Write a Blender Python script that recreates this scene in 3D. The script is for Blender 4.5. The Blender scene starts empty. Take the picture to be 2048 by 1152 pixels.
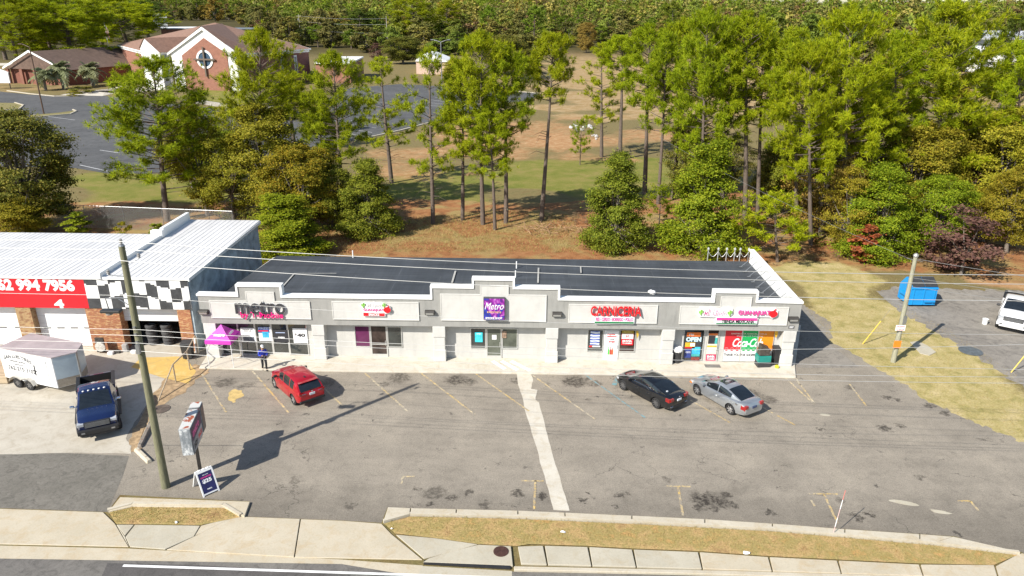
import bpy, bmesh, math, random
import numpy as np
from mathutils import Vector, Matrix
SC = bpy.context.scene
COL = SC.collection
R = math.radians
PI = math.pi
# ------------------------------------------------------------------ camera, sky, sun, exposure
CAM_F, CAM_YAW, CAM_PITCH, CAM_ROLL, CAM_D, CAM_H = 1475.4, 0.020457, 0.365346, 0.005376, 43.529, 22.0
cy_, sy_ = math.cos(CAM_YAW), math.sin(CAM_YAW)
_f0, _r0, _u0 = Vector((-sy_, cy_, 0)), Vector((cy_, sy_, 0)), Vector((0, 0, 1))
FWD = _f0*math.cos(CAM_PITCH) - _u0*math.sin(CAM_PITCH)
_up = _u0*math.cos(CAM_PITCH) + _f0*math.sin(CAM_PITCH)
RGT = _r0*math.cos(CAM_ROLL) + _up*math.sin(CAM_ROLL)
UP = _up*math.cos(CAM_ROLL) - _r0*math.sin(CAM_ROLL)
EYE = Vector((0, -CAM_D, CAM_H))
cam = bpy.data.cameras.new('camera'); camo = bpy.data.objects.new('camera', cam); COL.objects.link(camo)
m = Matrix((RGT, UP, -FWD)).transposed().to_4x4(); m.translation = EYE
camo.matrix_world = m
cam.sensor_width = 36; cam.lens = CAM_F*36/2048; cam.clip_end = 8000; cam.clip_start = 0.5
SC.camera = camo
SUN_EL, SUN_AZ = R(39.5), R(226.0)      # direction the light comes from, azimuth as a compass bearing from +Y through +X
w = bpy.data.worlds.new('World'); SC.world = w; w.use_nodes = True
nt = w.node_tree; bg = nt.nodes['Background']
sky = nt.nodes.new('ShaderNodeTexSky'); sky.sky_type = 'NISHITA'; sky.sun_disc = False
sky.sun_elevation = SUN_EL; sky.sun_rotation = SUN_AZ; sky.air_density = 1.0; sky.dust_density = 0.6
nt.links.new(sky.outputs[0], bg.inputs[0]); bg.inputs[1].default_value = 0.10
sd = Vector((math.sin(SUN_AZ)*math.cos(SUN_EL), math.cos(SUN_AZ)*math.cos(SUN_EL), math.sin(SUN_EL)))
sl = bpy.data.lights.new('sun', 'SUN'); sl.energy = 4.95; sl.angle = R(0.5); sl.color = (1.0, 0.95, 0.86)
so = bpy.data.objects.new('sun', sl); COL.objects.link(so); so.location = (0, 0, 60)
so.rotation_euler = (-sd).to_track_quat('-Z', 'Y').to_euler()
SC.view_settings.view_transform = 'Standard'; SC.view_settings.look = 'None'
SC.view_settings.exposure = 0.6; SC.view_settings.gamma = 1.0
SC.cycles.max_bounces = 6; SC.cycles.diffuse_bounces = 3; SC.cycles.transparent_max_bounces = 12
SC.cycles.use_denoising = True
# ------------------------------------------------------------------ helpers: a ray through a photograph point meets a real plane
def ray(px, py): return FWD + RGT*((px-1024)/CAM_F) - UP*((py-576)/CAM_F)
def G(px, py, z=0.0):
    d = ray(px, py); return EYE + d*((z-EYE.z)/d.z)
def GY(px, py, y=0.0):
    d = ray(px, py); return EYE + d*((y-EYE.y)/d.y)
def depth(p): return (Vector(p)-EYE).dot(FWD)
class MB:
    def __init__(s): s.v = []; s.f = []; s.mi = []
    def add(s, vs, fs, mi=0, M=None):
        b = len(s.v)
        for p in vs:
            p = Vector(p)
            if M is not None: p = M @ p
            s.v.append(p)
        for f in fs: s.f.append([b+i for i in f]); s.mi.append(mi)
    def box(s, x0, y0, z0, x1, y1, z1, mi=0, M=None):
        s.add([(x0,y0,z0),(x1,y0,z0),(x1,y1,z0),(x0,y1,z0),(x0,y0,z1),(x1,y0,z1),(x1,y1,z1),(x0,y1,z1)],
              [(0,3,2,1),(4,5,6,7),(0,1,5,4),(1,2,6,5),(2,3,7,6),(3,0,4,7)], mi, M)
    def prism(s, pts, z0, z1, mi=0, M=None):          # plan polygon raised from z0 to z1
        n = len(pts)
        a = sum(pts[i][0]*pts[(i+1)%n][1]-pts[(i+1)%n][0]*pts[i][1] for i in range(n))
        if a < 0: pts = list(pts)[::-1]
        vs = [(p[0],p[1],z0) for p in pts]+[(p[0],p[1],z1) for p in pts]
        s.add(vs, [tuple(range(n))[::-1], tuple(range(n,2*n))]+[(i,(i+1)%n,n+(i+1)%n,n+i) for i in range(n)], mi, M)
    def prismy(s, pts, y0, y1, mi=0, M=None):         # x,z outline pushed from y0 (front) to y1 (back)
        n = len(pts)
        a = sum(pts[i][0]*pts[(i+1)%n][1]-pts[(i+1)%n][0]*pts[i][1] for i in range(n))
        if a < 0: pts = list(pts)[::-1]
        vs = [(p[0],y0,p[1]) for p in pts]+[(p[0],y1,p[1]) for p in pts]
        s.add(vs, [tuple(range(n)), tuple(range(n,2*n))[::-1]]+[(i,n+i,n+(i+1)%n,(i+1)%n) for i in range(n)], mi, M)
    def poly(s, pts, mi=0): s.add(pts, [tuple(range(len(pts)))], mi)
    def tube(s, path, r, n=8, mi=0, cap=True, M=None):
        path = [Vector(p) for p in path]; k = len(path)
        rs = r if isinstance(r, (list, tuple)) else [r]*k
        vs = []; prev = None
        for i, p in enumerate(path):
            t = (path[min(i+1,k-1)]-path[max(i-1,0)]).normalized()
            if prev is None:
                a = Vector((0,0,1)) if abs(t.z) < .9 else Vector((1,0,0)); prev = t.cross(a).normalized()
            u = (prev - t*prev.dot(t)).normalized(); prev = u; v = t.cross(u)
            for j in range(n):
                c = 2*PI*j/n; vs.append(p+(u*math.cos(c)+v*math.sin(c))*rs[i])
        fs = [(i*n+j, i*n+(j+1)%n, (i+1)*n+(j+1)%n, (i+1)*n+j) for i in range(k-1) for j in range(n)]
        if cap: fs += [tuple(range(n))[::-1], tuple(range((k-1)*n, k*n))]
        s.add(vs, fs, mi, M)
    def lathe(s, prof, n=20, mi=0, M=None):           # prof: (radius, z) from bottom to top
        vs = [(r*math.cos(2*PI*j/n), r*math.sin(2*PI*j/n), z) for r, z in prof for j in range(n)]
        k = len(prof)
        fs = [(i*n+j, i*n+(j+1)%n, (i+1)*n+(j+1)%n, (i+1)*n+j) for i in range(k-1) for j in range(n)]
        fs += [tuple(range(n))[::-1], tuple(range((k-1)*n, k*n))]
        s.add(vs, fs, mi, M)
    def build(s, name, mats, parent=None, smooth=None, bevel=0.0, seg=1):
        me = bpy.data.meshes.new(name); me.from_pydata([tuple(p) for p in s.v], [], s.f)
        if not isinstance(mats, (list, tuple)): mats = [mats]
        for x in mats: me.materials.append(x)
        me.polygons.foreach_set('material_index', s.mi)
        if bevel or smooth is not None: finish(me, smooth, bevel, seg)
        me.update()
        return link(name, me, parent)
def finish(me, smooth=None, bevel=0.0, seg=1):
    bm = bmesh.new(); bm.from_mesh(me)
    bmesh.ops.remove_doubles(bm, verts=bm.verts, dist=1e-5)
    bmesh.ops.recalc_face_normals(bm, faces=bm.faces)
    if bevel:
        es = [e for e in bm.edges if len(e.link_faces) == 2 and e.calc_face_angle(0) > .6]
        bmesh.ops.bevel(bm, geom=es, offset=bevel, segments=seg, profile=.6, affect='EDGES', clamp_overlap=True)
    if smooth is not None:
        for f in bm.faces: f.smooth = True
        for e in bm.edges: e.smooth = len(e.link_faces) == 2 and e.calc_face_angle(0) < R(smooth)
    bm.to_mesh(me); bm.free()
def link(name, me, parent=None):
    o = bpy.data.objects.new(name, me); COL.objects.link(o)
    if parent is not None: o.parent = parent
    return o
def tag(o, label=None, cat=None, group=None, kind=None):
    if label: o['label'] = label
    if cat: o['category'] = cat
    if group: o['group'] = group
    if kind: o['kind'] = kind
    return o
def thing(name, label, cat, loc=(0,0,0), rz=0.0, group=None):
    o = bpy.data.objects.new(name, None); COL.objects.link(o)
    o.location = loc; o.rotation_euler = (0, 0, rz); o.empty_display_size = .2
    return tag(o, label, cat, group)
def copy_tree(o, parent=None):
    c = o.copy(); COL.objects.link(c)
    if parent is not None: c.parent = parent
    for ch in list(o.children): copy_tree(ch, c)
    return c
# ------------------------------------------------------------------ materials
def srgb(r, g, b):
    f = lambda c: (c/255/12.92 if c/255 <= .04045 else ((c/255+.055)/1.055)**2.4)
    return (f(r), f(g), f(b))
MATS = {}
class NT:
    def __init__(s, name):
        s.m = bpy.data.materials.new(name); s.m.use_nodes = True; s.t = s.m.node_tree
        s.b = s.t.nodes['Principled BSDF']; s.tc = None
        MATS[name] = s.m
    def n(s, typ, **kw):
        x = s.t.nodes.new(typ)
        for k, v in kw.items():
            if k.startswith('i_'):
                key = k[2:]; key = int(key) if key.isdigit() else key.replace('_', ' ')
                x.inputs[key].default_value = v
            else: setattr(x, k, v)
        return x
    def l(s, a, b): s.t.links.new(a, b)
    def co(s):
        if s.tc is None: s.tc = s.n('ShaderNodeTexCoord')
        return s.tc.outputs['Object']
    def noise(s, scale, detail=4, rough=.6, vec=None, dist=0.0, stretch=None):
        x = s.n('ShaderNodeTexNoise'); x.inputs['Scale'].default_value = scale; x.inputs['Detail'].default_value = detail
        x.inputs['Roughness'].default_value = rough; x.inputs['Distortion'].default_value = dist
        v = vec if vec is not None else s.co()
        if stretch:
            mp = s.n('ShaderNodeMapping'); mp.inputs['Scale'].default_value = stretch; s.l(v, mp.inputs[0]); v = mp.outputs[0]
        s.l(v, x.inputs['Vector']); return x.outputs[0]
    def ramp(s, fac, stops):
        x = s.n('ShaderNodeValToRGB'); e = x.color_ramp.elements
        while len(e) < len(stops): e.new(.5)
        for i, (p, c) in enumerate(stops):
            e[i].position = p; e[i].color = tuple(c)+(1,) if not isinstance(c, (int, float)) else (c, c, c, 1)
        s.l(fac, x.inputs[0]); return x.outputs[0]
    def mix(s, fac, a, b, mode='MIX'):
        x = s.n('ShaderNodeMix', data_type='RGBA', blend_type=mode)
        for sock, v in ((x.inputs[0], fac), (x.inputs[6], a), (x.inputs[7], b)):
            if hasattr(v, 'is_linked') or hasattr(v, 'links'): s.l(v, sock)
            elif isinstance(v, (int, float)): sock.default_value = v if sock == x.inputs[0] else (v, v, v, 1)
            else: sock.default_value = tuple(v)+(1,)
        return x.outputs[2]
    def math(s, op, a, b=0.0, clamp=False):
        x = s.n('ShaderNodeMath', operation=op, use_clamp=clamp)
        for sock, v in ((x.inputs[0], a), (x.inputs[1], b)):
            if isinstance(v, (int, float)): sock.default_value = v
            else: s.l(v, sock)
        return x.outputs[0]
    def bump(s, h, strength=.3, dist=.02):
        x = s.n('ShaderNodeBump'); x.inputs['Strength'].default_value = strength; x.inputs['Distance'].default_value = dist
        s.l(h, x.inputs['Height']); s.l(x.outputs[0], s.b.inputs['Normal'])
    def base(s, c):
        if isinstance(c, (tuple, list)): s.b.inputs['Base Color'].default_value = tuple(c)+(1,)
        else: s.l(c, s.b.inputs['Base Color'])
    def rough(s, r, metal=0.0, coat=0.0):
        s.b.inputs['Roughness'].default_value = r; s.b.inputs['Metallic'].default_value = metal
        if coat: s.b.inputs['Coat Weight'].default_value = coat; s.b.inputs['Coat Roughness'].default_value = .03
def mat(name, c, rough=.6, metal=0.0, var=.12, scale=3.0, coat=0.0, bump=0.0, bscale=40.0, stretch=None):
    if name in MATS: return MATS[name]
    n = NT(name); n.rough(rough, metal, coat)
    if var:
        f = n.noise(scale, 5, .65, stretch=stretch)
        lo = tuple(x*(1-var) for x in c); hi = tuple(min(x*(1+var), 1) for x in c)
        n.base(n.ramp(f, [(.3, lo), (.7, hi)]))
    else: n.base(c)
    if bump: n.bump(n.noise(bscale, 4), bump)
    return n.m
# ------------------------------------------------------------------ lettering
def text_mesh(body, bold=0.0, shear=0.0, depth_=0.0, space=1.0):
    cu = bpy.data.curves.new('lettering', 'FONT'); cu.body = body; cu.size = 1; cu.offset = bold; cu.shear = shear
    cu.extrude = depth_; cu.space_character = space; cu.resolution_u = 3
    ob = bpy.data.objects.new('lettering', cu); COL.objects.link(ob)
    me = bpy.data.meshes.new_from_object(ob)
    bpy.data.objects.remove(ob); bpy.data.curves.remove(cu)
    return me
def text(body, parent, m, w, h, M, bold=0.02, shear=0.0, ext=.01, name='lettering', space=1.0, warp=None):
    """Lettering fitted to a w x h box whose lower left corner is M's origin, x along the line, y up, z out of the face."""
    me = text_mesh(body, bold, shear, 0.5, space)
    co = np.zeros(len(me.vertices)*3); me.vertices.foreach_get('co', co); co = co.reshape(-1, 3)
    lo, hi = co.min(0), co.max(0); sz = np.maximum(hi-lo, 1e-6)
    co = (co-lo)/sz*np.array([w, h, ext])
    if warp is not None: co[:, 1] += np.array([warp(x/w) for x in co[:, 0]])
    me.vertices.foreach_set('co', co.ravel()); me.transform(M); me.materials.clear(); me.materials.append(m); me.update()
    return link(name, me, parent)
def FACE(x, y, z): return Matrix.Translation((x, y, z)) @ Matrix.Rotation(PI/2, 4, 'X')   # on a wall that faces -Y
random.seed(7); RNG = np.random.default_rng(7)
WHITE = mat('white_paint', (.8,.8,.79), .5, var=.05)
GREY = mat('grey_metal', (.3,.31,.32), .4, .6, var=.15)
DARK = mat('dark_plastic', (.02,.02,.022), .55, var=.2)
BLACKM = mat('black_rubber', (.018,.018,.018), .85, var=.25, scale=8)
ALU = mat('aluminium_frame', (.62,.62,.6), .35, .5, var=.08)
GLASS_DK = mat('shop_glass', (.035,.04,.038), .04, 0, var=.5, scale=.8); GLASS_DK.node_tree.nodes['Principled BSDF'].inputs['IOR'].default_value = 1.9
# ------------------------------------------------------------------ ground, lots, street
def smooth(a, b, x): t = np.clip((x-a)/(b-a), 0, 1); return t*t*(3-2*t)
def terr(x, y):
    d = np.hypot(x, y+CAM_D)
    return 10.5*smooth(360, 850, d) + 9*smooth(850, 1700, d) + 5.0*smooth(700, 1300, d)*smooth(350, 0, x) + 2.0*np.sin(x*.006+1.1)*smooth(420, 900, d)
def dist_poly(X, Y, P):                                    # signed distance to a plan polygon, negative inside
    P = np.array(P)[:, :2]; d = np.full(X.shape, 1e9); ins = np.zeros(X.shape, bool)
    for i in range(len(P)):
        a, b = P[i], P[(i+1) % len(P)]; e = b-a
        t = np.clip(((X-a[0])*e[0]+(Y-a[1])*e[1])/max(e@e, 1e-9), 0, 1)
        d = np.minimum(d, np.hypot(X-a[0]-t*e[0], Y-a[1]-t*e[1]))
        c = ((a[1] > Y) != (b[1] > Y)); den = (b[1]-a[1]) if b[1] != a[1] else 1e-9
        ins ^= c & (X < (b[0]-a[0])*(Y-a[1])/den+a[0])
    return np.where(ins, -d, d)
def PX(*pts): return [tuple(G(x, y)) for x, y in pts]
xs = np.unique(np.concatenate([np.arange(-60, 70, .9), np.arange(-160, 200, 4), np.arange(-500, 501, 25), np.linspace(-4500, 4500, 61)]))
ys = np.unique(np.concatenate([np.arange(-30, 70, .9), np.arange(70, 320, 4), np.arange(320, 900, 25), np.linspace(-200, 5000, 53)]))
X, Y = np.meshgrid(xs, ys)
straw = PX((-300,395),(100,400),(330,405),(560,400),(800,398),(1000,408),(1130,405),(1300,395),(1450,385),(1700,360),(2048,330),(2400,330),(2400,500),(2048,560),(1900,555),(1640,535),(1560,545),(1400,600),(700,600),(480,600),(-300,600))
clay1 = PX((600,395),(700,345),(800,285),(900,248),(1000,240),(1130,232),(1220,262),(1420,255),(1440,285),(1210,300),(1080,318),(960,330),(860,345),(760,372))
clay2 = PX((1890,560),(1960,520),(2020,490),(2400,470),(2400,590),(2048,585),(1940,575))
clay3 = PX((1150,268),(1060,262),(1030,300),(1120,325),(1220,315))
tan1 = PX((1040,175),(1130,90),(1250,90),(1500,110),(1800,130),(2400,150),(2400,260),(2048,225),(1880,205),(1560,240),(1420,255),(1250,240),(1060,235))
grn1 = PX((100,420),(150,338),(360,345),(600,372),(780,368),(900,330),(1050,318),(1300,320),(1450,330),(1440,395),(1100,400),(760,402))
chl = PX((400,180),(560,180),(620,212),(560,217),(440,214),(400,205))
lawn = PX((-400,130),(130,128),(180,180),(150,186),(-400,186))
gdry_b = PX((1560,545),(1680,530),(1800,560),(1760,590),(1900,660),(2048,760),(2400,900),(2400,1000),(2048,880),(1960,850),(1850,805),(1716,712),(1655,680),(1600,600))
gdry = PX((1560,545),(1680,530),(1800,560),(1760,590),(1900,660),(2048,760),(2400,900),(2400,1080),(2020,920),(1920,880),(1800,830),(1670,730),(1610,690),(1570,600))
bank = PX((1500,540),(1600,520),(1720,540),(1720,570),(1600,590))
n1 = np.sin(X*.31+Y*.17)+np.sin(X*.13-Y*.27+2)+np.sin(X*.07+Y*.41+.5)
def mk(P, soft, amp=0.0): return 1-smooth(-soft, soft, dist_poly(X, Y, P)+amp*n1)
A1 = np.zeros(X.shape+(4,)); A2 = np.zeros(X.shape+(4,)); A1[..., 3] = 1; A2[..., 3] = 1
A1[..., 0] = mk(straw, 2.5, 1.0); A1[..., 1] = np.maximum(np.maximum(mk(clay1, 7, 3.0)*.78, mk(clay3, 4, 2)), mk(clay2, 1.6, .8)); A1[..., 2] = np.maximum(mk(grn1, 5, 2)*.8, mk(chl, 2))
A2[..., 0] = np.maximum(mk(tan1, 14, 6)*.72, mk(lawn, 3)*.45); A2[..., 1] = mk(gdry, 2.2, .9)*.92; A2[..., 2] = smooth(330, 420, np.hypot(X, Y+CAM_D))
Z = terr(X, Y)+.0
ny, nx = X.shape
me = bpy.data.meshes.new('ground')
idx = np.arange(nx*ny).reshape(ny, nx)
F = np.stack([idx[:-1,:-1], idx[:-1,1:], idx[1:,1:], idx[1:,:-1]], -1).reshape(-1, 4)
me.from_pydata(np.stack([X, Y, Z], -1).reshape(-1, 3).tolist(), [], F.tolist())
for nm, A in (('zone_a', A1), ('zone_b', A2)):
    at_ = me.attributes.new(nm, 'FLOAT_COLOR', 'POINT'); at_.data.foreach_set('color', A.reshape(-1).astype(np.float32))
n = NT('ground_cover'); n.rough(.95); n.b.inputs['Specular IOR Level'].default_value = .15
aa = n.n('ShaderNodeAttribute', attribute_name='zone_a'); ab = n.n('ShaderNodeAttribute', attribute_name='zone_b')
sa = n.n('ShaderNodeSeparateColor'); sb = n.n('ShaderNodeSeparateColor'); n.l(aa.outputs[0], sa.inputs[0]); n.l(ab.outputs[0], sb.inputs[0])
fine = n.noise(9, 6, .75); mid = n.noise(.9, 5, .65); big = n.noise(.12, 5, .6)
def thr(maskv, nz, lo=.35, hi=.65):
    s_ = n.math('ADD', maskv, n.math('MULTIPLY', n.math('SUBTRACT', nz, .5), .9)); r_ = n.n('ShaderNodeMapRange', interpolation_type='SMOOTHSTEP'); r_.inputs[1].default_value = lo; r_.inputs[2].default_value = hi; n.l(s_, r_.inputs[0]); return r_.outputs[0]
base = n.ramp(mid, [(.3, (.16,.115,.045)), (.52, (.20,.16,.07)), (.75, (.12,.11,.035))])
grass = n.ramp(n.noise(.35, 6, .7), [(.3, (.12,.15,.02)), (.52, (.20,.19,.045)), (.7, (.27,.21,.075))])
tan_ = n.ramp(n.noise(.35, 6, .75, dist=.4), [(.3, (.22,.17,.06)), (.46, (.33,.22,.10)), (.6, (.40,.29,.16)), (.75, (.27,.215,.08))])
clay = n.ramp(mid, [(.22, (.24,.17,.07)), (.42, (.36,.19,.085)), (.58, (.42,.26,.13)), (.75, (.52,.38,.22))])
s1 = n.ramp(mid, [(.25, (.14,.06,.026)), (.5, (.30,.135,.055)), (.72, (.36,.19,.085))]); s2 = n.ramp(mid, [(.3, (.20,.15,.05)), (.5, (.33,.24,.10)), (.7, (.26,.22,.07))]); strw = n.mix(n.ramp(n.noise(.22, 5, .65, dist=.6), [(.46, 0.0), (.60, .9)]), s1, s2)
dry = n.ramp(mid, [(.26, (.21,.20,.06)), (.48, (.40,.33,.14)), (.72, (.52,.42,.23))])
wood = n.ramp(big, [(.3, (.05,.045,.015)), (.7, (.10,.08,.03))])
c = n.mix(thr(sa.outputs[2], big), base, grass)
c = n.mix(thr(sb.outputs[0], big), c, tan_)
c = n.mix(thr(sa.outputs[1], n.noise(.3, 6, .7, dist=.5), .40, .95), c, clay)
c = n.mix(thr(sa.outputs[0], mid), c, strw)
c = n.mix(thr(sb.outputs[1], n.noise(.55, 6, .75), .36, .66), c, dry)
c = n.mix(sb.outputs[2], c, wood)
spk = n.ramp(fine, [(.25, .45), (.5, 1.0), (.8, 1.45)])
c = n.mix(.85, c, n.mix(1.0, c, spk, 'MULTIPLY'))
n.base(c); n.bump(fine, .7, .08)
me.materials.append(n.m)
go = link('ground', me); tag(go, kind='structure')
# --- pavement materials
n = NT('asphalt'); n.rough(.9)
f1 = n.noise(.35, 6, .62, dist=.4); f2 = n.noise(15, 5, .85); f3 = n.noise(2.2, 6, .7, dist=.8); f4 = n.noise(.9, 4, .6, stretch=(.25,1.6,1))
c = n.ramp(f1, [(.28, (.215,.188,.150)), (.5, (.265,.232,.186)), (.72, (.315,.275,.218))])
c = n.mix(.8, c, n.ramp(f3, [(.30, .80), (.5, 1.0), (.72, 1.06)]), 'MULTIPLY')
c = n.mix(.6, c, n.ramp(f4, [(.32, .86), (.55, 1.0), (.7, 1.05)]), 'MULTIPLY')
c = n.mix(.8, c, n.ramp(f2, [(.32, .5), (.5, 1.0), (.68, 1.4)]), 'MULTIPLY')
vo = n.n('ShaderNodeTexVoronoi', feature='DISTANCE_TO_EDGE'); vo.inputs['Scale'].default_value = .42
wv = n.n('ShaderNodeVectorMath', operation='ADD'); nz = n.n('ShaderNodeTexNoise'); nz.inputs['Scale'].default_value = 1.4; nz.inputs['Detail'].default_value = 5
n.l(n.co(), nz.inputs['Vector']); sc_ = n.n('ShaderNodeVectorMath', operation='SCALE'); sc_.inputs[3].default_value = 1.5; n.l(nz.outputs[1], sc_.inputs[0])
n.l(n.co(), wv.inputs[0]); n.l(sc_.outputs[0], wv.inputs[1]); n.l(wv.outputs[0], vo.inputs['Vector'])
crack = n.ramp(vo.outputs[0], [(0.0, .35), (.012, 1.0)]); gate = n.ramp(n.noise(.22, 3), [(.52, 0.0), (.62, 1.0)])
c = n.mix(gate, c, n.mix(1.0, c, crack, 'MULTIPLY'))
STAINS = [(450,765,1.1,.75),(480,775,.5,.6),(500,770,.6,.6),(800,755,1.2,.75),(770,768,.6,.6),(912,760,1.15,.95),(940,764,.7,.8),(1040,762,.8,.8),(1150,762,1.4,.9),(1190,768,.7,.7),(1175,798,.3,.8),
          (1410,1000,1.1,1),(1440,1005,.8,1),(1450,990,.5,.9),(1395,1015,.4,.9),(1540,1024,.35,1),(1710,1030,.35,.9),(1740,1030,.3,1),(1720,1042,.4,.9),(870,985,.9,.7),(905,995,.5,.9),(935,985,.4,.8),(1035,988,.5,.95),(1085,992,.45,1),(830,978,.4,.8),
          (970,1010,.5,.7),(1165,1000,.35,.9),(1775,795,.5,1),(1795,800,.45,.95),(1860,812,.6,.95),(1890,826,.5,.9),(1640,858,.28,1),(1770,857,.6,.9),(1800,852,.4,.8),(1840,955,.4,.7),(1680,1000,.4,.7),(1335,960,.4,.6),(1240,990,.3,.8),
          (1500,790,1.3,.8),(1540,800,.9,.7),(655,765,.9,.6),(1180,985,.25,1),(1230,1012,.2,.9),(1255,985,.25,.8),(590,960,.5,.5),(1700,775,.5,.6),(1470,1010,.35,.9),(1430,1020,.3,.9),(860,1010,.35,.9),(700,1012,.4,.6)]
wp = wv.outputs[0]; tot = None
w2 = n.n('ShaderNodeVectorMath', operation='ADD'); nz2 = n.n('ShaderNodeTexNoise'); nz2.inputs['Scale'].default_value = 2.6; nz2.inputs['Detail'].default_value = 6; nz2.inputs['Roughness'].default_value = .7
n.l(n.co(), nz2.inputs['Vector']); s2 = n.n('ShaderNodeVectorMath', operation='MULTIPLY_ADD'); s2.inputs[1].default_value = (1.3,1.3,0); s2.inputs[2].default_value = (-.65,-.65,0); n.l(nz2.outputs[1], s2.inputs[0])
n.l(n.co(), w2.inputs[0]); n.l(s2.outputs[0], w2.inputs[1])
for sx, sy, rr, st in STAINS:
    p = G(sx, sy); dn = n.n('ShaderNodeVectorMath', operation='DISTANCE'); n.l(w2.outputs[0], dn.inputs[0]); dn.inputs[1].default_value = (p.x, p.y, 0.0)
    mr = n.n('ShaderNodeMapRange', interpolation_type='SMOOTHSTEP'); n.l(dn.outputs['Value'], mr.inputs[0]); mr.inputs[1].default_value = rr*.75; mr.inputs[2].default_value = rr*.35; mr.inputs[3].default_value = 0; mr.inputs[4].default_value = st
    tot = mr.outputs[0] if tot is None else n.math('MAXIMUM', tot, mr.outputs[0])
stn = n.math('MULTIPLY', tot, n.ramp(n.noise(5, 5, .7), [(.38, .25), (.56, 1.0)]))
c = n.mix(n.math('MULTIPLY', stn, 1.0), c, (.040,.032,.024))
dots = n.n('ShaderNodeTexVoronoi'); dots.inputs['Scale'].default_value = 1.1; n.l(w2.outputs[0], dots.inputs['Vector'])
dd = n.math('MULTIPLY', n.ramp(dots.outputs[0], [(.08, 1.0), (.14, 0.0)]), n.ramp(n.noise(.3, 3), [(.46, 0.0), (.58, .8)]))
c = n.mix(dd, c, (.05,.043,.036))
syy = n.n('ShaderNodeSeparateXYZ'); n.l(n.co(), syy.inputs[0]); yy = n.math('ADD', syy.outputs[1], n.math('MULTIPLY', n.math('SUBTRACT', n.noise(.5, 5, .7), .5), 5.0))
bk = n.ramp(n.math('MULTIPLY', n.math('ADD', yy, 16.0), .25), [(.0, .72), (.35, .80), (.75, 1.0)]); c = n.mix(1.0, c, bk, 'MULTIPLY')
n.base(c); n.bump(f2, .5, .02); ASPH = n.m
def concrete(name, lo, hi, stain=(.3,.26,.19), joint=None):
    n = NT(name); n.rough(.85)
    f1 = n.noise(.5, 5, .6); f2 = n.noise(14, 5, .75); f3 = n.noise(1.6, 6, .7, dist=.7)
    c = n.ramp(f1, [(.3, lo), (.7, hi)]); c = n.mix(n.ramp(f3, [(.48, 0.0), (.75, .85)]), c, stain)
    c = n.mix(.5, c, n.ramp(f2, [(.3, .75), (.5, 1.0), (.75, 1.12)]), 'MULTIPLY')
    n.base(c); n.bump(f2, .25, .01); return n.m
CONC = concrete('street_concrete', (.43,.375,.275), (.51,.45,.345), (.42,.32,.19))
CONCW = concrete('walk_concrete', (.50,.46,.385), (.58,.54,.46), (.42,.35,.24))
CONCP = concrete('pad_concrete', (.42,.38,.31), (.50,.46,.385), (.34,.29,.22))
CONCG = concrete('grey_concrete', (.39,.355,.275), (.47,.43,.34), (.38,.32,.22))
def asph2(name, lo, hi, sc=7.0):
    n = NT(name); n.rough(.92)
    f1 = n.noise(sc*.06, 5, .6); f2 = n.noise(sc*.35, 6, .75, dist=1.2); f3 = n.noise(sc*3, 3, .7)
    c = n.ramp(f1, [(.3, lo), (.7, hi)]); c = n.mix(.85, c, n.ramp(f2, [(.3, .5), (.5, 1.0), (.7, 1.25)]), 'MULTIPLY')
    c = n.mix(.5, c, n.ramp(f3, [(.3, .7), (.7, 1.25)]), 'MULTIPLY'); n.base(c); n.bump(f2, .5, .02); return n.m
ROUGHA = asph2('coarse_asphalt', (.13,.12,.10), (.18,.165,.14), 9)
CHA = asph2('church_asphalt', (.066,.066,.067), (.098,.097,.096), 1.2)
ROADA = asph2('road_asphalt', (.13,.12,.11), (.17,.158,.14), 5)
SIDEA = asph2('drive_asphalt', (.20,.18,.155), (.26,.235,.20), 4)
def sheet(name, pts, z, m, kind='structure', px=True):
    P = [G(x, y, z) for x, y in pts] if px else [Vector((a[0], a[1], z)) for a in pts]
    b = MB(); a = sum(P[i].x*P[(i+1)%len(P)].y-P[(i+1)%len(P)].x*P[i].y for i in range(len(P)))
    b.poly([tuple(p) for p in (P if a > 0 else P[::-1])]); return tag(b.build(name, m), kind=kind)
def slab(name, pts, z0, z1, m, bevel=.015, kind='structure'):
    b = MB(); b.prism([(p.x, p.y) for p in (G(x, y, z1) for x, y in pts)], z0, z1); return tag(b.build(name, m, bevel=bevel), kind=kind)
def wob(pts, n=6, a=.25):                                  # an edge between photo points, broken up a little in plan
    out = []
    for i in range(len(pts)-1):
        p, q = G(*pts[i]), G(*pts[i+1])
        for k in range(n):
            t = k/n; v = p.lerp(q, t)
            out.append((v.x+random.uniform(-a, a)*(k > 0), v.y+random.uniform(-a, a)*(k > 0)))
    v = G(*pts[-1]); out.append((v.x, v.y)); return out
lot_right = wob([(1600,598),(1618,618),(1663,644),(1660,684),(1716,712),(1766,744),(1809,768),(1849,798),(1899,821),(1949,846),(1999,865),(2060,892),(2200,960)], 9, .16)
lot = [tuple(G(*p))[:2] for p in [(2200,1190),(2042,1104),(2000,1101),(1910,1073),(1366,1036),(775,1015),(763,1046),(683,1041),(483,1033),(500,1003),(240,990),(215,1024),(-300,1006),(-300,560),(380,560)]]
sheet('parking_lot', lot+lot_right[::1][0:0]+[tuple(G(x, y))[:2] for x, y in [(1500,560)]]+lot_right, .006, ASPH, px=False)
sheet('coarse_apron', [(-300,900),(0,909),(130,906),(258,912),(246,950),(215,1024),(0,1016),(-300,1006)], .011, ROUGHA)
sheet('concrete_pad', wob([(-300,730),(-300,905),(0,909),(130,906),(262,908),(262,893),(252,878),(268,846),(300,800),(335,752),(388,712),(392,690),(60,690),(-300,690)], 4, .05), .012, CONCP, px=False)
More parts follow.
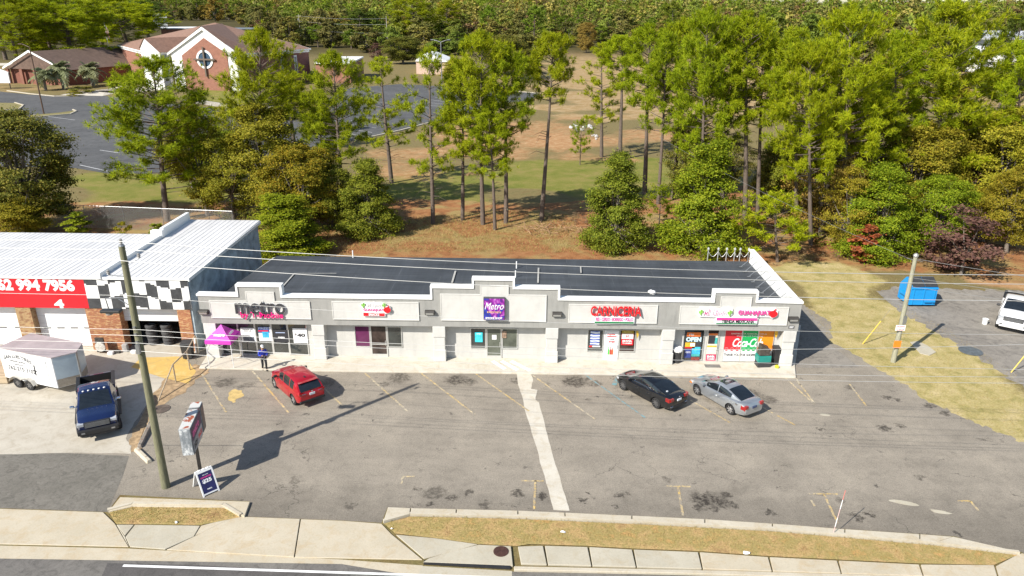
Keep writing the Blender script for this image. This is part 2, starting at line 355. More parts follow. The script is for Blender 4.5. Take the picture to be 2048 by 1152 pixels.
n = NT('worn_yellow_floor'); n.rough(.8); f = n.noise(1.4, 6, .7, dist=.8)
n.base(n.ramp(f, [(.25, (.40,.30,.13)), (.5, (.55,.36,.10)), (.75, (.60,.47,.22))])); YFLOOR = n.m
sheet('yellow_floor_patch', wob([(283,715),(372,714),(392,742),(376,768),(328,757),(262,735)], 4, .08), .018, YFLOOR, px=False)
sheet('tan_spill', wob([(470,778),(484,781),(488,792),(476,797),(466,806),(456,800),(457,788),(470,778)], 3, .10), .012, mat('sand_spill', (.50,.36,.14), .9, var=.3, scale=4), px=False)
DIRT = mat('edge_dirt', (.33,.23,.13), .95, var=.45, scale=3, bump=.3)
sheet('dirt_patch', wob([(300,800),(335,752),(390,728),(425,735),(420,745),(390,760),(372,785),(340,800),(300,830),(296,850),(282,905),(262,905),(258,880),(275,850)], 4, .15), .015, DIRT, px=False)
sheet('side_lot', wob([(1752,582),(1800,572),(1880,577),(1960,580),(2048,583),(2300,592),(2300,900),(2060,785),(1975,727),(1905,682),(1830,642),(1785,612)], 9, .30), .008, SIDEA, px=False)
sheet('side_strip', wob([(1593,735),(1720,735),(1655,684),(1652,662),(1630,636),(1600,604)], 4, .12), .0115, SIDEA, px=False)
sheet('church_lot', [(-300,185),(0,183),(60,189),(150,192),(205,191),(390,213),(470,216),(620,214),(700,176),(800,168),(985,178),(1078,187),(1062,200),(1000,207),(905,235),(800,262),(710,281),(560,318),(350,347),(215,347),(150,336),(-100,330)], .02, CHA)
# parking bays of the church lot
CHW = mat('faded_white_line', (.55,.55,.55), .8, var=.2)
b = MB()
def strip_px(b, p, q, wd, z, mi=0):
    a, c = G(*p, z), G(*q, z); d = (c-a).normalized(); s = Vector((-d.y, d.x, 0))*wd/2
    b.add([a+s, a-s, c-s, c+s], [(0,1,2,3)], mi)
for i in range(9): strip_px(b, (672+i*3+ (i*7), 262-i*7), (735+i*9, 272-i*9+2), .14, .026)
for i in range(9): strip_px(b, (800+i*14, 215-i*4), (850+i*14, 221-i*4), .14, .026)
for p, q in [((60,228),(150,240)),((160,330),(215,342)),((200,300),(240,306)),((420,290),(500,293)),((430,262),(520,262))]: strip_px(b, p, q, .16, .026)
tag(b.build('church_bay_lines', CHW), kind='structure')
KERB = concrete('kerb_concrete', (.45,.40,.31), (.53,.48,.385), (.40,.32,.2))
def kerb_line(name, pts, wd=.18, h=.13, m=KERB, z=0):
    b = MB(); P = [G(x, y, z) for x, y in pts]
    for i in range(len(P)-1):
        d = (P[i+1]-P[i]).normalized(); s = Vector((-d.y, d.x, 0))*wd/2
        b.prism([(P[i]+s).to_2d(), (P[i]-s).to_2d(), (P[i+1]-s).to_2d(), (P[i+1]+s).to_2d()], z, z+h)
    return tag(b.build(name, m), kind='structure')
kerb_line('church_kerb', [(905,235),(860,246),(800,262),(755,272),(710,281)], .35, .2)
kerb_line('church_kerb', [(15,182),(60,188),(110,193),(150,192)], .4, .18)
kerb_line('church_kerb', [(1078,187),(985,179)], .3, .18)
sheet('church_path', [(120,190),(205,192),(215,178),(240,172),(300,170),(330,180),(300,182),(235,187),(180,182),(150,184)], .03, CONCW)
sheet('church_island', [(60,230),(110,226),(148,221),(152,223),(140,228),(62,236)], .06, mat('island_grass', (.2,.17,.06), .95, var=.3))
kerb_line('church_kerb', [(60,236),(140,229),(153,223),(146,220)], .3, .2)
sheet('church_island', [(-20,205),(30,206),(45,210),(38,218),(-20,222)], .06, MATS['island_grass'])
kerb_line('church_kerb', [(-20,222),(38,219),(47,211),(30,206)], .3, .2)
sheet('far_street', [(-200,127),(40,126),(120,124),(120,128),(40,131),(-200,132)], .03, CONCW)
# --- street edge: sheets and slabs, nearest to the camera
sheet('road', [(-300,1105),(0,1117),(683,1127),(1025,1143),(2048,1162),(2400,1170),(2600,1500),(-600,1500)], .004, ROADA)
sheet('road_patch', [(215,1126),(400,1130),(700,1150),(700,1250),(160,1250)], .008, asph2('dark_patch', (.075,.07,.066), (.11,.10,.095), 5))
b = MB(); strip_px(b, (246,1131), (1024,1156), .13, .013); tag(b.build('edge_line', mat('road_white', (.78,.78,.76), .7, var=.1, scale=5)), kind='structure')
sheet('gutter', [(-300,1080),(0,1091),(258,1097),(330,1101),(683,1119),(846,1131),(835,1153),(683,1128),(0,1117),(-300,1107)], .010, CONC)
ZS = .10
slab('apron', [(-300,1006),(0,1017),(206,1024),(230,1047),(257,1093),(-300,1081)], .0, .055, CONC)
slab('apron', [(466,1034),(483,1033),(600,1037.5),(588,1113.5),(333,1099),(402,1066)], .0, .055, CONC)
slab('apron', [(602,1038),(683,1041),(763,1047),(783,1068),(845,1119),(590,1114)], .0, .055, CONC)
slab('walk_slab', [(233,1049),(258,1093),(250,1072)], 0, .055, CONCG)
slab('walk_slab', [(233,1049),(268,1049),(250,1071)], 0, .055, CONCG)
slab('walk_slab', [(270,1049),(400,1051),(388,1072),(330,1098),(260,1093),(251,1073)], 0, .06, CONCG)
slab('walk_slab', [(402,1051),(462,1036),(404,1065),(390,1071)], 0, .055, CONC)
slab('walk_slab', [(792,1069),(870,1076),(955,1088),(900,1104),(848,1117)], 0, .055, CONCG)
edge_t = [(1034,1092),(1060,1089),(1088,1090.5),(1176,1093),(1265,1098),(1394,1103),(1535,1113),(1674,1120),(1838,1128),(1985,1131),(2028,1115)]
def interp(pts, x):
    for (a, b_), (c, d) in zip(pts, pts[1:]):
        if a <= x <= c: return b_+(d-b_)*(x-a)/(c-a)
    return pts[-1][1]
low = [(1025,1135),(1366,1144),(2048,1166)]
cuts = [1034,1088,1177,1266,1398,1538,1676,1840,1990]
for a, c in zip(cuts, cuts[1:]):
    sk = 8
    slab('walk_slab', [(a+2, interp(edge_t, a)+.5),(c-2, interp(edge_t, c)+.5),(c+sk-2, interp(low, c+sk)-8),(a+sk*.8+2, interp(low, a+sk)-8)], 0, .10, CONCG if a < 1300 else CONC, .02)
slab('apron', [(1992,1132),(2032,1110),(2044,1106),(2300,1190),(2300,1290),(2000,1160)], 0, .06, CONC)
slab('street_kerb', [(1028,1132),(1366,1139),(2060,1158),(2060,1167),(1366,1146),(1028,1139)], 0, .125, KERB)
slab('drain_slab', [(858,1116),(905,1102),(957,1089),(1022,1092),(1026,1131),(846,1124)], 0.0, .11, CONCG)
b = MB(); b.prism([tuple(G(*p)[:2]) for p in [(847,1130),(1021,1140),(1021,1134),(848,1124)]], .012, .10)
tag(b.build('drain_mouth', DARK), kind='structure')
sheet('gutter', [(845,1132),(1024,1142),(1024,1156),(836,1150)], .012, CONCG)
slab('lot_kerb', [(240,994),(300,996),(500,1003),(489,1033),(447,1014),(265,1012),(217,1023)], 0, .12, CONC)
kerb_line('lot_kerb', [(216,1024),(266,1011),(300,1011.5),(447,1013),(482,1034)], .16, .17)
kx = [(775,1014),(683+415/3,1016),(683+690/3,1018),(1036,1021),(1130,1025),(1264,1031),(1410,1038),(1545,1047),(1690,1058),(1840,1068),(1905,1073),(2034,1102)]
kl = [(766,1045),(820,1031),(912,1033.5),(1036,1036.5),(1131,1041),(1264,1046),(1410,1053),(1545,1061),(1690,1072),(1840,1085),(1868,1088),(2036,1108)]
for i in range(len(kx)-1):
    slab('lot_kerb', [(kx[i][0]+1, kx[i][1]),(kx[i+1][0]-1, kx[i+1][1]),(kl[i+1][0]-1, kl[i+1][1]-3),(kl[i][0]+1, kl[i][1]-3)], 0, .12, KERB, .012)
kerb_line('lot_kerb', [(767,1046),(820,1031.5),(1036,1036.5),(1264,1046),(1545,1061),(1868,1089),(2037,1109)], .13, .17)
n = NT('dry_turf'); n.rough(.95); f = n.noise(1.1, 5, .65); f2 = n.noise(12, 5, .8)
c = n.ramp(f, [(.25, (.26,.15,.065)), (.42, (.46,.31,.13)), (.56, (.33,.26,.09)), (.72, (.55,.30,.11))]); n.base(n.mix(.8, c, n.ramp(f2, [(.3, .5), (.5, 1.0), (.75, 1.4)]), 'MULTIPLY')); n.bump(f2, .8, .06); TURF = n.m
isl1 = [(218,1024),(266,1013),(447,1015),(480,1034),(402,1050),(232,1048)]
isl2 = [(768,1047),(820,1033),(1036,1038),(1264,1048),(1545,1063),(1868,1091),(2034,1110),(1988,1130),(1838,1127),(1674,1119),(1535,1112),(1394,1102),(1265,1097),(1176,1092),(1060,1088),(1034,1092),(957,1088),(870,1076),(790,1067)]
sheet('median_turf', isl1, .062, TURF); sheet('median_turf', isl2, .075, TURF)
# --- front walk of the shops and painted markings
WALKZ = .12
slab('front_walk', [(398,735),(413,712),(413,640),(1602,650),(1590,730),(1592,754),(1150,747),(640,741)], 0, WALKZ, CONCW, .02)
n = NT('worn_yellow_paint'); n.rough(.8); f = n.noise(5, 6, .75, dist=.5)
n.base(n.mix(n.ramp(f, [(.42, 0.0), (.60, .95)]), (.235,.21,.18), n.ramp(n.noise(.4, 3), [(.4, (.60,.40,.10)), (.6, (.58,.50,.34))]))); YEL = n.m
b = MB()
for p, q in [((505,742),(578,826)),((404,748),(452,824)),((612,742),(686,812)),((725,742),(815,822)),((837,742),(950,829)),((945,743),(1058,822)),((1057,745),(1190,838)),
             ((1566,751),(1628,808)),((1600,768),(1630,808)),((1699,768),(1733,812)),((1480,790),(1590,850)),((1380,800),(1460,845)),((1583,742),(1600,770))]:
    strip_px(b, p, q, .11, .017)
for pts in [[(802,968),(806,953)],[(806,953),(830,953)],[(1043,961),(1087,962)],[(1071,961),(1068,1019)],[(1333,972),(1381,973)],[(1356,972),(1366,1031)],[(1617,987),(1676,988)],[(1648,988),(1675,1046)],[(1915,1002),(1941,1002)],[(1941,1002),(1957,1021)],[(1622,1000),(1630,1012)]]:
    strip_px(b, pts[0], pts[1], .11, .017+.002*(pts[0][0] == pts[1][0]))
tag(b.build('bay_lines', YEL), kind='structure')
n = NT('worn_blue_paint'); n.rough(.8); f = n.noise(4, 6, .75); n.base(n.mix(n.ramp(f, [(.42, 0.0), (.58, 1.0)]), (.235,.21,.18), (.13,.30,.34))); BLUEP = n.m
b = MB(); strip_px(b, (1162,745.5), (1238,746), .16, .020); strip_px(b, (1168,748), (1290,835), .10, .017); strip_px(b, (1235,755), (1228,770), .3, .021); tag(b.build('accessible_bay_lines', BLUEP), kind='structure')
sheet('concrete_strip', wob([(1033,741),(1060,742),(1066,758),(1062,778),(1075,780),(1071,800),(1078,806),(1092,860),(1104,905),(1120,955),(1134,1005),(1139,1022),(1107,1020),(1100,995),(1085,940),(1068,880),(1052,828),(1045,795),(1036,770)], 4, .03), .013, CONCW, px=False)
b = MB()
for p, q in [((985,722),(1010,738)),((1003,722),(1035,740)),((1022,722),(1060,741))]:
    a, c = G(*p, .124), G(*q, .124); d = (c-a).normalized(); s = Vector((-d.y, d.x, 0))*.14; b.add([a+s, a-s, c-s, c+s], [(0,1,2,3)])
tag(b.build('walk_marking', WHITE), kind='structure')
b = MB()
for cx, cy, L, wd in [(1810,1006,1.3,.28),(1880,1024,.9,.22),(1650,830,.6,.2)]:
    p = G(cx, cy); b.prism([(p.x+L*.5*math.cos(t)+random.uniform(-.08,.08), p.y+wd*math.sin(t)*.6-.25*L*.5*math.cos(t)) for t in np.linspace(0, 2*PI, 12)[:-1]], .009, .0125)
tag(b.build('patch_marks', CONCG), kind='structure')
# dry grass blades on the islands and by the side lot
def blades(name, polys, count, hmin, hmax, wd, m, z):
    vs = []; 
    tot = [abs(sum(P[i][0]*P[(i+1)%len(P)][1]-P[(i+1)%len(P)][0]*P[i][1] for i in range(len(P))))/2 for P in polys]
    for P, a in zip(polys, tot):
        k = int(count*a/sum(tot)*2.2); P_ = np.array(P); lo, hi = P_.min(0), P_.max(0)
        while k > 0:
            q = RNG.uniform(lo, hi, (max(k, 50)*2, 2)); q = q[dist_poly(q[:, 0], q[:, 1], P) < -.04][:k]
            k -= len(q)
            if not len(q): break
            vs.append(q)
    q = np.concatenate(vs); q = q[RNG.permutation(len(q))[:count]]; k = len(q)
    th = RNG.uniform(0, 2*PI, k); h = RNG.uniform(hmin, hmax, k); ln = RNG.uniform(.3, 1.4, k)*h; t2 = RNG.uniform(0, 2*PI, k)
    a = np.stack([q[:, 0]-np.cos(th)*wd, q[:, 1]-np.sin(th)*wd, np.full(k, z)], 1); b_ = np.stack([q[:, 0]+np.cos(th)*wd, q[:, 1]+np.sin(th)*wd, np.full(k, z)], 1)
    c = np.stack([q[:, 0]+np.cos(t2)*ln, q[:, 1]+np.sin(t2)*ln, z+h], 1)
    V = np.stack([a, b_, c], 1).reshape(-1, 3); me = bpy.data.meshes.new(name)
    me.from_pydata(V.tolist(), [], np.arange(3*k).reshape(-1, 3).tolist()); me.materials.append(m); return link(name, me)
def leafmat(name, cols, tr=.25, var=.35, hue=.03):
    n = NT(name); g = n.n('ShaderNodeNewGeometry'); oi = n.n('ShaderNodeObjectInfo')
    k = len(cols); c = n.ramp(g.outputs['Random Per Island'], [(i/(k-1) if k > 1 else 0, x) for i, x in enumerate(cols)])
    hs = n.n('ShaderNodeHueSaturation'); n.l(c, hs.inputs['Color'])
    n.l(n.math('ADD', n.math('MULTIPLY', oi.outputs['Random'], 2*hue), .5-hue), hs.inputs['Hue'])
    pr = n.math('FRACT', n.math('MULTIPLY', oi.outputs['Random'], 17.3)); n.l(n.math('ADD', n.math('MULTIPLY', pr, var), 1-var/2), hs.inputs['Value'])
    n.l(hs.outputs[0], n.b.inputs['Base Color']); n.rough(.7); n.b.inputs['Specular IOR Level'].default_value = .25
    if tr:
        t = n.n('ShaderNodeBsdfTranslucent'); n.l(hs.outputs[0], t.inputs[0]); mx = n.n('ShaderNodeMixShader'); mx.inputs[0].default_value = tr
        n.l(n.b.outputs[0], mx.inputs[1]); n.l(t.outputs[0], mx.inputs[2]); n.l(mx.outputs[0], n.t.nodes['Material Output'].inputs[0])
    return n.m
DRYB = leafmat('dry_grass_blade', [(.24,.15,.05), (.42,.31,.12), (.30,.28,.075), (.52,.39,.18)], .3, .1, .01)
P1 = [tuple(G(*p))[:2] for p in isl1]; P2 = [tuple(G(*p))[:2] for p in isl2]
tag(blades('dry_grass', [P1, P2], 13000, .02, .08, .012, DRYB, .065), kind='stuff')
tag(blades('dry_grass', [[p[:2] for p in gdry_b]], 15000, .02, .09, .014, DRYB, .0), kind='stuff')
tag(blades('dry_grass', [[tuple(G(*p))[:2] for p in [(600,500),(800,440),(1000,420),(1150,430),(1160,505),(600,503)]]], 14000, .05, .25, .02, DRYB, .0), kind='stuff')
# ------------------------------------------------------------------ shop row
STUC = mat('grey_stucco', (.315,.31,.29), .9, var=.10, scale=.7, bump=.15, bscale=60)
STUL = mat('pale_stucco', (.56,.55,.52), .9, var=.07, scale=.8, bump=.12, bscale=60)
STUW = mat('wall_stucco', (.50,.49,.46), .9, var=.07, scale=.8, bump=.12, bscale=60)
CAPM = mat('white_cap', (.80,.80,.78), .6, var=.04)
n = NT('roof_membrane'); n.rough(.75); f1 = n.noise(.25, 5, .6); f2 = n.noise(1.2, 6, .75, dist=.5, stretch=(.15,1,1)); f3 = n.noise(.7, 5, .7, stretch=(2.5,.12,1))
br = n.n('ShaderNodeTexBrick'); br.offset = .5; br.inputs['Scale'].default_value = 1; br.inputs['Mortar Size'].default_value = .022; br.inputs['Brick Width'].default_value = 6.2; br.inputs['Row Height'].default_value = 1.7
br.inputs['Color1'].default_value = (1,1,1,1); br.inputs['Color2'].default_value = (.86,.86,.88,1); br.inputs['Mortar'].default_value = (1.55,1.5,1.45,1)
n.l(n.co(), br.inputs['Vector'])
c = n.ramp(f1, [(.3, (.038,.044,.052)), (.7, (.062,.069,.078))]); c = n.mix(.7, c, n.ramp(f2, [(.35, .7), (.6, 1.15), (.8, 1.7)]), 'MULTIPLY'); c = n.mix(.6, c, n.ramp(f3, [(.3, .7), (.7, 1.3)]), 'MULTIPLY')
n.base(n.mix(.9, c, br.outputs[0], 'MULTIPLY')); n.bump(f2, .1); ROOFM = n.m
for m_, lo in ((STUC,.66),(STUL,.88),(STUW,.82)):
    t_ = NT.__new__(NT); t_.m = m_; t_.t = m_.node_tree; t_.b = m_.node_tree.nodes['Principled BSDF']; t_.tc = None
    src = t_.b.inputs['Base Color'].links[0].from_socket; st_ = t_.noise(3.2, 5, .7, stretch=(1,1,.16)); gr_ = t_.noise(1.1, 6, .75)
    t_.base(t_.mix(1.0, t_.mix(1.0, src, t_.ramp(st_, [(.30, (1+lo)/2), (.50, 1.0)]), 'MULTIPLY'), t_.ramp(gr_, [(.3, .92), (.55, 1.0)]), 'MULTIPLY'))
DKBASE = mat('dark_plinth', (.16,.16,.155), .9, var=.2)
XL, XR, YB, FASB = -21.05, 17.43, 10.75, 2.62
shop = thing('shop_building', 'long grey single storey row of shops with stepped white-capped parapet and black roof', 'building', (0,0,0))
b = MB(); b.prism([(XL+.06,.6),(XR-.06,.6),(XR-.06,YB),(XL+1.3,YB)], .0, 3.55); b.build('wall', STUW, shop)
top = [(XL,4.64),(-18.46,4.62),(-18.46,5.31),(-15.62,5.31),(-15.62,4.60),(-6.02,4.60),(-6.02,5.38),(-3.36,5.38),(-3.36,5.94),(-.78,5.94),(-.78,5.38),(2.09,5.38),(2.09,4.66),(11.86,4.64),(11.86,5.29),(14.56,5.29),(14.56,4.68),(XR,4.64)]
b = MB(); b.prismy([(XL,FASB)]+top+[(XR,FASB)], 0, .34); b.build('fascia', STUC, shop)
b = MB(); b.box(XL+.1, .34, FASB, XR-.1, .62, FASB+.12); b.build('soffit', STUC, shop)
# white cap following the steps
b = MB()
for (x0, z0), (x1, z1) in zip(top, top[1:]):
    if abs(z1-z0) < .2: b.add([(x0-.06,-.07,z0-.09),(x1+.06,-.07,z1-.09),(x1+.06,.42,z1-.09),(x0-.06,.42,z0-.09),(x0-.06,-.07,z0+.05),(x1+.06,-.07,z1+.05),(x1+.06,.42,z1+.05),(x0-.06,.42,z0+.05)],
                               [(0,3,2,1),(4,5,6,7),(0,1,5,4),(1,2,6,5),(2,3,7,6),(3,0,4,7)])
    else: s_ = 1 if z1 > z0 else -1; b.box(x0-.065, -.065, min(z0,z1)-.05, x0+.065, .415, max(z0,z1)+.045)
b.build('parapet_cap', CAPM, shop)
# raised pale panels with a moulded border
def panel(outline, y=-.05):
    b = MB(); b.prismy(outline, y, -.002, 0); o = b.build('sign_panel', STUL, shop)
    bb = MB(); k = len(outline); cx = sum(p[0] for p in outline)/k; cz = sum(p[1] for p in outline)/k
    for i in range(k):
        (x0, z0), (x1, z1) = outline[i], outline[(i+1)%k]
        if abs(z1-z0) < .05: bb.box(min(x0,x1)-.035, y-.02, min(z0,z1)-.035, max(x0,x1)+.035, -.003, max(z0,z1)+.035)
        else: bb.box(x0-.033, y-.017, min(z0,z1)+.035, x0+.033, -.004, max(z0,z1)-.035)
    bb.build('panel_border', STUL, o, bevel=.012)
panel([(-20.32,3.04),(-13.86,3.04),(-13.86,4.22),(-16.1,4.22),(-16.1,4.85),(-17.9,4.85),(-17.9,4.22),(-20.32,4.22)])
panel([(-12.4,3.06),(-6.87,3.06),(-6.87,4.27),(-12.4,4.27)])
panel([(-5.42,3.09),(1.29,3.09),(1.29,4.88),(-1.12,4.88),(-1.12,5.5),(-2.88,5.5),(-2.88,4.88),(-5.42,4.88)])
panel([(2.76,3.06),(8.36,3.06),(8.36,4.29),(2.76,4.29)])
panel([(9.82,3.06),(16.62,3.06),(16.62,4.27),(14.22,4.27),(14.22,4.93),(12.32,4.93),(12.32,4.27),(9.82,4.27)])
for x0, x1 in [(-21.0,-20.15),(-13.98,-13.0),(-5.92,-5.30),(1.38,2.05),(8.86,9.58),(16.55,17.38)]:
    w = .74; x0, x1 = (x0+x1)/2-w/2, (x0+x1)/2+w/2
    x0 = max(x0, XL+.02); x1 = min(x1, XR-.02)
    b = MB(); b.box(x0, .02, .12, x1, .6, 2.62); b.box(x0-.04, -.03, .12, x1+.04, .61, .95); b.box(x0-.04, -.03, 1.86, x1+.04, .61, 2.615); b.build('column', STUL, shop, bevel=.02)
# side walls, rear wall and parapet of the right side with braces
b = MB(); b.box(XR-.22, .345, 3.55, XR, YB+.1, 4.60); b.box(XR-.36, .36, 4.52, XR+.05, YB+.15, 4.62); b.build('side_parapet', CAPM, shop)
b = MB(); b.prism([(XL+.1,.35),(XR-.23,.35),(XR-.23,YB+.35),(XL+.1,YB+.35)], 3.552, 3.70)
for v in b.v:
    if v.y > 5: v.z -= .14
    if v.x < -15 and v.y > 5: v.x += 1.35
b.build('roof', ROOFM, shop)
for i in range(9):
    y = 1.0+i*1.08; b = MB(); b.tube([(XR-.35,y,4.42),(XR-1.25,y-.18,3.66)], .022, 6); b.box(XR-1.35, y-.25, 3.655, XR-1.1, y-.1, 3.68); b.build('parapet_brace', GREY, shop)
SEAM = mat('roof_seam_patch', (.40,.39,.36), .7, var=.15)
b = MB()
for p, q, w in [((588,549),(557,584),.10),((588,548),(673,548),.08),((911,543),(904,567),.13),((1077,537),(1076,567),.12),((1161,534),(1162,547),.10)]:
    a, c = G(*p, 3.63), G(*q, 3.66); d = (c-a).normalized(); s = Vector((-d.y,d.x,0)).normalized()*w/2; up = Vector((0,0,.06))
    b.add([a+s+up,a-s+up,c-s+up,c+s+up], [(0,1,2,3)])
b.build('roof_flashing', SEAM, shop)
for px, py in [(706,514),(1033,536),(1031,555)]:
    p = G(px, py, 3.62); b = MB(); b.tube([(p.x,p.y,3.55),(p.x,p.y,4.15)], .045, 8); b.build('vent_pipe', WHITE, shop)
def frame_rect(b, x0, z0, x1, z1, t=.06, y0=.545, y1=.62):
    b.box(x0, y0, z1-t, x1, y1, z1); b.box(x0, y0, z0, x1, y1, z0+t); b.box(x0, y0+.001, z0+t, x0+t, y1, z1-t); b.box(x1-t, y0+.001, z0+t, x1, y1, z1-t)
def window(x0, z0, x1, z1, glass=GLASS_DK, t=.05):
    b = MB(); frame_rect(b, x0, z0, x1, z1, t); o = b.build('window', ALU, shop)
    b = MB(); b.box(x0+t, .575, z0+t, x1-t, .598, z1-t); b.build('pane', glass, o); return o
def door(x0, x1, z1=2.18, glass=GLASS_DK, mid=True, m=ALU, side=1):
    b = MB(); frame_rect(b, x0, .125, x1, z1, .07); b.box(x0+.07, .5455, .126, x1-.07, .619, .32)
    if mid: b.box(x0+.07, .552, 1.0, x1-.07, .60, 1.06)
    o = b.build('door', m, shop); b = MB(); b.box(x0+.07, .576, .32, x1-.07, .598, z1-.07); b.build('pane', glass, o)
    hx = x1-.12 if side > 0 else x0+.12
    b = MB(); b.tube([(hx,.54,.95),(hx,.47,1.0),(hx,.47,1.25),(hx,.54,1.3)], .015, 6); b.build('handle', ALU, o); return o
def X6(px): return GY(px, 690, .58).x
def Z6(px, py): return GY(px, py, .58).z
GL2 = mat('shop_glass_warm', (.05,.035,.03), .08, 0, var=.8, scale=1.2); GLP = mat('shop_glass_purple', (.09,.02,.06), .1, 0, var=.5, scale=.7); GLG = mat('shop_glass_green', (.11,.12,.095), .06, 0, var=.4, scale=.9)
# first shop: full-height glazing
bx = [-18.9, -17.55, -16.3, -15.1, -14.02]
bx = [X6(x) for x in (444,480,514,546,579,617)]
purple = mat('purple_wall', (.14,.05,.12), .8, var=.3)
b = MB(); b.box(-20.14, .562, .13, bx[0], .60, 2.61); b.build('wall_facing', purple, shop)
for i in range(5):
    if i == 3: door(bx[3], bx[4], 2.45, side=-1, mid=False)
    else: window(bx[i], .14, bx[i+1], 2.60, t=.055)
# second shop
w2 = [X6(711),X6(741),X6(776),X6(805)]
window(w2[0], .82, w2[1]+.02, 2.35, GLP); door(w2[1]+.04, w2[2]-.02, 2.40, GL2); window(w2[2], .82, w2[3], 2.33, GLASS_DK)
w3 = [X6(941),X6(972),X6(1004),X6(1035)]
window(w3[0], .82, w3[1], 2.30, GLASS_DK); door(w3[1]+.03, w3[2]-.02, 2.32, GLG, mid=False); window(w3[2], .82, w3[3], 2.30, GLG)
w4 = [X6(1174),X6(1207),X6(1237),X6(1270)]
window(w4[0], .72, w4[1]-.03, 2.32); door(w4[1]+.02, w4[2]-.02, 2.25, mat('white_door_panel', (.74,.74,.72), .5, var=.04), mid=False, m=WHITE); window(w4[2]+.02, .72, w4[3], 2.32, GL2)
w5 = [X6(1365),X6(1407),X6(1412),X6(1437),X6(1447),X6(1482),X6(1514),X6(1546)]
window(w5[0], .2, w5[1], 2.45); door(w5[2], w5[3], 2.45, GL2, mid=False); 
BANR, BANG, BANO = (mat('banner_red', (.62,.02,.03), .5, var=.05), mat('banner_green', (.01,.36,.09), .5, var=.05), mat('banner_orange', (.85,.26,.01), .5, var=.05))
for i in range(3): window(w5[4+i], .16, w5[5+i], 2.55, WHITE, t=.035)
for x in (-11.4,-7.6,2.7,8.2):
    pass
# wall lamps
def wall_lamp(x, z, label):
    o = thing('wall_lamp', label, 'wall lamp', (x,-.003,z), 0, 'box lamps on the shop parapet')
    b = MB(); b.add([(-.3,0,-.14),(.3,0,-.14),(.3,0,.16),(-.3,0,.16),(-.3,-.17,-.14),(.3,-.17,-.14),(.3,-.26,.05),(-.3,-.26,.05),(-.3,-.22,.15),(.3,-.22,.15)],
        [(0,3,2,1),(4,5,6,7),(7,6,9,8),(8,9,2,3),(0,1,5,4),(1,2,9,6,5),(0,4,7,8,3)]); b.build('housing', mat('lamp_bronze', (.06,.055,.05), .5, .3, var=.2), o)
    b = MB(); b.add([(-.25,-.185,-.12),(.25,-.185,-.12),(.25,-.262,.035),(-.25,-.262,.035)], [(0,1,2,3)]); b.build('lens', mat('frosted_lens', (.42,.42,.40), .3, var=.1), o)
wall_lamp(-20.78, 3.45, 'box wall lamp on the parapet end nearest the brick tyre shop')
wall_lamp(-6.15, 3.62, 'box wall lamp left of the square purple sign panel')
wall_lamp(2.0, 3.62, 'box wall lamp between the square purple sign and the red letters')
wall_lamp(17.0, 3.50, 'box wall lamp above the house number at the right corner')
# ------------------------------------------------------------------ signs on the fascia
MAG = mat('magenta_plastic', (.75,.01,.20), .4, var=.05); CHAR = mat('charcoal_plastic', (.045,.045,.05), .4, var=.1); SWH = mat('sign_white', (.82,.82,.82), .4, var=.03)
RED = mat('sign_red', (.72,.012,.02), .4, var=.05); GRN = mat('sign_green', (.02,.20,.07), .4, var=.1); LIME = mat('cactus_green', (.25,.55,.08), .5, var=.1); PINK = mat('sign_pink', (.72,.06,.30), .4, var=.05)
def pz(px, py): p = GY(px, py, -.12); return p.x, p.z
YS = -.055
def stext(body, x0, z0, x1, z1, par, m, y=-.1, ext=.08, **k): return text(body, par, m, x1-x0, z1-z0, FACE(x0, y, z0), ext=ext, **k)
def rbox(b, x0, z0, x1, z1, y0, y1, r=.1, mi=0):
    pts = []
    for cx, cz, a in ((x1-r,z1-r,0),(x0+r,z1-r,90),(x0+r,z0+r,180),(x1-r,z0+r,270)):
        for k in range(5): t = R(a+k*22.5); pts.append((cx+r*math.cos(t), cz+r*math.sin(t)))
    b.prismy(pts, y0, y1, mi)
s = thing('shop_sign', 'dark channel letters with a magenta second line on the leftmost shop panel', 'sign', (0,0,0))
x0, z0 = pz(471,628); x1, z1 = pz(570,602)
stext('metro', x0, z0, x1, z1, s, SWH, y=-.066, ext=.01, bold=.022)
stext('metro', x0+.04, z0+.03, x1-.04, z1-.02, s, CHAR, y=-.13, ext=.06, bold=.008)
x0, z0 = pz(483,638.5); x1, z1 = pz(566,624.5)
stext('by T-Mobile', x0-.03, z0-.02, x1+.03, z1+.02, s, SWH, y=-.066, ext=.01, bold=.015); stext('by T-Mobile', x0, z0, x1, z1, s, MAG, y=-.13, ext=.06, bold=.006)
def cactus(b, cx, cz, h, y):
    b.tube([(cx,y,cz),(cx,y,cz+h)], h*.13, 6); b.tube([(cx,y,cz+h*.35),(cx-h*.3,y,cz+h*.4),(cx-h*.32,y,cz+h*.75)], h*.09, 6); b.tube([(cx,y,cz+h*.45),(cx+h*.3,y,cz+h*.5),(cx+h*.32,y,cz+h*.85)], h*.09, 6)
def apple(par, cx, cz, r, y, m):
    b = MB(); pts = [(cx+r*1.0*math.cos(t)*(1+.08*math.cos(2*t)), cz+r*math.sin(t)*(1-.12*(math.sin(t) > .8))) for t in np.linspace(0, 2*PI, 20)[:-1]]
    b.prismy(pts, y-.06, y); b.prismy([(cx-.02,cz+r*.8),(cx+.03,cz+r*.8),(cx+.16,cz+r*1.35),(cx+.09,cz+r*1.38)], y-.06, y); b.build('red_fruit', m, par)
def board(par, pts, m, y0, y1, name='backing'): b = MB(); b.prismy(pts, y0, y1); return b.build(name, m, par)
s = thing('shop_sign', 'small white cloud-shaped sign with pink letters, cacti and red fruit', 'sign', (0,0,0))
x0, z0 = pz(724,632); x1, z1 = pz(781,604)
W, H = x1-x0, z1-z0
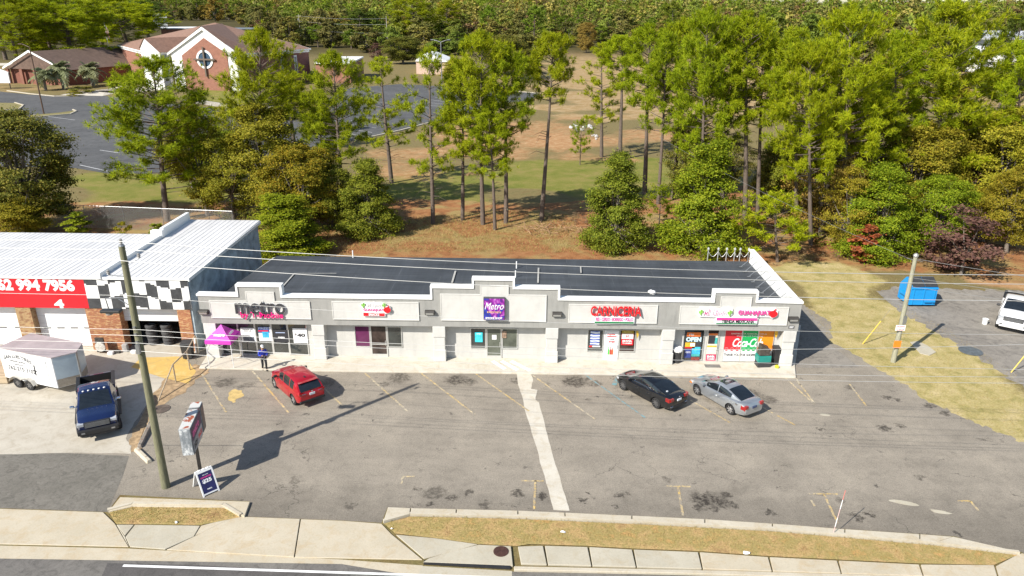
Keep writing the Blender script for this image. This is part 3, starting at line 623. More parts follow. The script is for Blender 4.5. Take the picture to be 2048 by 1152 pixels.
board(s, [(x0+W*a, z0+H*c) for a, c in [(.06,0),(.8,0),(.8,.2),(.95,.25),(1,.45),(.98,.7),(.86,.72),(.8,.85),(.7,.98),(.58,.9),(.45,1.0),(.3,.9),(.15,.98),(.02,.9),(0,.62),(.06,.5)]], SWH, -.16, -.052)
stext('GUANAJUAT', x0+W*.07, z0+H*.32, x0+W*.76, z0+H*.55, s, PINK, y=-.165, ext=.02, bold=.012)
board(s, [(x0+W*.06,z0+.03),(x0+W*.78,z0+.03),(x0+W*.78,z0+H*.25),(x0+W*.06,z0+H*.25)], RED, -.175, -.161, 'stripe'); stext('SNACKS', x0+W*.24, z0+H*.05, x0+W*.6, z0+H*.22, s, SWH, y=-.18, ext=.02, bold=.03)
stext('Mi Lindo', x0+W*.2, z0+H*.62, x0+W*.72, z0+H*.92, s, mat('sign_offwhite', (.6,.58,.58), .5), y=-.165, ext=.012, shear=.3)
b = MB(); cactus(b, x0+W*.08, z0+H*.6, .34, -.19); cactus(b, x0+W*.78, z0+H*.62, .32, -.19); b.build('cactus', LIME, s); apple(s, x0+W*.88, z0+H*.48, .21, -.17, RED)
s = thing('shop_sign', 'square purple and blue lightbox sign with white script on the tallest parapet', 'sign', (0,0,0))
x0, z0 = pz(967.5,638); x1, z1 = pz(1010,594.5); W, H = x1-x0, z1-z0
b = MB(); b.box(x0, -.32, z0, x1, -.052, z1); b.build('cabinet', CHAR, s, bevel=.01)
n = NT('paint_swirl'); n.rough(.4); f = n.noise(1.5, 3, .5, dist=1.6); n.base(n.ramp(f, [(.32, (.03,.03,.22)), (.42, (.02,.05,.40)), (.5, (.12,.01,.18)), (.56, (.30,.02,.34)), (.66, (.55,.28,.60)), (.78, (.25,.02,.30))]))
b = MB(); b.box(x0+.03, -.327, z0+.03, x1-.03, -.321, z1-.03); b.build('face', n.m, s)
stext('Metro', x0+W*.06, z0+H*.5, x0+W*.95, z0+H*.80, s, SWH, y=-.335, ext=.01, shear=.35, bold=.0); stext('EXOTICS', x0+W*.17, z0+H*.34, x0+W*.83, z0+H*.41, s, mat('gold_letter', (.7,.45,.2), .4), y=-.335, ext=.01, bold=.03); stext('SMOKE SHOP', x0+W*.09, z0+H*.07, x0+W*.88, z0+H*.15, s, SWH, y=-.335, ext=.01, bold=.04)
s = thing('shop_sign', 'bold red channel letters over a small green and white strip', 'sign', (0,0,0))
x0, z0 = pz(1181,630); x1, z1 = pz(1283,612.5); stext('CARNICERIA', x0, z0, x1, z1, s, RED, y=-.17, ext=.10, bold=.014)
x0, z0 = pz(1188,646); x1, z1 = pz(1269,633)
b = MB(); rbox(b, x0, z0, x1, z1, -.20, -.052, .06); b.build('backing', SWH, s); b = MB(); b.box(x0+.03, -.203, z0+.02, x1-.03, -.199, z0+.14); b.build('stripe', GRN, s)
stext('RES \u2022 CERDO \u2022 BORREGO \u2022 POLLO', x0+.1, z0+.19, x1-.1, z1-.06, s, PINK, y=-.206, ext=.01, bold=.03)
s = thing('shop_sign', 'wide sign with white script, pink letters, two cacti and a red fruit at right shop', 'sign', (0,0,0))
x0, z0 = pz(1396,634); x1, z1 = pz(1466,615.5); W, H = x1-x0, z1-z0
board(s, [(x0+W*a, z0+H*c) for a, c in [(.05,.05),(.5,0),(.9,.02),(1,.3),(1,.9),(.88,1),(.6,.85),(.42,.98),(.15,.95),(.03,1),(0,.5)]], SWH, -.14, -.052)
stext('Mi Lindo', x0+W*.14, z0+H*.14, x0+W*.83, z0+H*.86, s, PINK, y=-.150, ext=.012, shear=.3, bold=.03); stext('Mi Lindo', x0+W*.145, z0+H*.16, x0+W*.825, z0+H*.85, s, SWH, y=-.162, ext=.02, shear=.3, bold=.0)
b = MB(); cactus(b, x0+W*.07, z0+H*.25, .36, -.18); cactus(b, x0+W*.92, z0+H*.2, .38, -.18); b.build('cactus', LIME, s)
x0, z0 = pz(1472,634); x1, z1 = pz(1557,618); W, H = x1-x0, z1-z0
board(s, [(x0,z0+.02),(x1-.5,z0+.02),(x1-.3,z0-.08),(x1,z0+.1),(x1,z1-.1),(x1-.2,z1+.08),(x1-.5,z1-.02),(x0,z1)], SWH, -.14, -.052); stext('GUANAJUAT', x0+.08, z0+.1, x0+W*.80, z1-.08, s, PINK, y=-.19, ext=.06, bold=.012); apple(s, x1-.3, z0+H*.46, .24, -.15, RED)
x0, z0 = pz(1431,648); x1, z1 = pz(1515,635); H = z1-z0
b = MB(); rbox(b, x0, z0, x1, z1, -.18, -.052, .06); b.build('backing', SWH, s); b = MB(); b.box(x0+.02, -.186, z0+H*.55, x1-.02, -.179, z1-.02); b.build('stripe', PINK, s); b = MB(); b.box(x0+.02, -.186, z0+.03, x1-.02, -.179, z0+H*.22); b.build('stripe', GRN, s)
stext('TIENDA MEXICANA', x0+.35, z0+H*.25, x1-.2, z0+H*.68, s, CHAR, y=-.195, ext=.012, bold=.03)
s = thing('house_number_plate', 'small dark number plate at the right corner of the fascia', 'number plate', (0,0,0))
x0, z0 = pz(1578,658.5); x1, z1 = pz(1590,653); b = MB(); b.box(x0, -.02, z0, x1, -.002, z1); b.build('plate', CHAR, s); stext('3207', x0+.04, z0+.03, x1-.04, z1-.03, s, SWH, y=-.024, ext=.005, bold=.03)
# ------------------------------------------------------------------ posters and stickers on the glass (y just in front of the pane)
def poster(label, px0, py0, px1, py1, m, y=.538, cat='poster'):
    p, q = GY(px0, py1, y), GY(px1, py0, y); o = thing('window_poster', label, cat, (p.x, y, p.z)); W, H = q.x-p.x, q.z-p.z
    b = MB(); b.box(0, -.004, 0, W, .004, H); b.build('sheet', m, o); return o, W, H
def pt(o, body, W, H, a0, c0, a1, c1, m, **k): text(body, o, m, W*(a1-a0), H*(c1-c0), FACE(W*a0, -.006, H*c0), ext=.003, **k)
def pblk(o, W, H, a0, c0, a1, c1, m, nm='picture', y=-.007): b = MB(); b.box(W*a0, y, H*c0, W*a1, -.0045, H*c1); b.build(nm, m, o)
PAPER = mat('paper_white', (.80,.80,.80), .6, var=.03); SKYB = mat('poster_blue', (.05,.42,.75), .5, var=.5, scale=3); NAVY = mat('poster_navy', (.03,.05,.22), .5, var=.3); CYAN = mat('poster_cyan', (.05,.55,.65), .5, var=.35, scale=4); INK = mat('ink', (.03,.03,.035), .6)
YELP = mat('poster_yellow', (.72,.42,.03), .5, var=.2); ORG = mat('poster_orange', (.75,.18,.03), .5, var=.3); TEAL = mat('poster_teal', (.05,.35,.33), .5, var=.6, scale=5); OLIVE = mat('poster_olive', (.32,.22,.02), .5, var=.2)
o, W, H = poster('white poster with a dark device picture on the glass behind the magenta tent', 484, 656, 509, 684, PAPER); pt(o, 'Switch to', W, H, .15,.86,.85,.94, INK); pt(o, 'ON US', W, H, .25,.74,.75,.83, INK); pblk(o, W, H, .12,.03,.9,.38, mat('device_grey', (.12,.13,.16), .4, var=.6, scale=6))
o, W, H = poster('blue and white poster offering a free device beside the open door', 519, 654, 542, 682, PAPER); pblk(o, W, H, 0,.58,.85,1, NAVY, 'block', -.0055); pt(o, 'FREE', W, H, .02,.82,.8,.97, mat('pale_blue', (.5,.6,.85), .5), bold=.04); pblk(o, W, H, .0,.68,.75,.76, RED); pblk(o, W, H, .28,.2,.78,.66, SKYB)
o, W, H = poster('black poster with white emblem on the open glass door', 549, 660, 575, 684, INK); pt(o, 'metro', W, H, .3,.3,.75,.48, PAPER, bold=.04); pblk(o, W, H, .15,.75,.8,.8, mat('pale_blue', (.5,.6,.85), .5), 'line')
o, W, H = poster('white poster reading forty dollars at the right end of the first shop', 588, 657, 613, 686, PAPER); pt(o, '$', W, H, .1,.52,.26,.66, INK, bold=.03); pt(o, '40', W, H, .28,.42,.86,.66, INK, bold=.05); pt(o, 'PER LINE', W, H, .3,.32,.72,.37, INK)
o, W, H = poster('small turquoise poster on the left window of the middle shop', 950, 665, 965, 684, CYAN); pt(o, 'OPEN', W, H, .2,.8,.8,.92, PAPER)
o, W, H = poster('blank white paper notice on the middle shop door', 984, 670, 993, 679, PAPER)
o, W, H = poster('small dark portrait sticker on the right window of the middle shop', 1004, 662, 1013, 676, mat('sticker_brown', (.25,.17,.12), .5, var=.7, scale=8))
n = NT('blue_waves'); n.rough(.5); wv = n.n('ShaderNodeTexWave', wave_type='BANDS', bands_direction='Z'); wv.inputs['Scale'].default_value = 1.6; wv.inputs['Distortion'].default_value = 4; n.l(n.co(), wv.inputs['Vector']); n.base(n.ramp(wv.outputs[0], [(.35, (.06,.10,.38)), (.55, (.7,.74,.82))]))
o, W, H = poster('blue and white striped poster left of the white door', 1180, 662, 1200, 690, n.m); pblk(o, W, H, -.1,-.14,1.1,-.04, PAPER, 'strip'); pblk(o, W, H, -.1,-.14,.25,-.045, RED, 'strip', -.009)
o, W, H = poster('red and white poster under a gold strip right of the white door', 1242, 661, 1268, 690, RED); pblk(o, W, H, 0,.78,1,1, OLIVE, 'block', -.0055); pt(o, 'Jarritos', W, H, .15,.84,.85,.95, mat('pale_gold', (.6,.5,.2), .5)); pblk(o, W, H, .02,.42,.98,.77, PAPER, 'block', -.0055); pt(o, '$5', W, H, .35,.52,.65,.68, RED); pt(o, 'ENV\u00cdA', W, H, .1,.22,.9,.37, PAPER, bold=.05); pt(o, 'TU DINERO', W, H, .1,.08,.9,.18, PAPER, bold=.04)
o, W, H = poster('white door poster with green and red bottles', 1210, 664, 1236, 713, PAPER); pt(o, 'Lupita', W, H, .1,.84,.75,.95, RED, shear=.3); pblk(o, W, H, .1,.79,.9,.83, RED, 'line'); pt(o, 'amigo', W, H, .25,.55,.8,.66, RED, bold=.03); pt(o, 'Hola', W, H, .3,.68,.7,.74, INK)
for k, (a, m_) in enumerate([(.28, mat('bottle_green', (.10,.5,.10), .3)), (.46, mat('bottle_red', (.45,.06,.04), .3)), (.62, mat('bottle_orange', (.6,.14,.06), .3))]):
    b = MB(); b.prismy([(W*a+dx*W, H*z) for dx, z in [(-.08,.08),(.08,.08),(.08,.25),(.03,.33),(.03,.42-.05*(k == 2)),(-.03,.42-.05*(k == 2)),(-.03,.33),(-.08,.25)]], -.009, -.0045); b.build('bottle_picture', m_, o)
y5 = .538
o, W, H = poster('window crowded with OPEN lettering and red, yellow and blue stickers', 1367, 665, 1405, 722, mat('dark_film', (.05,.05,.055), .3, var=.5)); pblk(o, W, H, .05,.86,.9,1, ORG, 'sticker', -.0055); pt(o, 'ria', W, H, .2,.89,.5,.97, PAPER); pt(o, 'OPEN', W, H, .03,.68,.97,.84, mat('open_blue', (.55,.75,.85), .4), bold=.06)
pblk(o, W, H, 0,.5,.62,.65, YELP, 'sticker'); pblk(o, W, H, .32,.52,.6,.63, PAPER, 'sticker', -.009); pblk(o, W, H, 0,.45,.62,.5, RED, 'sticker'); pblk(o, W, H, .0,.12,.42,.42, NAVY, 'sticker'); pblk(o, W, H, .45,.25,.97,.5, SKYB, 'sticker'); pblk(o, W, H, .45,.17,.97,.25, TEAL, 'sticker'); pblk(o, W, H, .45,.02,.97,.14, mat('sticker_maroon', (.22,.05,.04), .5, var=.5, scale=8), 'sticker'); pt(o, 'PRODUCTOS', W, H, .05,.28,.38,.34, PAPER)
o, W, H = poster('door covered by red and white money-transfer poster with black panel above', 1411, 667, 1437, 721, mat('poster_cream', (.72,.66,.55), .5, var=.1)); pblk(o, W, H, .05,.62,.75,.92, INK, 'block'); pblk(o, W, H, .05,.93,.95,1, ORG, 'block'); pblk(o, W, H, .72,.62,.98,.85, TEAL, 'sticker', -.009); pblk(o, W, H, 0,0,1,.24, mat('poster_rose', (.55,.05,.12), .5), 'block'); pt(o, 'ENV\u00cdA', W, H, .12,.11,.88,.21, PAPER, bold=.05); pt(o, 'TU DINERO', W, H, .12,.03,.88,.09, PAPER, bold=.04); pblk(o, W, H, .0,.5,.98,.56, YELP, 'block')
# soft-drink window banner across three panes
o = thing('window_banner', 'three-colour red, green and orange window banner with white script and black thank-you line', 'banner', (0,0,0))
xa, xb = w5[4]+.05, w5[7]-.05; zt, zm, zb = 2.48, 1.02, .30
for i, m_ in enumerate((BANR, BANG, BANO)):
    x0 = w5[4+i]+.04; x1 = w5[5+i]-.04; b = MB(); k = 6
    pts = [(x0,zt),(x0,zm)]+[(x0+(x1-x0)*(j+.5*(1+math.cos(t)))/3.0 if 0 else x0+(x1-x0)*(j+u)/3, zm-.12*math.sin(PI*u)) for j in range(3) for u in (.17,.33,.5,.67,.83,1.0) for t in (0,)]+[(x1,zt)]
    b.prismy(pts, .566, .5745); b.build('colour_panel', m_, o)
def bt(body, x0, z0, x1, z1, m, **k): text(body, o, m, x1-x0, z1-z0, FACE(x0, .565, z0), ext=.004, **k)
LW = xb-xa
bt('Coca-Cola', xa+LW*.17, 1.20, xa+LW*.80, 1.82, SWH, shear=.35, bold=.02, space=.86); bt('DISFRUTA COCA-COLA', xa+LW*.12, 2.10, xa+LW*.86, 2.20, mat('pale_rose', (.75,.62,.55), .5)); bt('Delicious and Refreshing', xa+LW*.24, 1.92, xa+LW*.78, 2.04, SWH, bold=.01)
bt('THANK YOU FOR SHOPPING WITH US', xa+.04, .52, xa+LW*1.0, .72, INK, bold=.02)
for i in range(3):
    b = MB()
    for j in range(3):
        cx = w5[4+i]+.04+(w5[5+i]-w5[4+i]-.08)*(j+.5)/3
        b.tube([(cx-.12,.5655,zm+.03),(cx,.5655,zm-.03),(cx+.12,.5655,zm+.03)], .006, 4); b.tube([(cx-.08,.5655,zm+.10),(cx+.08,.5655,zm+.10)], .006, 4)
    for j in range(5): cx = w5[4+i]+.1+j*.17; b.box(cx, .562, 2.42, cx+.05, .5655, 2.435)
    b.build('trim_pattern', SWH, o)
# feather flag stubs, mat, bag on roof
o = thing('feather_flag', 'small yellow flag fixed above the right end of the soft-drink banner', 'flag'); p = GY(1551,668,.5); b = MB(); b.prismy([(p.x-.1,2.5),(p.x+.08,2.55),(p.x+.12,2.2),(p.x+.02,1.95),(p.x-.08,2.2)], .40, .42); b.build('cloth', YELP, o); b = MB(); b.tube([(p.x,.41,2.5),(p.x,.56,2.5)], .012, 6); b.build('bracket', GREY, o)
o = thing('feather_flag', 'small yellow flag beside the right window of the red-lettered shop', 'flag'); p = GY(1274,668,.5); b = MB(); b.prismy([(p.x-.08,2.3),(p.x+.06,2.32),(p.x+.1,2.0),(p.x,1.75)], .40, .42); b.build('cloth', mat('flag_gold', (.6,.38,.05), .7, var=.4), o); b = MB(); b.tube([(p.x,.41,2.25),(p.x,.56,2.25)], .012, 6); b.build('bracket', GREY, o)
p = G(1425,732,.125); b = MB(); b.box(p.x-.5,p.y-.22,.121,p.x+.5,p.y+.22,.14); tag(b.build('door_mat', mat('mat_grey', (.16,.155,.14), .95, var=.3), bevel=.005), 'grey door mat in front of the money-transfer poster door', 'door mat')
p = G(1303,588,3.66); b = MB()
for k in range(5): b.lathe([(.02,-.1),(.14,-.06),(.17,.02),(.11,.1),(.02,.12)], 9, 0, Matrix.Translation((p.x+random.uniform(-.13,.13),p.y+random.uniform(-.08,.08),3.78+random.uniform(0,.06))) @ Matrix.Rotation(k,4,'X'))
tag(b.build('plastic_bag', WHITE, smooth=60), 'crumpled white plastic bag lying on the black roof', 'bag')
# row of white vent posts behind the shop
for k, px in enumerate((1416,1436,1453,1469,1480,1497)):
    p = GY(px, 508, 11.3); o = thing('service_mast', ['white service mast behind the roof, first from the left of the row','white service mast behind the roof, second from the left','white service mast behind the roof, third from the left','white service mast behind the roof, fourth from the left','white service mast behind the roof, fifth from the left','grey service mast standing nearest the white side parapet'][k], 'mast', (p.x,11.3,0), 0, 'service masts behind the shop row')
    b = MB(); b.tube([(0,0,0),(0,0,4.4)], .035, 7); b.build('pole', ALU if k < 5 else GREY, o); b = MB(); b.lathe([(.05,4.35),(.09,4.45),(.08,4.55),(.02,4.6)], 8); b.build('weather_head', ALU, o)
    if k < 5:
        b = MB(); L = GY((1436,1453,1469,1480,1497)[k], 508, 11.3).x-p.x; b.tube([(L*t,0,4.3-.45*math.sin(PI*t)) for t in np.linspace(0,1,7)], .018, 5); b.build('service_cable', ALU, o)
# ------------------------------------------------------------------ tyre shop
def brickmat(name, c1, c2, mort, bw=.22, bh=.075, var=1.0, mix3=None):
    n = NT(name); n.rough(.9); br = n.n('ShaderNodeTexBrick'); br.inputs['Scale'].default_value = 1; br.inputs['Mortar Size'].default_value = bh*.1; br.inputs['Brick Width'].default_value = bw; br.inputs['Row Height'].default_value = bh
    br.inputs['Bias'].default_value = .0
    cx = n.n('ShaderNodeSeparateXYZ'); n.l(n.co(), cx.inputs[0]); cb = n.n('ShaderNodeCombineXYZ'); n.l(n.math('ADD', cx.outputs[0], cx.outputs[1]), cb.inputs[0]); n.l(cx.outputs[2], cb.inputs[1]); n.l(cb.outputs[0], br.inputs['Vector'])
    br.inputs['Color1'].default_value = c1+(1,); br.inputs['Color2'].default_value = c2+(1,); br.inputs['Mortar'].default_value = mort+(1,)
    c = br.outputs[0]
    if mix3:
        wn = n.noise(1, 2, .5, vec=cb.outputs[0], stretch=(1.6/bw*.5, 1.3/bh*.5, 1)); c = n.mix(n.ramp(wn, [(.5, 0.0), (.62, .85)]), c, mix3)
    n.base(n.mix(.5, c, n.ramp(n.noise(1.3, 5, .7), [(.3, .7), (.7, 1.2)]), 'MULTIPLY')); return n.m
BRK = brickmat('mixed_brick', (.30,.085,.035), (.40,.16,.06), (.30,.22,.15), .24, .075, mix3=(.50,.31,.15))
TANB = brickmat('tan_brick', (.34,.20,.09), (.42,.27,.12), (.33,.26,.17), .24, .075, mix3=(.22,.10,.05))
n = NT('ribbed_roof'); n.rough(.45, .0); sx = n.n('ShaderNodeSeparateXYZ'); n.l(n.co(), sx.inputs[0])
rib = n.ramp(n.noise(1.4, 5, .7, stretch=(1,.15,1)), [(.35, .88), (.6, 1.0)])
n.base(n.mix(1.0, n.ramp(n.noise(.6, 5, .7, stretch=(1,.2,1)), [(.3, (.60,.59,.58)), (.7, (.76,.75,.74))]), rib, 'MULTIPLY')); RIBR = n.m
BLUEW = mat('painted_block', (.32,.38,.42), .9, var=.4, scale=1.5, bump=.4, bscale=6)
TX0, TX1, TXM, TY, TZ = -44.0, -22.15, -27.85, 1.2, 5.3
ts = thing('tyre_shop', 'white-roofed brick garage with red sign band and checkered band above its doors', 'building', (0,0,0))
def rp(x, z0, z1): return [(x, z0), (x, z1)]
b = MB(); b.box(TX0, 3.2, 0, TX0+.3, 10.4, 5.0); b.box(TX0+.301, 10.1, 0, -28.0, 10.4, 5.0); b.box(-28.0, 14.2, 0, TX1, 14.5, 5.15); b.build('rear_wall', BLUEW, ts)
b = MB(); b.box(TX1-.3, TY+.05, 0, TX1, 14.199, 5.16); b.build('side_wall', BLUEW, ts)
b = MB(); b.box(-28.2, 10.401, 0, -28.001, 14.199, 5.1); b.build('inner_wall', BLUEW, ts)
# roofs with real standing ribs
def ribroof(x0, x1, y0, y1, z0, z1, name):
    b = MB(); b.add([(x0,y0,z0-.08),(x1,y0,z0-.08),(x1,y1,z1-.08),(x0,y1,z1-.08),(x0,y0,z0),(x1,y0,z0),(x1,y1,z1),(x0,y1,z1)], [(0,3,2,1),(4,5,6,7),(0,1,5,4),(1,2,6,5),(2,3,7,6),(3,0,4,7)])
    x = x0+.2
    while x < x1-.1:
        b.add([(x-.035,y0,z0+.001),(x+.035,y0,z0+.001),(x+.035,y1,z1+.001),(x-.035,y1,z1+.001),(x-.015,y0,z0+.02),(x+.015,y0,z0+.02),(x+.015,y1,z1+.02),(x-.015,y1,z1+.02)], [(4,5,6,7),(0,1,5,4),(1,2,6,5),(2,3,7,6),(3,0,4,7)]); x += .40
    return b.build(name, RIBR, ts)
ribroof(TX0-.2, TXM-.1, TY-.08, 10.6, 5.30, 5.38, 'roof'); ribroof(TXM+.1, TX1+.15, TY-.08, 14.7, 5.30, 5.40, 'roof')
b = MB(); b.box(TXM-.12, TY-.2, 5.2, TXM+.12, 10.0, 5.62); b.box(TXM-.15, 10.0, 5.2, TXM+.15, 14.6, 6.05); b.box(TXM-.7, 9.6, 5.39, TXM+.2, 10.0, 5.95); b.build('divider_parapet', CAPM, ts, bevel=.02)
b = MB(); b.box(TX0-.2, TY-.13, 5.16, TX1+.2, TY-.085, 5.33); b.box(TX1+.155, TY-.2, 5.12, TX1+.22, 14.7, 5.34); b.build('eave_trim', CAPM, ts)
ZF = 3.08
REDS = mat('red_sign_paint', (.60,.012,.022), .5, var=.12, scale=2)
b = MB(); b.box(TX0, TY-.06, ZF, -29.0, TY+.1, 5.135); o = b.build('sign_band', REDS, ts)
x0, x1 = GY(0, 570, TY-.06).x, GY(146, 570, TY-.06).x
def tw(body, px0, py0, px1, py1, **k):
    p, q = GY(px0, py1, TY-.065), GY(px1, py0, TY-.065); text(body, o, WHITE, q.x-p.x, q.z-p.z, FACE(p.x, TY-.0605, p.z), ext=.012, bold=.05, **k)
tw('762 994 7956', -18, 559, 146, 581); tw('4', 110, 599, 126, 616)
# wavy checkered band
CHKB, CHKW = mat('checker_black', (.05,.052,.055), .6, var=.35), mat('checker_white', (.78,.78,.77), .6, var=.05)
b = MB(); nx_, nz_ = 56, 20; xa, xb = -29.0, TX1+.02
V = [(xa+(xb-xa)*i/nx_, TY-.06, ZF+(5.135-ZF)*j/nz_) for j in range(nz_+1) for i in range(nx_+1)]
b.v = [Vector(p) for p in V]
for j in range(nz_):
    for i in range(nx_):
        u, v = (i+.5)/nx_, (j+.5)/nz_
        cu = u*8.6; cv = (v+.13*math.sin(u*8.5+.8)+.10*u)*2.15
        b.f.append([j*(nx_+1)+i, j*(nx_+1)+i+1, (j+1)*(nx_+1)+i+1, (j+1)*(nx_+1)+i]); b.mi.append((int(math.floor(cu))+int(math.floor(cv+10))) % 2)
b.build('checkered_band', [CHKB, CHKW], ts)
b = MB(); b.box(-28.999, TY-.05, ZF, TX1, TY+.1, 5.134); b.build('band_backing', CHKW, ts)
b = MB(); b.box(TX0, TY+.1, ZF, TX1-.301, TY+.3, 5.13); b.box(TX0+.3, TY+.3, 4.95, TX1-.31, 10.0, 5.1); b.build('lintel', BLUEW, ts)
def pier(px0, px1, m, nm='brick_pier', py=640):
    x0, x1 = GY(px0, py, TY).x, GY(px1, py, TY).x; b = MB(); b.box(x0, TY-.02, 0, x1, TY+.75, ZF-.003); b.build(nm, m, ts); return x0, x1
_, a0 = pier(-120, -88, TANB); p2 = pier(36, 66, TANB); p3 = pier(175, 241, BRK); p4 = pier(357, 383, BRK)
n = NT('door_panel_white'); n.rough(.5); sz = n.n('ShaderNodeSeparateXYZ'); n.l(n.co(), sz.inputs[0]); gr = n.ramp(n.math('FRACT', n.math('MULTIPLY', sz.outputs[2], 1.75)), [(0.0, .5), (.04, 1.0), (.97, 1.0), (1.0, .6)])
n.base(n.mix(1.0, n.ramp(n.noise(1, 4), [(.3, (.72,.72,.72)), (.7, (.80,.80,.80))]), gr, 'MULTIPLY')); DOORM = n.m
def roller(x0, x1, z0, z1, slots, y=TY+.5):
    b = MB(); k = max(1, round((z1-z0)/.57)); 
    for i in range(k): za = z0+(z1-z0)*i/k; b.box(x0, y, za+.012, x1, y+.05, z0+(z1-z0)*(i+1)/k); b.box(x0, y+.012, za, x1, y+.049, za+.0119)
    d = b.build('garage_door', DOORM, ts)
    for i in range(slots): cx = x0+(x1-x0)*(i+.55)/slots; b = MB(); b.box(cx-.26, y-.006, 1.32, cx+.26, y+.01, 1.43); b.build('door_window', DARK, d)
    return d
roller(p2[1]+.0, p3[0], .05, ZF-.01, 4); roller(a0, p2[0], .05, ZF-.01, 4)
roller(p3[1], p4[0], 1.98, ZF-.01, 0)
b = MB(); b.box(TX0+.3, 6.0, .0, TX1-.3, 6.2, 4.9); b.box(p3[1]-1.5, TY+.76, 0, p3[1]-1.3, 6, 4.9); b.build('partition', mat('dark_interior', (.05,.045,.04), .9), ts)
# stacked tyres in the half-open bay
def tyre_mesh(R_=.36, W_=.24, rim=.2):
    b = MB(); b.lathe([(rim,0.01),(R_*.8,0),(R_*.95,.02),(R_,W_*.22),(R_,W_*.78),(R_*.95,W_-.02),(R_*.8,W_),(rim,W_-.01)], 22)
    f = b.f[:-2]; b.f = f+[(7*22+j, 7*22+(j+1)%22, (j+1)%22, j) for j in range(22)]; b.mi = [0]*len(b.f); return b
tm = tyre_mesh().build('tyre', mat('worn_tyre', (.06,.06,.062), .8, var=.25, scale=6), smooth=40)
first = True
for s_, px in enumerate((303,333)):
    p = GY(px, 690, TY+.75); nm_ = ('left', 'right')[s_]
    for k in range(6):
        o = tm if first else tm.copy()
        if not first: COL.objects.link(o)
        first = False; o.location = (p.x+random.uniform(-.03,.03), TY+.72+.36+.05*s_, .025+k*.243); o.rotation_euler = (0,0,k)
        tag(o, f'black tyre {("at the bottom","second from the bottom","third from the bottom","fourth from the bottom","fifth from the bottom","on the top")[k]} of the {("stack nearer the utility pole","stack nearer the corner brick pier")[s_]}', 'tyre', 'tyres stacked in the open garage bay')
# ------------------------------------------------------------------ church and what stands round it
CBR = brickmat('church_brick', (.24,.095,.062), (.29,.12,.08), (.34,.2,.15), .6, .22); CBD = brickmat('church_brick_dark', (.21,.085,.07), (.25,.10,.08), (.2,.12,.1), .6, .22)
SHG = mat('brown_shingle', (.24,.14,.10), .9, var=.2, scale=1.2, bump=.4, bscale=4); SHGD = mat('dark_shingle', (.13,.085,.065), .9, var=.25, scale=1)
ch = thing('church', 'large brick church with brown hipped roof, white wings and round window with cross', 'church', (0,0,0))
FP = [(-133,205),(-106,169),(-97.6,165.6),(-78,162),(-67,190),(-80,218),(-122,228)]; EZ = 9.6; PK = Vector((-93.2,187,16.9))
b = MB(); k = len(FP)
for i in range(k):
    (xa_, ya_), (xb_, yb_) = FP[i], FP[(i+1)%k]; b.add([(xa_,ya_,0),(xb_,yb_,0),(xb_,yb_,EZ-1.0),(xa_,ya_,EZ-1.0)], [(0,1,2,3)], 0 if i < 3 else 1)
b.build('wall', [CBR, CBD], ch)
b = MB(); c0 = Vector((-98,195))
def off(p, d): v = Vector(p)-c0; return c0+v*(1+d/v.length)
O = [off(p, .9) for p in FP]
for i in range(k):
    p, q_ = Vector(FP[i]), Vector(FP[(i+1)%k]); u = (q_-p).normalized(); nn = Vector((u.y,-u.x))*.25; p = p+nn; q_ = q_+nn; b.prism([p, q_, q_-nn*2, p-nn*2], EZ-1.0, EZ-.02)
b.build('white_band', CAPM, ch)
b = MB()
for i in range(k): b.add([(O[i].x,O[i].y,EZ),(O[(i+1)%k].x,O[(i+1)%k].y,EZ),PK], [(0,1,2)])
b.build('roof', SHG, ch)
b = MB()
for i in range(k):
    p, q_ = O[i], O[(i+1)%k]; b.add([(p.x,p.y,EZ-.35),(q_.x,q_.y,EZ-.35),(q_.x,q_.y,EZ+.02),(p.x,p.y,EZ+.02)], [(0,1,2,3)])
b.build('eave_board', CAPM, ch)
# front gable: axis towards the viewer
A = Vector((-97.2,165.3,0)); B = Vector((-78.0,161.6,0)); U = (B-A).normalized(); N_ = Vector((U.y,-U.x,0)); gw = (B-A).length; UPV = Vector((0,0,1))
def gp(u, z, out=0.0): return A+U*u+N_*out+UPV*z
def gpanel(pts, o0, o1, name, m, par=ch):
    b = MB(); n_ = len(pts); b.add([gp(u,z,o1) for u,z in pts]+[gp(u,z,o0) for u,z in pts], [tuple(range(n_)), tuple(range(n_,2*n_))[::-1]]+[(i,n_+i,n_+(i+1)%n_,(i+1)%n_) for i in range(n_)]); return b.build(name, m, par)
ga = 10.6
gpanel([(0,0),(gw,0),(gw,9.9),(ga,15.8),(0,9.6)], -.5, .8, 'gable_wall', CAPM)
gpanel([(3.3,0),(gw-2.6,0),(gw-2.6,9.6),(ga,13.6),(3.3,9.0)], .8, .95, 'brick_face', CBR)
b = MB(); a0, a1, a2 = gp(-1.0,9.3,1.3), gp(ga,16.6,1.3), gp(gw+1,9.6,1.3); back = Vector((-90.8,186,16.7))
for p, q_ in ((a0,a1),(a1,a2)):
    if p is a0: b.add([p,q_,back,p-N_*9], [(0,1,2,3)])
    else: b.add([p,q_,q_-N_*9,back], [(0,1,3),(1,2,3)] if 0 else [(0,1,2,3)])
b.build('gable_roof', SHG, ch)
gpanel([(-1.0,8.9),(-1.0,9.5),(ga,16.4),(gw+1,9.7),(gw+1,9.1),(ga,15.6)], .9, 1.25, 'bargeboard', CAPM)
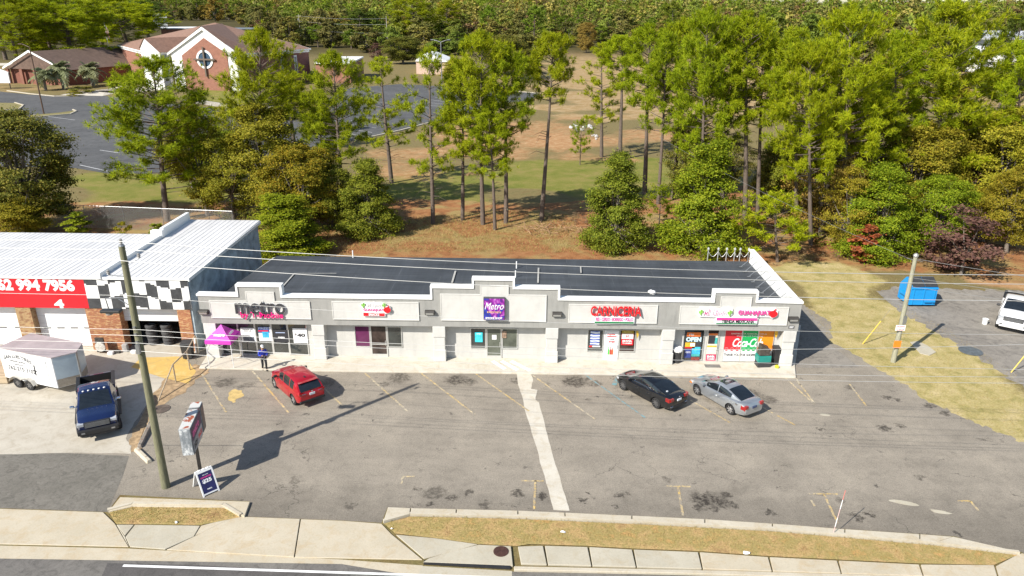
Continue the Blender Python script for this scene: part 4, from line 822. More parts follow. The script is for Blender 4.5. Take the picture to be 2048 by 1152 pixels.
def disc(r0, r1, cz, cu, o0, o1, nm, m):
    b = MB(); ks = 28; vs = []
    for r in (r0, r1):
        for i in range(ks): t = 2*PI*i/ks; vs.append(gp(cu+r*math.cos(t), cz+r*math.sin(t), o1))
    for r in (r0, r1):
        for i in range(ks): t = 2*PI*i/ks; vs.append(gp(cu+r*math.cos(t), cz+r*math.sin(t), o0))
    fs = []
    for i in range(ks): j = (i+1)%ks; fs += [(i,j,ks+j,ks+i),(ks+i,ks+j,3*ks+j,3*ks+i),(j,i,2*ks+i,2*ks+j)]
    b.add(vs, fs); return b.build(nm, m, ch)
WU, WZ = 10.2, 8.1
ring = disc(1.9, 2.45, WZ, WU, .95, 1.15, 'round_window', CAPM); b = MB(); b.add([gp(WU+1.92*math.cos(2*PI*i/24), WZ+1.92*math.sin(2*PI*i/24), 1.0) for i in range(24)], [tuple(range(24))]); b.build('pane', mat('church_glass', (.05,.09,.14), .1, var=.3), ring)
BRZ = mat('bronze_cross', (.13,.10,.075), .6, var=.2)
b = MB(); 
for (u0,z0,u1,z1) in ((WU-.2,3.6,WU+.2,11.3),(WU-3.2,WZ-.2,WU-.2,WZ+.2),(WU+.2,WZ-.2,WU+3.2,WZ+.2)):
    b.add([gp(u0,z0,1.22),gp(u1,z0,1.22),gp(u1,z1,1.22),gp(u0,z1,1.22),gp(u0,z0,1.5),gp(u1,z0,1.5),gp(u1,z1,1.5),gp(u0,z1,1.5)], [(0,3,2,1),(4,5,6,7),(0,1,5,4),(1,2,6,5),(2,3,7,6),(3,0,4,7)])
b.build('cross', BRZ, ch)
# white wing with its own small gable and a strip window
w0, w1 = Vector((-106.6,166.6,0)), Vector((-99.9,163.2,0)); wu = (w1-w0).normalized(); wn = Vector((wu.y,-wu.x,0)); wl = (w1-w0).length
b = MB(); prof = [(0,0),(wl,0),(wl,9.8),(wl*.3,13.3),(0,10.6)]
b.add([w0+wu*u+UPV*z for u,z in prof]+[w0+wu*u+UPV*z-wn*7 for u,z in prof], [(0,1,2,3,4),(9,8,7,6,5)]+[(i,5+i,5+(i+1)%5,(i+1)%5) for i in range(5)]); b.build('white_wing', WHITE, ch)
b = MB(); e = .25
b.add([w0+wu*(wl*.3)+UPV*(13.35)+wn*e, w0+wu*(wl+.3)+UPV*9.75+wn*e, w0+wu*(wl+.3)+UPV*9.75-wn*7, w0+wu*(wl*.3+3)+UPV*13.4-wn*12, w0+UPV*10.65+wn*e-wu*.3, w0-wn*8+UPV*10.65-wu*.3], [(0,1,2,3),(4,0,3,5)]); b.build('wing_roof', SHG, ch)
b = MB(); b.add([w1+UPV*.1-wn*.3+wu*.02, w1-wn*2.2+UPV*.1+wu*.02, w1-wn*2.2+UPV*9.2+wu*.02, w1-wn*.3+UPV*9.2+wu*.02], [(0,1,2,3)]); sw = b.build('strip_window', mat('bluegrey_frame', (.3,.33,.38), .5), ch)
for i in range(6): b = MB(); z = 2.2+i*1.0; b.add([w1-wn*.7+UPV*z+wu*.05, w1-wn*1.7+UPV*z+wu*.05, w1-wn*1.7+UPV*(z+.7)+wu*.05, w1-wn*.7+UPV*(z+.7)+wu*.05], [(0,1,2,3)]); b.build('pane', DARK, sw)
# tall windows of the right-hand wall
p, q_ = Vector(FP[3]+(0,)), Vector(FP[4]+(0,)); d = (q_-p).normalized(); nn = Vector((d.y,-d.x,0))
for t in (.58,.78):
    c0_ = p+(q_-p)*t; b = MB()
    b.add([c0_+d*u+nn*.12+UPV*z for u,z in ((-.7,2.2),(.7,2.2),(.7,8),(-.7,8))], [(0,1,2,3)]); o = b.build('tall_window', CAPM, ch)
    b = MB()
    for u in (-.48,.04): b.add([c0_+d*(u+a)+nn*.16+UPV*z for a,z in ((0,2.5),(.44,2.5),(.44,7.6),(0,7.6))], [(0,1,2,3)])
    b.build('pane', mat('church_pane', (.16,.2,.22), .2, var=.3), o)
def house(name, label, cat, pts, h, roofh, wm, rm, ridge=0, over=.5, base=0.0):
    """pts: four plan corners; gable or flat roof (roofh 0)."""
    o = thing(name, label, cat, (0,0,0)); b = MB(); b.prism(pts, base, base+h); b.build('wall', wm, o)
    P = [Vector(p) for p in pts]; c = sum(P, Vector((0,0)))/4; Q = [c+(p-c)*(1+over/(p-c).length) for p in P]; b = MB()
    if roofh <= 0: b.prism([tuple(p) for p in Q], base+h+.003, base+h+.45)
    else:
        i = ridge; m0 = (Q[i]+Q[(i+1)%4])/2; m1 = (Q[(i+2)%4]+Q[(i+3)%4])/2; z0, z1 = base+h+.01, base+h+roofh
        b.add([(*Q[i],z0),(*Q[(i+1)%4],z0),(*Q[(i+2)%4],z0),(*Q[(i+3)%4],z0),(*m0,z1),(*m1,z1)], [(1,2,5,4),(3,0,4,5),(0,1,4),(2,3,5)])
        bb = MB(); 
        for a_, b_ in ((i,(i+1)%4),((i+2)%4,(i+3)%4)):
            mm = m0 if a_ == i else m1; bb.add([(*P[a_],z0-.02),(*P[b_],z0-.02),(*((P[a_]+P[b_])/2),z1-.3)], [(0,1,2)])
        bb.build('gable', wm, o)
    b.build('roof', rm, o); return o
def far_rect(px0, px1, py, dist, dep):
    a, c = (EYE.to_2d()+(G(p_, py)-EYE).to_2d().normalized()*dist for p_ in (px0, px1)); n_ = Vector((-(c-a).y, (c-a).x)).normalized()*dep; return [tuple(a), tuple(c), tuple(c+n_), tuple(a+n_)]
def gx(*a): return [tuple(G(x, y))[:2] for x, y in a]
hs = house('parish_hall', 'low brown-roofed hall with brick pillars beside the palms left of the church', 'building', [(-152,178),(-132,172),(-118,214),(-140,222)], 4.2, 5.0, mat('brick_plain', (.2,.08,.055), .9, var=.2), SHGD, 0, 1.2)
for i in range(5):
    a = Vector((-152,177.4,0)).lerp(Vector((-132,171.4,0)), i/4); b = MB(); b.box(a.x-.4, a.y-1.0, 0, a.x+.4, a.y-.2, 4.15); b.build('pillar', CBR, hs)
b = MB(); b.add([(-153,176.2,4.1),(-131.2,169.9,4.1),(-142.2,173.0,9.0),(-153,176.2,4.6),(-131.2,169.9,4.6),(-142.2,173.0,9.6)], [(0,2,5,3),(2,1,4,5)]); b.build('bargeboard', CAPM, hs)
house('utility_block', 'small red brick block with white flat roof right of the church', 'building', gx((634,165),(702,167),(728,150),(665,150)), 5.5, 0, CBR, CAPM)
p = G(330, 75)
house('distant_hall', 'long white flat-roofed building just behind the church roof', 'building', far_rect(322,414,61,505,30), 6.2, 0, CBR, CAPM, base=2.0)
house('distant_house', 'grey-roofed house among the trees behind the white flat-roofed hall', 'house', far_rect(308,335,48,640,16), 6.5, 4, WHITE, mat('grey_shingle', (.25,.26,.28), .9, var=.2), 1, base=5.0)
house('distant_store', 'low building with blue-grey roof behind the right side of the church', 'building', far_rect(455,512,63,500,24), 5.8, 0, CBD, mat('bluegrey_roof', (.16,.19,.22), .8, var=.2), base=2.0)
house('warehouse', 'long pale metal-roofed warehouse at the right edge behind the woods', 'warehouse', [(170,330),(300,310),(310,345),(176,362)], 9, 3, WHITE, mat('galvanised_roof', (.52,.53,.54), .5, .2, var=.1), 3)
house('distant_house', 'dark-roofed house with white gable below the pale warehouse at right edge', 'house', [(168,248),(196,244),(200,262),(172,266)], 6, 5, WHITE, mat('charcoal_shingle', (.06,.065,.07), .9, var=.2), 3)
house('distant_house', 'small white house glimpsed behind pines left of the pale warehouse', 'house', far_rect(1940,1972,96,330,12), 6, 3, WHITE, WHITE, 3)
house('brick_kiosk', 'small white-roofed building half hidden behind pines past the church lot', 'building', gx((833,148),(898,150),(900,138),(838,136)), 4.2, 2.2, mat('kiosk_wall', (.5,.36,.28), .9, var=.2), CAPM, 0)
# flagpole, light poles, sign board of the church
o = thing('flagpole', 'tall white flagpole in front of the brown-roofed hall', 'flagpole', G(225,138)); b = MB(); h = 15.5; b.tube([(0,0,0),(0,0,h)], [.10,.05], 8); b.lathe([(.02,h-.05),(.15,h+.1),(.02,h+.25)], 8); b.build('pole', WHITE, o)
n = NT('striped_flag'); n.rough(.8); sz = n.n('ShaderNodeSeparateXYZ'); n.l(n.co(), sz.inputs[0]); st = n.ramp(n.math('FRACT', n.math('MULTIPLY', sz.outputs[0], 3.2)), [(.45, 0.0), (.5, 1.0)]); can = n.math('MULTIPLY', n.math('GREATER_THAN', sz.outputs[2], 13.6), n.math('LESS_THAN', sz.outputs[0], .55))
n.base(n.mix(can, n.mix(st, (.55,.03,.04), (.75,.72,.7)), (.03,.04,.2)))
b = MB(); V = [[(.08+u*.55+.1*math.sin(w_*5+u*3), .12*math.sin(u*4+w_*6), 15.0-w_*3.6-u*.8) for u in np.linspace(0,1.6,8)] for w_ in np.linspace(0,1,8)]
for r_ in V: b.v += [Vector(p) for p in r_]
for i in range(7):
    for j in range(7): b.f.append([i*8+j,i*8+j+1,(i+1)*8+j+1,(i+1)*8+j]); b.mi.append(0)
b.build('flag_cloth', n.m, o, smooth=80)
def lamp_pole(label, base, h, m, arms):
    o = thing('parking_lamp', label, 'lamp post', base, 0, 'lamp posts of the church lot'); b = MB(); b.tube([(0,0,0),(0,0,h)], [.16,.11], 8); b.build('pole', m, o)
    for dx, dy in arms: b = MB(); b.tube([(0,0,h-.1),(dx*.7,dy*.7,h+.35),(dx*1.3,dy*1.3,h+.55)], .07, 6); b.box(dx*1.3-.4, dy*1.3-.25, h+.45, dx*1.3+.4, dy*1.3+.25, h+.65); b.build('lamp_arm', m, o)
lamp_pole('brown lamp post on the small grass island of the church lot', G(88,228), 13.6, mat('brown_steel', (.09,.05,.03), .6, var=.2), [(-1.6,.4)])
lamp_pole('grey lamp post with two arms at the far side of the church lot', G(884,176), 12.5, GREY, [(-1.9,.4),(1.7,.2)])
o = thing('church_sign', 'white notice board with small roof on the lawn at left edge', 'notice board', G(8,178)); b = MB(); b.box(-3.2,-.2,1.6,2.2,.2,4.4); b.add([(-3.4,-.22,4.4),(2.4,-.22,4.4),(-.5,-.22,5.5),(-3.4,.22,4.4),(2.4,.22,4.4),(-.5,.22,5.5)], [(0,1,2),(5,4,3),(0,2,5,3),(2,1,4,5)]); b.build('board', WHITE, o); b = MB(); b.tube([(1.9,0,0),(1.9,0,1.6)], .12, 6); b.build('post', DARK, o); b = MB(); b.tube([(-2.9,0,0),(-2.9,0,1.6)], .12, 6); b.build('post', DARK, o)
def upole(label, base, h, m, arm=True, group='power poles beyond the church'):
    o = thing('power_pole', label, 'utility pole', base, 0, group); b = MB(); b.tube([(0,0,0),(0,0,h)], [.2,.13], 8); b.build('pole', m, o)
    if arm: b = MB(); b.box(-1.2,-.08,h-1.0,1.2,.08,h-.8); b.build('crossarm', m, o); b = MB(); b.lathe([(.05,h-3.2),(.32,h-3.1),(.32,h-2.2),(.05,h-2.1)], 9, 0, Matrix.Translation((-.5,0,0))); b.build('transformer', GREY, o)
    return o
PW = mat('pale_pole_wood', (.38,.35,.31), .9, var=.25, scale=4, stretch=(4,4,.3))
pp = [upole('pale power pole with transformer behind right end of the church roof', G(603,93), 17, PW), upole('pale leaning power pole beyond the brick block', G(776,105), 17, PW, False), upole('short white pole beside the big bright pine beyond the church', G(806,82), 13, WHITE, False)]
upole('thin pale pole left of the church roof peak', G(455,62), 18, PW, False); upole('thin pale pole behind the church roof peak', G(468,60), 21, PW, False)
def wire(name, pts, r, m, label, group=None, cat='cable'):
    b = MB(); b.tube(pts, r, 5); o = b.build(name, m, smooth=70); return tag(o, label, cat, group)
WIREM = mat('cable_grey', (.42,.42,.41), .5, .2, var=.05); WIRED = mat('cable_dark', (.2,.2,.2), .6, var=.05)
for k, z in enumerate((16.2,13.5,9.5)):
    a, c = Vector(pp[0].location)+Vector((0,0,z)), Vector(pp[1].location)+Vector((0,0,z-.3)); wire('power_line', [a.lerp(c, t)-Vector((0,0,3.2*t*(1-t))) for t in np.linspace(0,1,10)], .035, WIREM, ('top','middle','lowest')[k]+' cable between the two pale poles beyond the church', 'cables beyond the church')
# retaining wall in front of the church
b = MB(); P = [G(x, y) for x, y in ((365,207),(400,208),(440,214),(480,218),(560,219))]
for i in range(4): b.prism([P[i].to_2d(), P[i+1].to_2d(), (P[i+1]+Vector((0,.5,0))).to_2d(), (P[i]+Vector((0,.5,0))).to_2d()], 0, .9)
tag(b.build('retaining_wall', mat('wall_stone', (.3,.28,.25), .9, var=.35, scale=2)), 'low grey retaining wall below the church lawn', 'wall')
# chain-link fences
n = NT('chain_link'); n.rough(.5, .5); tc = n.n('ShaderNodeSeparateXYZ'); n.l(n.co(), tc.inputs[0])
d1 = n.math('FRACT', n.math('MULTIPLY', n.math('ADD', tc.outputs[0], tc.outputs[2]), 9)); d2 = n.math('FRACT', n.math('MULTIPLY', n.math('SUBTRACT', tc.outputs[0], tc.outputs[2]), 9))
al = n.math('MAXIMUM', n.math('LESS_THAN', d1, .14), n.math('LESS_THAN', d2, .14)); n.base((.35,.35,.34)); n.l(al, n.b.inputs['Alpha']); CHAIN = n.m
def fence(label, pts, h, posts):
    o = thing('chain_link_fence', label, 'fence', (0,0,0)); 
    for i in range(len(pts)-1):
        a, c = pts[i], pts[i+1]; b = MB(); b.add([a, c, c+UPV*h, a+UPV*h], [(0,1,2,3)]); b.build('mesh_panel', CHAIN, o)
        b = MB(); b.tube([a+UPV*h, c+UPV*h], .022, 6); b.build('top_rail', GREY, o)
        for k in range(posts+1):
            if k == posts and i < len(pts)-2: continue
            p = a.lerp(c, k/posts); b = MB(); b.tube([p, p+UPV*(h+.05)], .03, 6); b.build('post', GREY, o)
fence('chain-link fence behind the white metal roof of the tyre shop', [G(100,452), G(330,462), G(470,468)], 2.4, 3)
fence('chain-link fence along the far edge of the church lot', [G(1040,165), G(1110,160)], 2.2, 4)
# ------------------------------------------------------------------ vehicles: x forward, y left, wheels standing on z = 0
def paint(name, c, metal=.3, rough=.28): return mat(name, c, rough, metal, var=.06, scale=1.5, coat=1.0)
CGL = mat('car_glass', (.012,.016,.02), .03, 0, var=.3, scale=2); CGL.node_tree.nodes['Principled BSDF'].inputs['IOR'].default_value = 1.7
TRIM = mat('car_trim', (.02,.02,.022), .5, var=.15); CHROME = mat('chrome', (.75,.75,.77), .12, 1.0, var=.02); TYREM = mat('tyre_rubber', (.02,.02,.021), .85, var=.2, scale=6)
TAIL = mat('tail_lamp_red', (.28,.006,.006), .15, 0, var=.2, scale=4, coat=1.0); HEADL = mat('head_lamp_clear', (.5,.52,.55), .08, .3, var=.2); PLATE = mat('plate_white', (.65,.68,.72), .4, var=.15, scale=20); AMBER = mat('amber_lens', (.7,.18,.02), .2)
RIMS = mat('alloy_rim', (.55,.55,.56), .3, .8, var=.06); RIMD = mat('dark_rim', (.20,.20,.205), .35, .7, var=.1); UNDER = mat('underbody', (.012,.012,.012), .9)
def itp(tab, x): xs_ = [p[0] for p in tab]; return float(np.interp(x, xs_, [p[1] for p in tab]))
def sm(tab, x, w=.06): return (itp(tab, x-w)+2*itp(tab, x)+itp(tab, x+w))/4
def ringfaces(k, n, closed=True): return [(i*n+j, i*n+(j+1)%n, (i+1)*n+(j+1)%n, (i+1)*n+j) for i in range(k-1) for j in range(n)]
def boolean(me_name, mb, cut, mats, smooth_=35):
    a = mb.build(me_name, mats); c = cut.build('cutter', mats)
    for o in (a, c): finish(o.data)
    md = a.modifiers.new('arches', 'BOOLEAN'); md.operation = 'DIFFERENCE'; md.object = c; md.solver = 'EXACT'
    bpy.context.view_layer.update(); dg = bpy.context.evaluated_depsgraph_get()
    me = bpy.data.meshes.new_from_object(a.evaluated_get(dg)); a.modifiers.clear(); old = a.data; a.data = me; me.name = me_name
    bpy.data.objects.remove(c); finish(me, smooth_); return a
WHEELS = {}
def wheel_meshes(r, w, rim, style, rm):
    key = (r, w, rim, style, rm.name)
    if key in WHEELS: return WHEELS[key]
    n_ = 28; MX = Matrix.Rotation(-PI/2, 4, 'X')      # lathe z becomes +y (outward)
    b = MB(); prof = [(rim*.9,-w/2),(r*.86,-w/2),(r*.97,-w*.42),(r,-w*.25),(r,w*.25),(r*.97,w*.42),(r*.86,w/2),(rim*1.02,w/2-.01),(rim,w/2-.05),(rim*.9,-w/2+.02)]
    b.lathe(prof, n_, 0, MX); b.f = b.f[:-2]; b.mi = b.mi[:-2]
    t = b.build('wheel', TYREM, smooth=40)
    b = MB(); b.lathe([(.01,-w*.2),(rim*.96,-w*.2),(rim*.99,w/2-.04),(rim*.99,w/2-.012),(rim*.91,w/2-.012),(rim*.88,-w*.05),(.01,-w*.05)], n_, 1, MX)
    ns, wd = style
    for i in range(ns):
        a = 2*PI*i/ns; Mx = Matrix.Rotation(a, 4, 'Y')
        b.add([(-wd*.65,w*.12,.04),(wd*.65,w*.12,.04),(wd*.5,w/2-.03,rim*.93),(-wd*.5,w/2-.03,rim*.93),(-wd*.65,w*.36,.04),(wd*.65,w*.36,.04),(wd*.5,w/2-.014,rim*.93),(-wd*.5,w/2-.014,rim*.93)], [(0,1,2,3),(7,6,5,4),(0,4,5,1),(1,5,6,2),(2,6,7,3),(3,7,4,0)], 0, Mx)
    b.lathe([(.01,w*.1),(.085,w*.1),(.08,w*.42),(.01,w*.43)], 12, 0, MX)
    rr = b.build('rim', [rm, TRIM], smooth=35)
    WHEELS[key] = (t.data, rr.data); bpy.data.objects.remove(t); bpy.data.objects.remove(rr); return WHEELS[key]
def put_wheel(par, x, y, r, w, rim, style, rm, steer=0.0):
    tm_, rm_ = wheel_meshes(r, w, rim, style, rm); o = link('wheel', tm_, par); o.location = (x, y, r); o.rotation_euler = (0, random.uniform(0,1), steer+(PI if y < 0 else 0)); link('rim', rm_, o); return o
def shell(name, grid, par, m, off_, smooth_=30):
    """grid: rows of points (a patch of the body skin) lifted off the skin by off_ and given a thickness."""
    b = MB(); nr, nc = len(grid), len(grid[0]); P = [[Vector(p) for p in r_] for r_ in grid]
    def nrm(i, j):
        a = P[min(i+1,nr-1)][j]-P[max(i-1,0)][j]; c = P[i][min(j+1,nc-1)]-P[i][max(j-1,0)]; v = a.cross(c); return v.normalized() if v.length > 1e-9 else Vector((0,0,1))
    ctr = Vector((0,0,.6)); N = [[nrm(i,j) for j in range(nc)] for i in range(nr)]
    s_ = 1 if sum(N[i][j].dot(P[i][j]-Vector((P[i][j].x,0,.6))) for i in range(nr) for j in range(nc)) > 0 else -1
    b.v = [P[i][j]+N[i][j]*s_*off_ for i in range(nr) for j in range(nc)]+[P[i][j]-N[i][j]*s_*.012 for i in range(nr) for j in range(nc)]
    I = lambda i, j, k=0: k*nr*nc+i*nc+j
    for i in range(nr-1):
        for j in range(nc-1): b.f.append([I(i,j),I(i,j+1),I(i+1,j+1),I(i+1,j)]); b.f.append([I(i,j,1),I(i+1,j,1),I(i+1,j+1,1),I(i,j+1,1)])
    for i in range(nr-1):
        for j in (0, nc-1): b.f.append([I(i,j),I(i+1,j),I(i+1,j,1),I(i,j,1)])
    for j in range(nc-1):
        for i in (0, nr-1): b.f.append([I(i,j),I(i,j+1),I(i,j+1,1),I(i,j,1)])
    b.mi = [0]*len(b.f); return b.build(name, m, par, smooth=smooth_)
def car(name, label, cat, loc, rz, S):
    C = thing(name, label, cat, loc, rz); pm = S['paint']; L, W = S['L']/2, S['W']/2
    fx, rx = S['axles']; r = S['r']; tw_ = S.get('tw', .22)
    top, plan, bot = S['top'], S['plan'], S['bot']
    xs_ = sorted(set([round(v, 3) for v in np.linspace(S['x0'], S['x1'], 36)]+[round(p[0], 3) for p in S.get('cuts', [])]+[S['x0']+.03, S['x1']-.03]))
    SECT = S.get('sect', [(.0,0,0),(.82,0,0),(.95,.0,.06),(1.0,.36,0),(1.0,.55,0),(.975,.78,0),(.93,.94,0),(.82,1.0,0),(.45,1.0,.018),(0,1.0,.025)])
    def ring(x):
        w_, zb, zt = sm(plan, x)*W, sm(bot, x), sm(top, x); h = zt-zb
        half = [(a*w_, zb+h*c+d) for a, c, d in SECT]
        return [(x, y, z) for y, z in half]+[(x, -y, z) for y, z in half[-2:0:-1]]
    rings = [ring(x) for x in xs_]; n_ = len(rings[0]); b = MB()
    for q in rings: b.v += [Vector(p) for p in q]
    b.f = [list(f) for f in ringfaces(len(rings), n_)]+[list(range(n_))[::-1], list(range((len(rings)-1)*n_, len(rings)*n_))]; 
    b.mi = [0]*len(b.f)
    cut = MB()
    for ax in (fx, rx):
        for s_ in (1, -1): cut.lathe([(r+.055,0),(r+.055,.5)], 24, 1, Matrix.Translation((ax, s_*(W-.30), r)) @ Matrix.Rotation(-s_*PI/2, 4, 'X'))
    body = boolean('body', b, cut, [pm, UNDER]); body.parent = C
    # cabin
    cab, cb, ct = S['cab'], S['cabw'], S['cabt']; xf, xr = S['roof']
    cx = sorted(set([round(v, 3) for v in np.linspace(cab[0][0], cab[-1][0], 26)]+[round(v, 3) for pr in S['side'] for v in pr]+[xf, xr]))
    def cring(x):
        zt, zb = sm(cab, x, .05), sm(top, x)-.03; zt = max(zt, zb+.02); wb = min(itp(cb, x), 1)*W; f = (zt-zb)/max(S['H']-zb, .1); wt = wb+(itp(ct, x)*W-wb)*min(f, 1); wm = (wb*.48+wt*.52)+.025*f
        half = [(wb, zb),(wm, zb+(zt-zb)*.5),(wt+.03*f, zt-.07*f),(wt*.90, zt-.005),(wt*.5, zt+.02*f),(0, zt+.028*f)]
        return [(x, y, z) for y, z in half]+[(x, -y, z) for y, z in half[-2::-1]]
    cr = [cring(x) for x in cx]; m_ = len(cr[0]); roof = MB(); g = {'windscreen': MB(), 'rear_window': MB()}; sides = {}
    allp = [Vector(p) for q in cr for p in q]
    def put(mb, f): mb.add([allp[i] for i in f], [(0,1,2,3)])
    for i in range(len(cr)-1):
        mx_ = (cx[i]+cx[i+1])/2
        for j in range(m_-1):
            f = (i*m_+j, i*m_+j+1, (i+1)*m_+j+1, (i+1)*m_+j); tgt = roof
            if j in (3,4,5,6):
                if mx_ > xf: tgt = g['windscreen']
                elif mx_ < xr and not S.get('norear'): tgt = g['rear_window']
            if j in (0,1,8,9):
                for k, (a0, a1) in enumerate(S['side']):
                    if a0 < mx_ < a1 and sm(cab, mx_, .05)-sm(top, mx_) > .12: tgt = sides.setdefault((k, j > 4), MB())
            put(tgt, f)
    for e in (0, len(cr)-1): roof.add([allp[e*m_+j] for j in range(m_)], [tuple(range(m_))])
    roof.build('roof', pm, C, smooth=40)
    for nm, mb in g.items():
        if mb.f: mb.build(nm, CGL, C, smooth=60)
    for mb in sides.values(): mb.build('side_window', CGL, C, smooth=60)
    # doors as slightly raised skins with a shadow gap
    for (a0, a1) in S['doors']:
        for s_ in (1, -1):
            gxs = np.linspace(a0, a1, 7); grid = []
            for x in gxs:
                w_, zb, zt = sm(plan, x)*W, sm(bot, x), sm(top, x); h = zt-zb
                grid.append([(x, s_*a*w_, zb+h*c) for a, c in ((.985,.14),(1.0,.36),(1.0,.55),(.975,.78),(.935,.93))])
            d = shell('door', grid, C, pm, .008); hx = a0+.12; w_ = sm(plan, hx)*W; z = sm(bot, hx)+.74*(sm(top, hx)-sm(bot, hx))
            hb = MB(); hb.tube([(hx,s_*(w_*.98+.012),z),(hx+.05,s_*(w_*.98+.035),z),(hx+.17,s_*(w_*.98+.035),z),(hx+.22,s_*(w_*.98+.012),z)], .016, 6); hb.build('handle', S.get('handle', pm), d)
    for ax in (fx, rx):
        for s_ in (1, -1): put_wheel(C, ax, s_*(W-tw_/2-.02), r, tw_, S['rim'], S['spokes'], S.get('rimm', RIMS), S.get('steer', 0) if ax == fx else 0)
    for s_ in (1, -1):
        x, z, y = S['mirror']; b = MB(); b.lathe([(.03,-.12),(.10,-.10),(.12,0),(.10,.10),(.03,.12)], 10, 0, Matrix.Translation((x, s_*(y+.11), z)) @ Matrix.Diagonal((.65,1,.75,1)) @ Matrix.Rotation(PI/2, 4, 'X')); b.tube([(x+.02,s_*(y-.08),z-.06),(x,s_*(y+.08),z-.03)], .03, 6); b.build('mirror', S.get('mirm', pm), C, smooth=50)
    def patch(nm, m, x0, x1, c0, c1, off_=.012, nx_=5):
        for s_ in (1, -1):
            grid = []
            for x in np.linspace(x0, x1, nx_):
                w_, zb, zt = sm(plan, x)*W, sm(bot, x), sm(top, x); h = zt-zb; cc = np.linspace(c0, c1, 4)
                aa = np.interp(cc, [0,.06,.36,.55,.78,.94,1.0], [.82,.95,1,1,.975,.93,.82]); grid.append([(x, s_*a*w_, zb+h*c) for a, c in zip(aa, cc)])
            shell(nm, grid, C, m, off_)
    for p in S.get('patches', []): patch(*p)
    for nm, m, bx, both in S.get('bits', []):
        for s_ in ((1, -1) if both else (1,)):
            x0, y0, z0, x1, y1, z1 = bx; b = MB(); b.box(x0, min(s_*y0, s_*y1), z0, x1, max(s_*y0, s_*y1), z1); b.build(nm, m, C, bevel=.012)
    return C
def ctr(pf, pr_, half, hd, fx, rx):                        # from front and rear wheel contact points on the seen side
    return None
def pose(pfw, prw, side, halfw, fx, rx):
    F_, R_ = G(*pfw), G(*prw); d = (F_-R_).normalized(); n_ = Vector((-d.y, d.x, 0)); mid = (F_+R_)/2 - n_*side*halfw
    return mid-d*((fx+rx)/2), math.atan2(d.y, d.x)
# red crossover
S = dict(paint=paint('red_car_paint', (.46,.006,.016), .35), L=4.37, W=1.80, H=1.57, x0=-2.17, x1=2.16, axles=(1.30,-1.36), r=.345, rim=.235, spokes=(5,.10), rimm=RIMS,
    top=[(-2.2,.72),(-2.12,1.0),(-1.95,1.06),(-1,1.03),(.7,.98),(1.0,1.0),(1.6,.93),(2.0,.84),(2.17,.60)], bot=[(-2.2,.42),(-2.0,.30),(-1.5,.22),(1.6,.2),(2.0,.24),(2.2,.36)], plan=[(-2.2,.80),(-2.05,.92),(-1.6,.99),(0,1.0),(1.5,.97),(1.95,.84),(2.2,.60)],
    cab=[(-2.10,1.02),(-1.66,1.42),(-1.35,1.51),(-.6,1.57),(.1,1.54),(.35,1.47),(1.15,.99)], cabw=[(-2.1,.84),(-1.5,.92),(1.15,.86)], cabt=[(-2.1,.64),(-1.5,.70),(0,.71),(1.15,.64)], roof=(.3,-1.62), side=[(.02,.62),(-.82,-.05),(-1.40,-.90)], doors=[(-.85,-.02),(.0,.92)],
    mirror=(.72,1.08,.86), mirm=TRIM, patches=[('tail_lamp', TAIL, -2.14,-1.86,.62,.80),('head_lamp', HEADL, 1.72,2.08,.62,.85),('sill_trim', TRIM, -.95,.9,.02,.12)],
    bits=[('tail_lamp', TAIL, (-2.19,.48,.86,-2.13,.80,.98), True),('lamp_bar', CHROME, (-2.205,.38,.90,-2.15,.62,.93), True),('licence_plate', PLATE, (-2.215,-.17,.76,-2.17,.17,.90), False),('badge', CHROME, (-2.20,-.05,.94,-2.16,.05,1.03), False),('rear_bumper', TRIM, (-2.22,-.78,.36,-2.08,.78,.50), False),('wiper', TRIM, (-2.12,-.3,1.06,-2.09,.2,1.08), False),('spoiler', None, (-1.80,-.60,1.425,-1.55,.60,1.455), False),('aerial', TRIM, (-1.4,-.03,1.51,-1.2,.03,1.585), False)])
S['bits'] = [(n_, m_ or S['paint'], b_, t_) for n_, m_, b_, t_ in S['bits']]
l_, a_ = pose((553,776), (589,808), 1, .78, 1.30, -1.36); car('parked_car', 'red crossover car parked nose-in at the first shop beside the standing person', 'car', l_, a_, S)
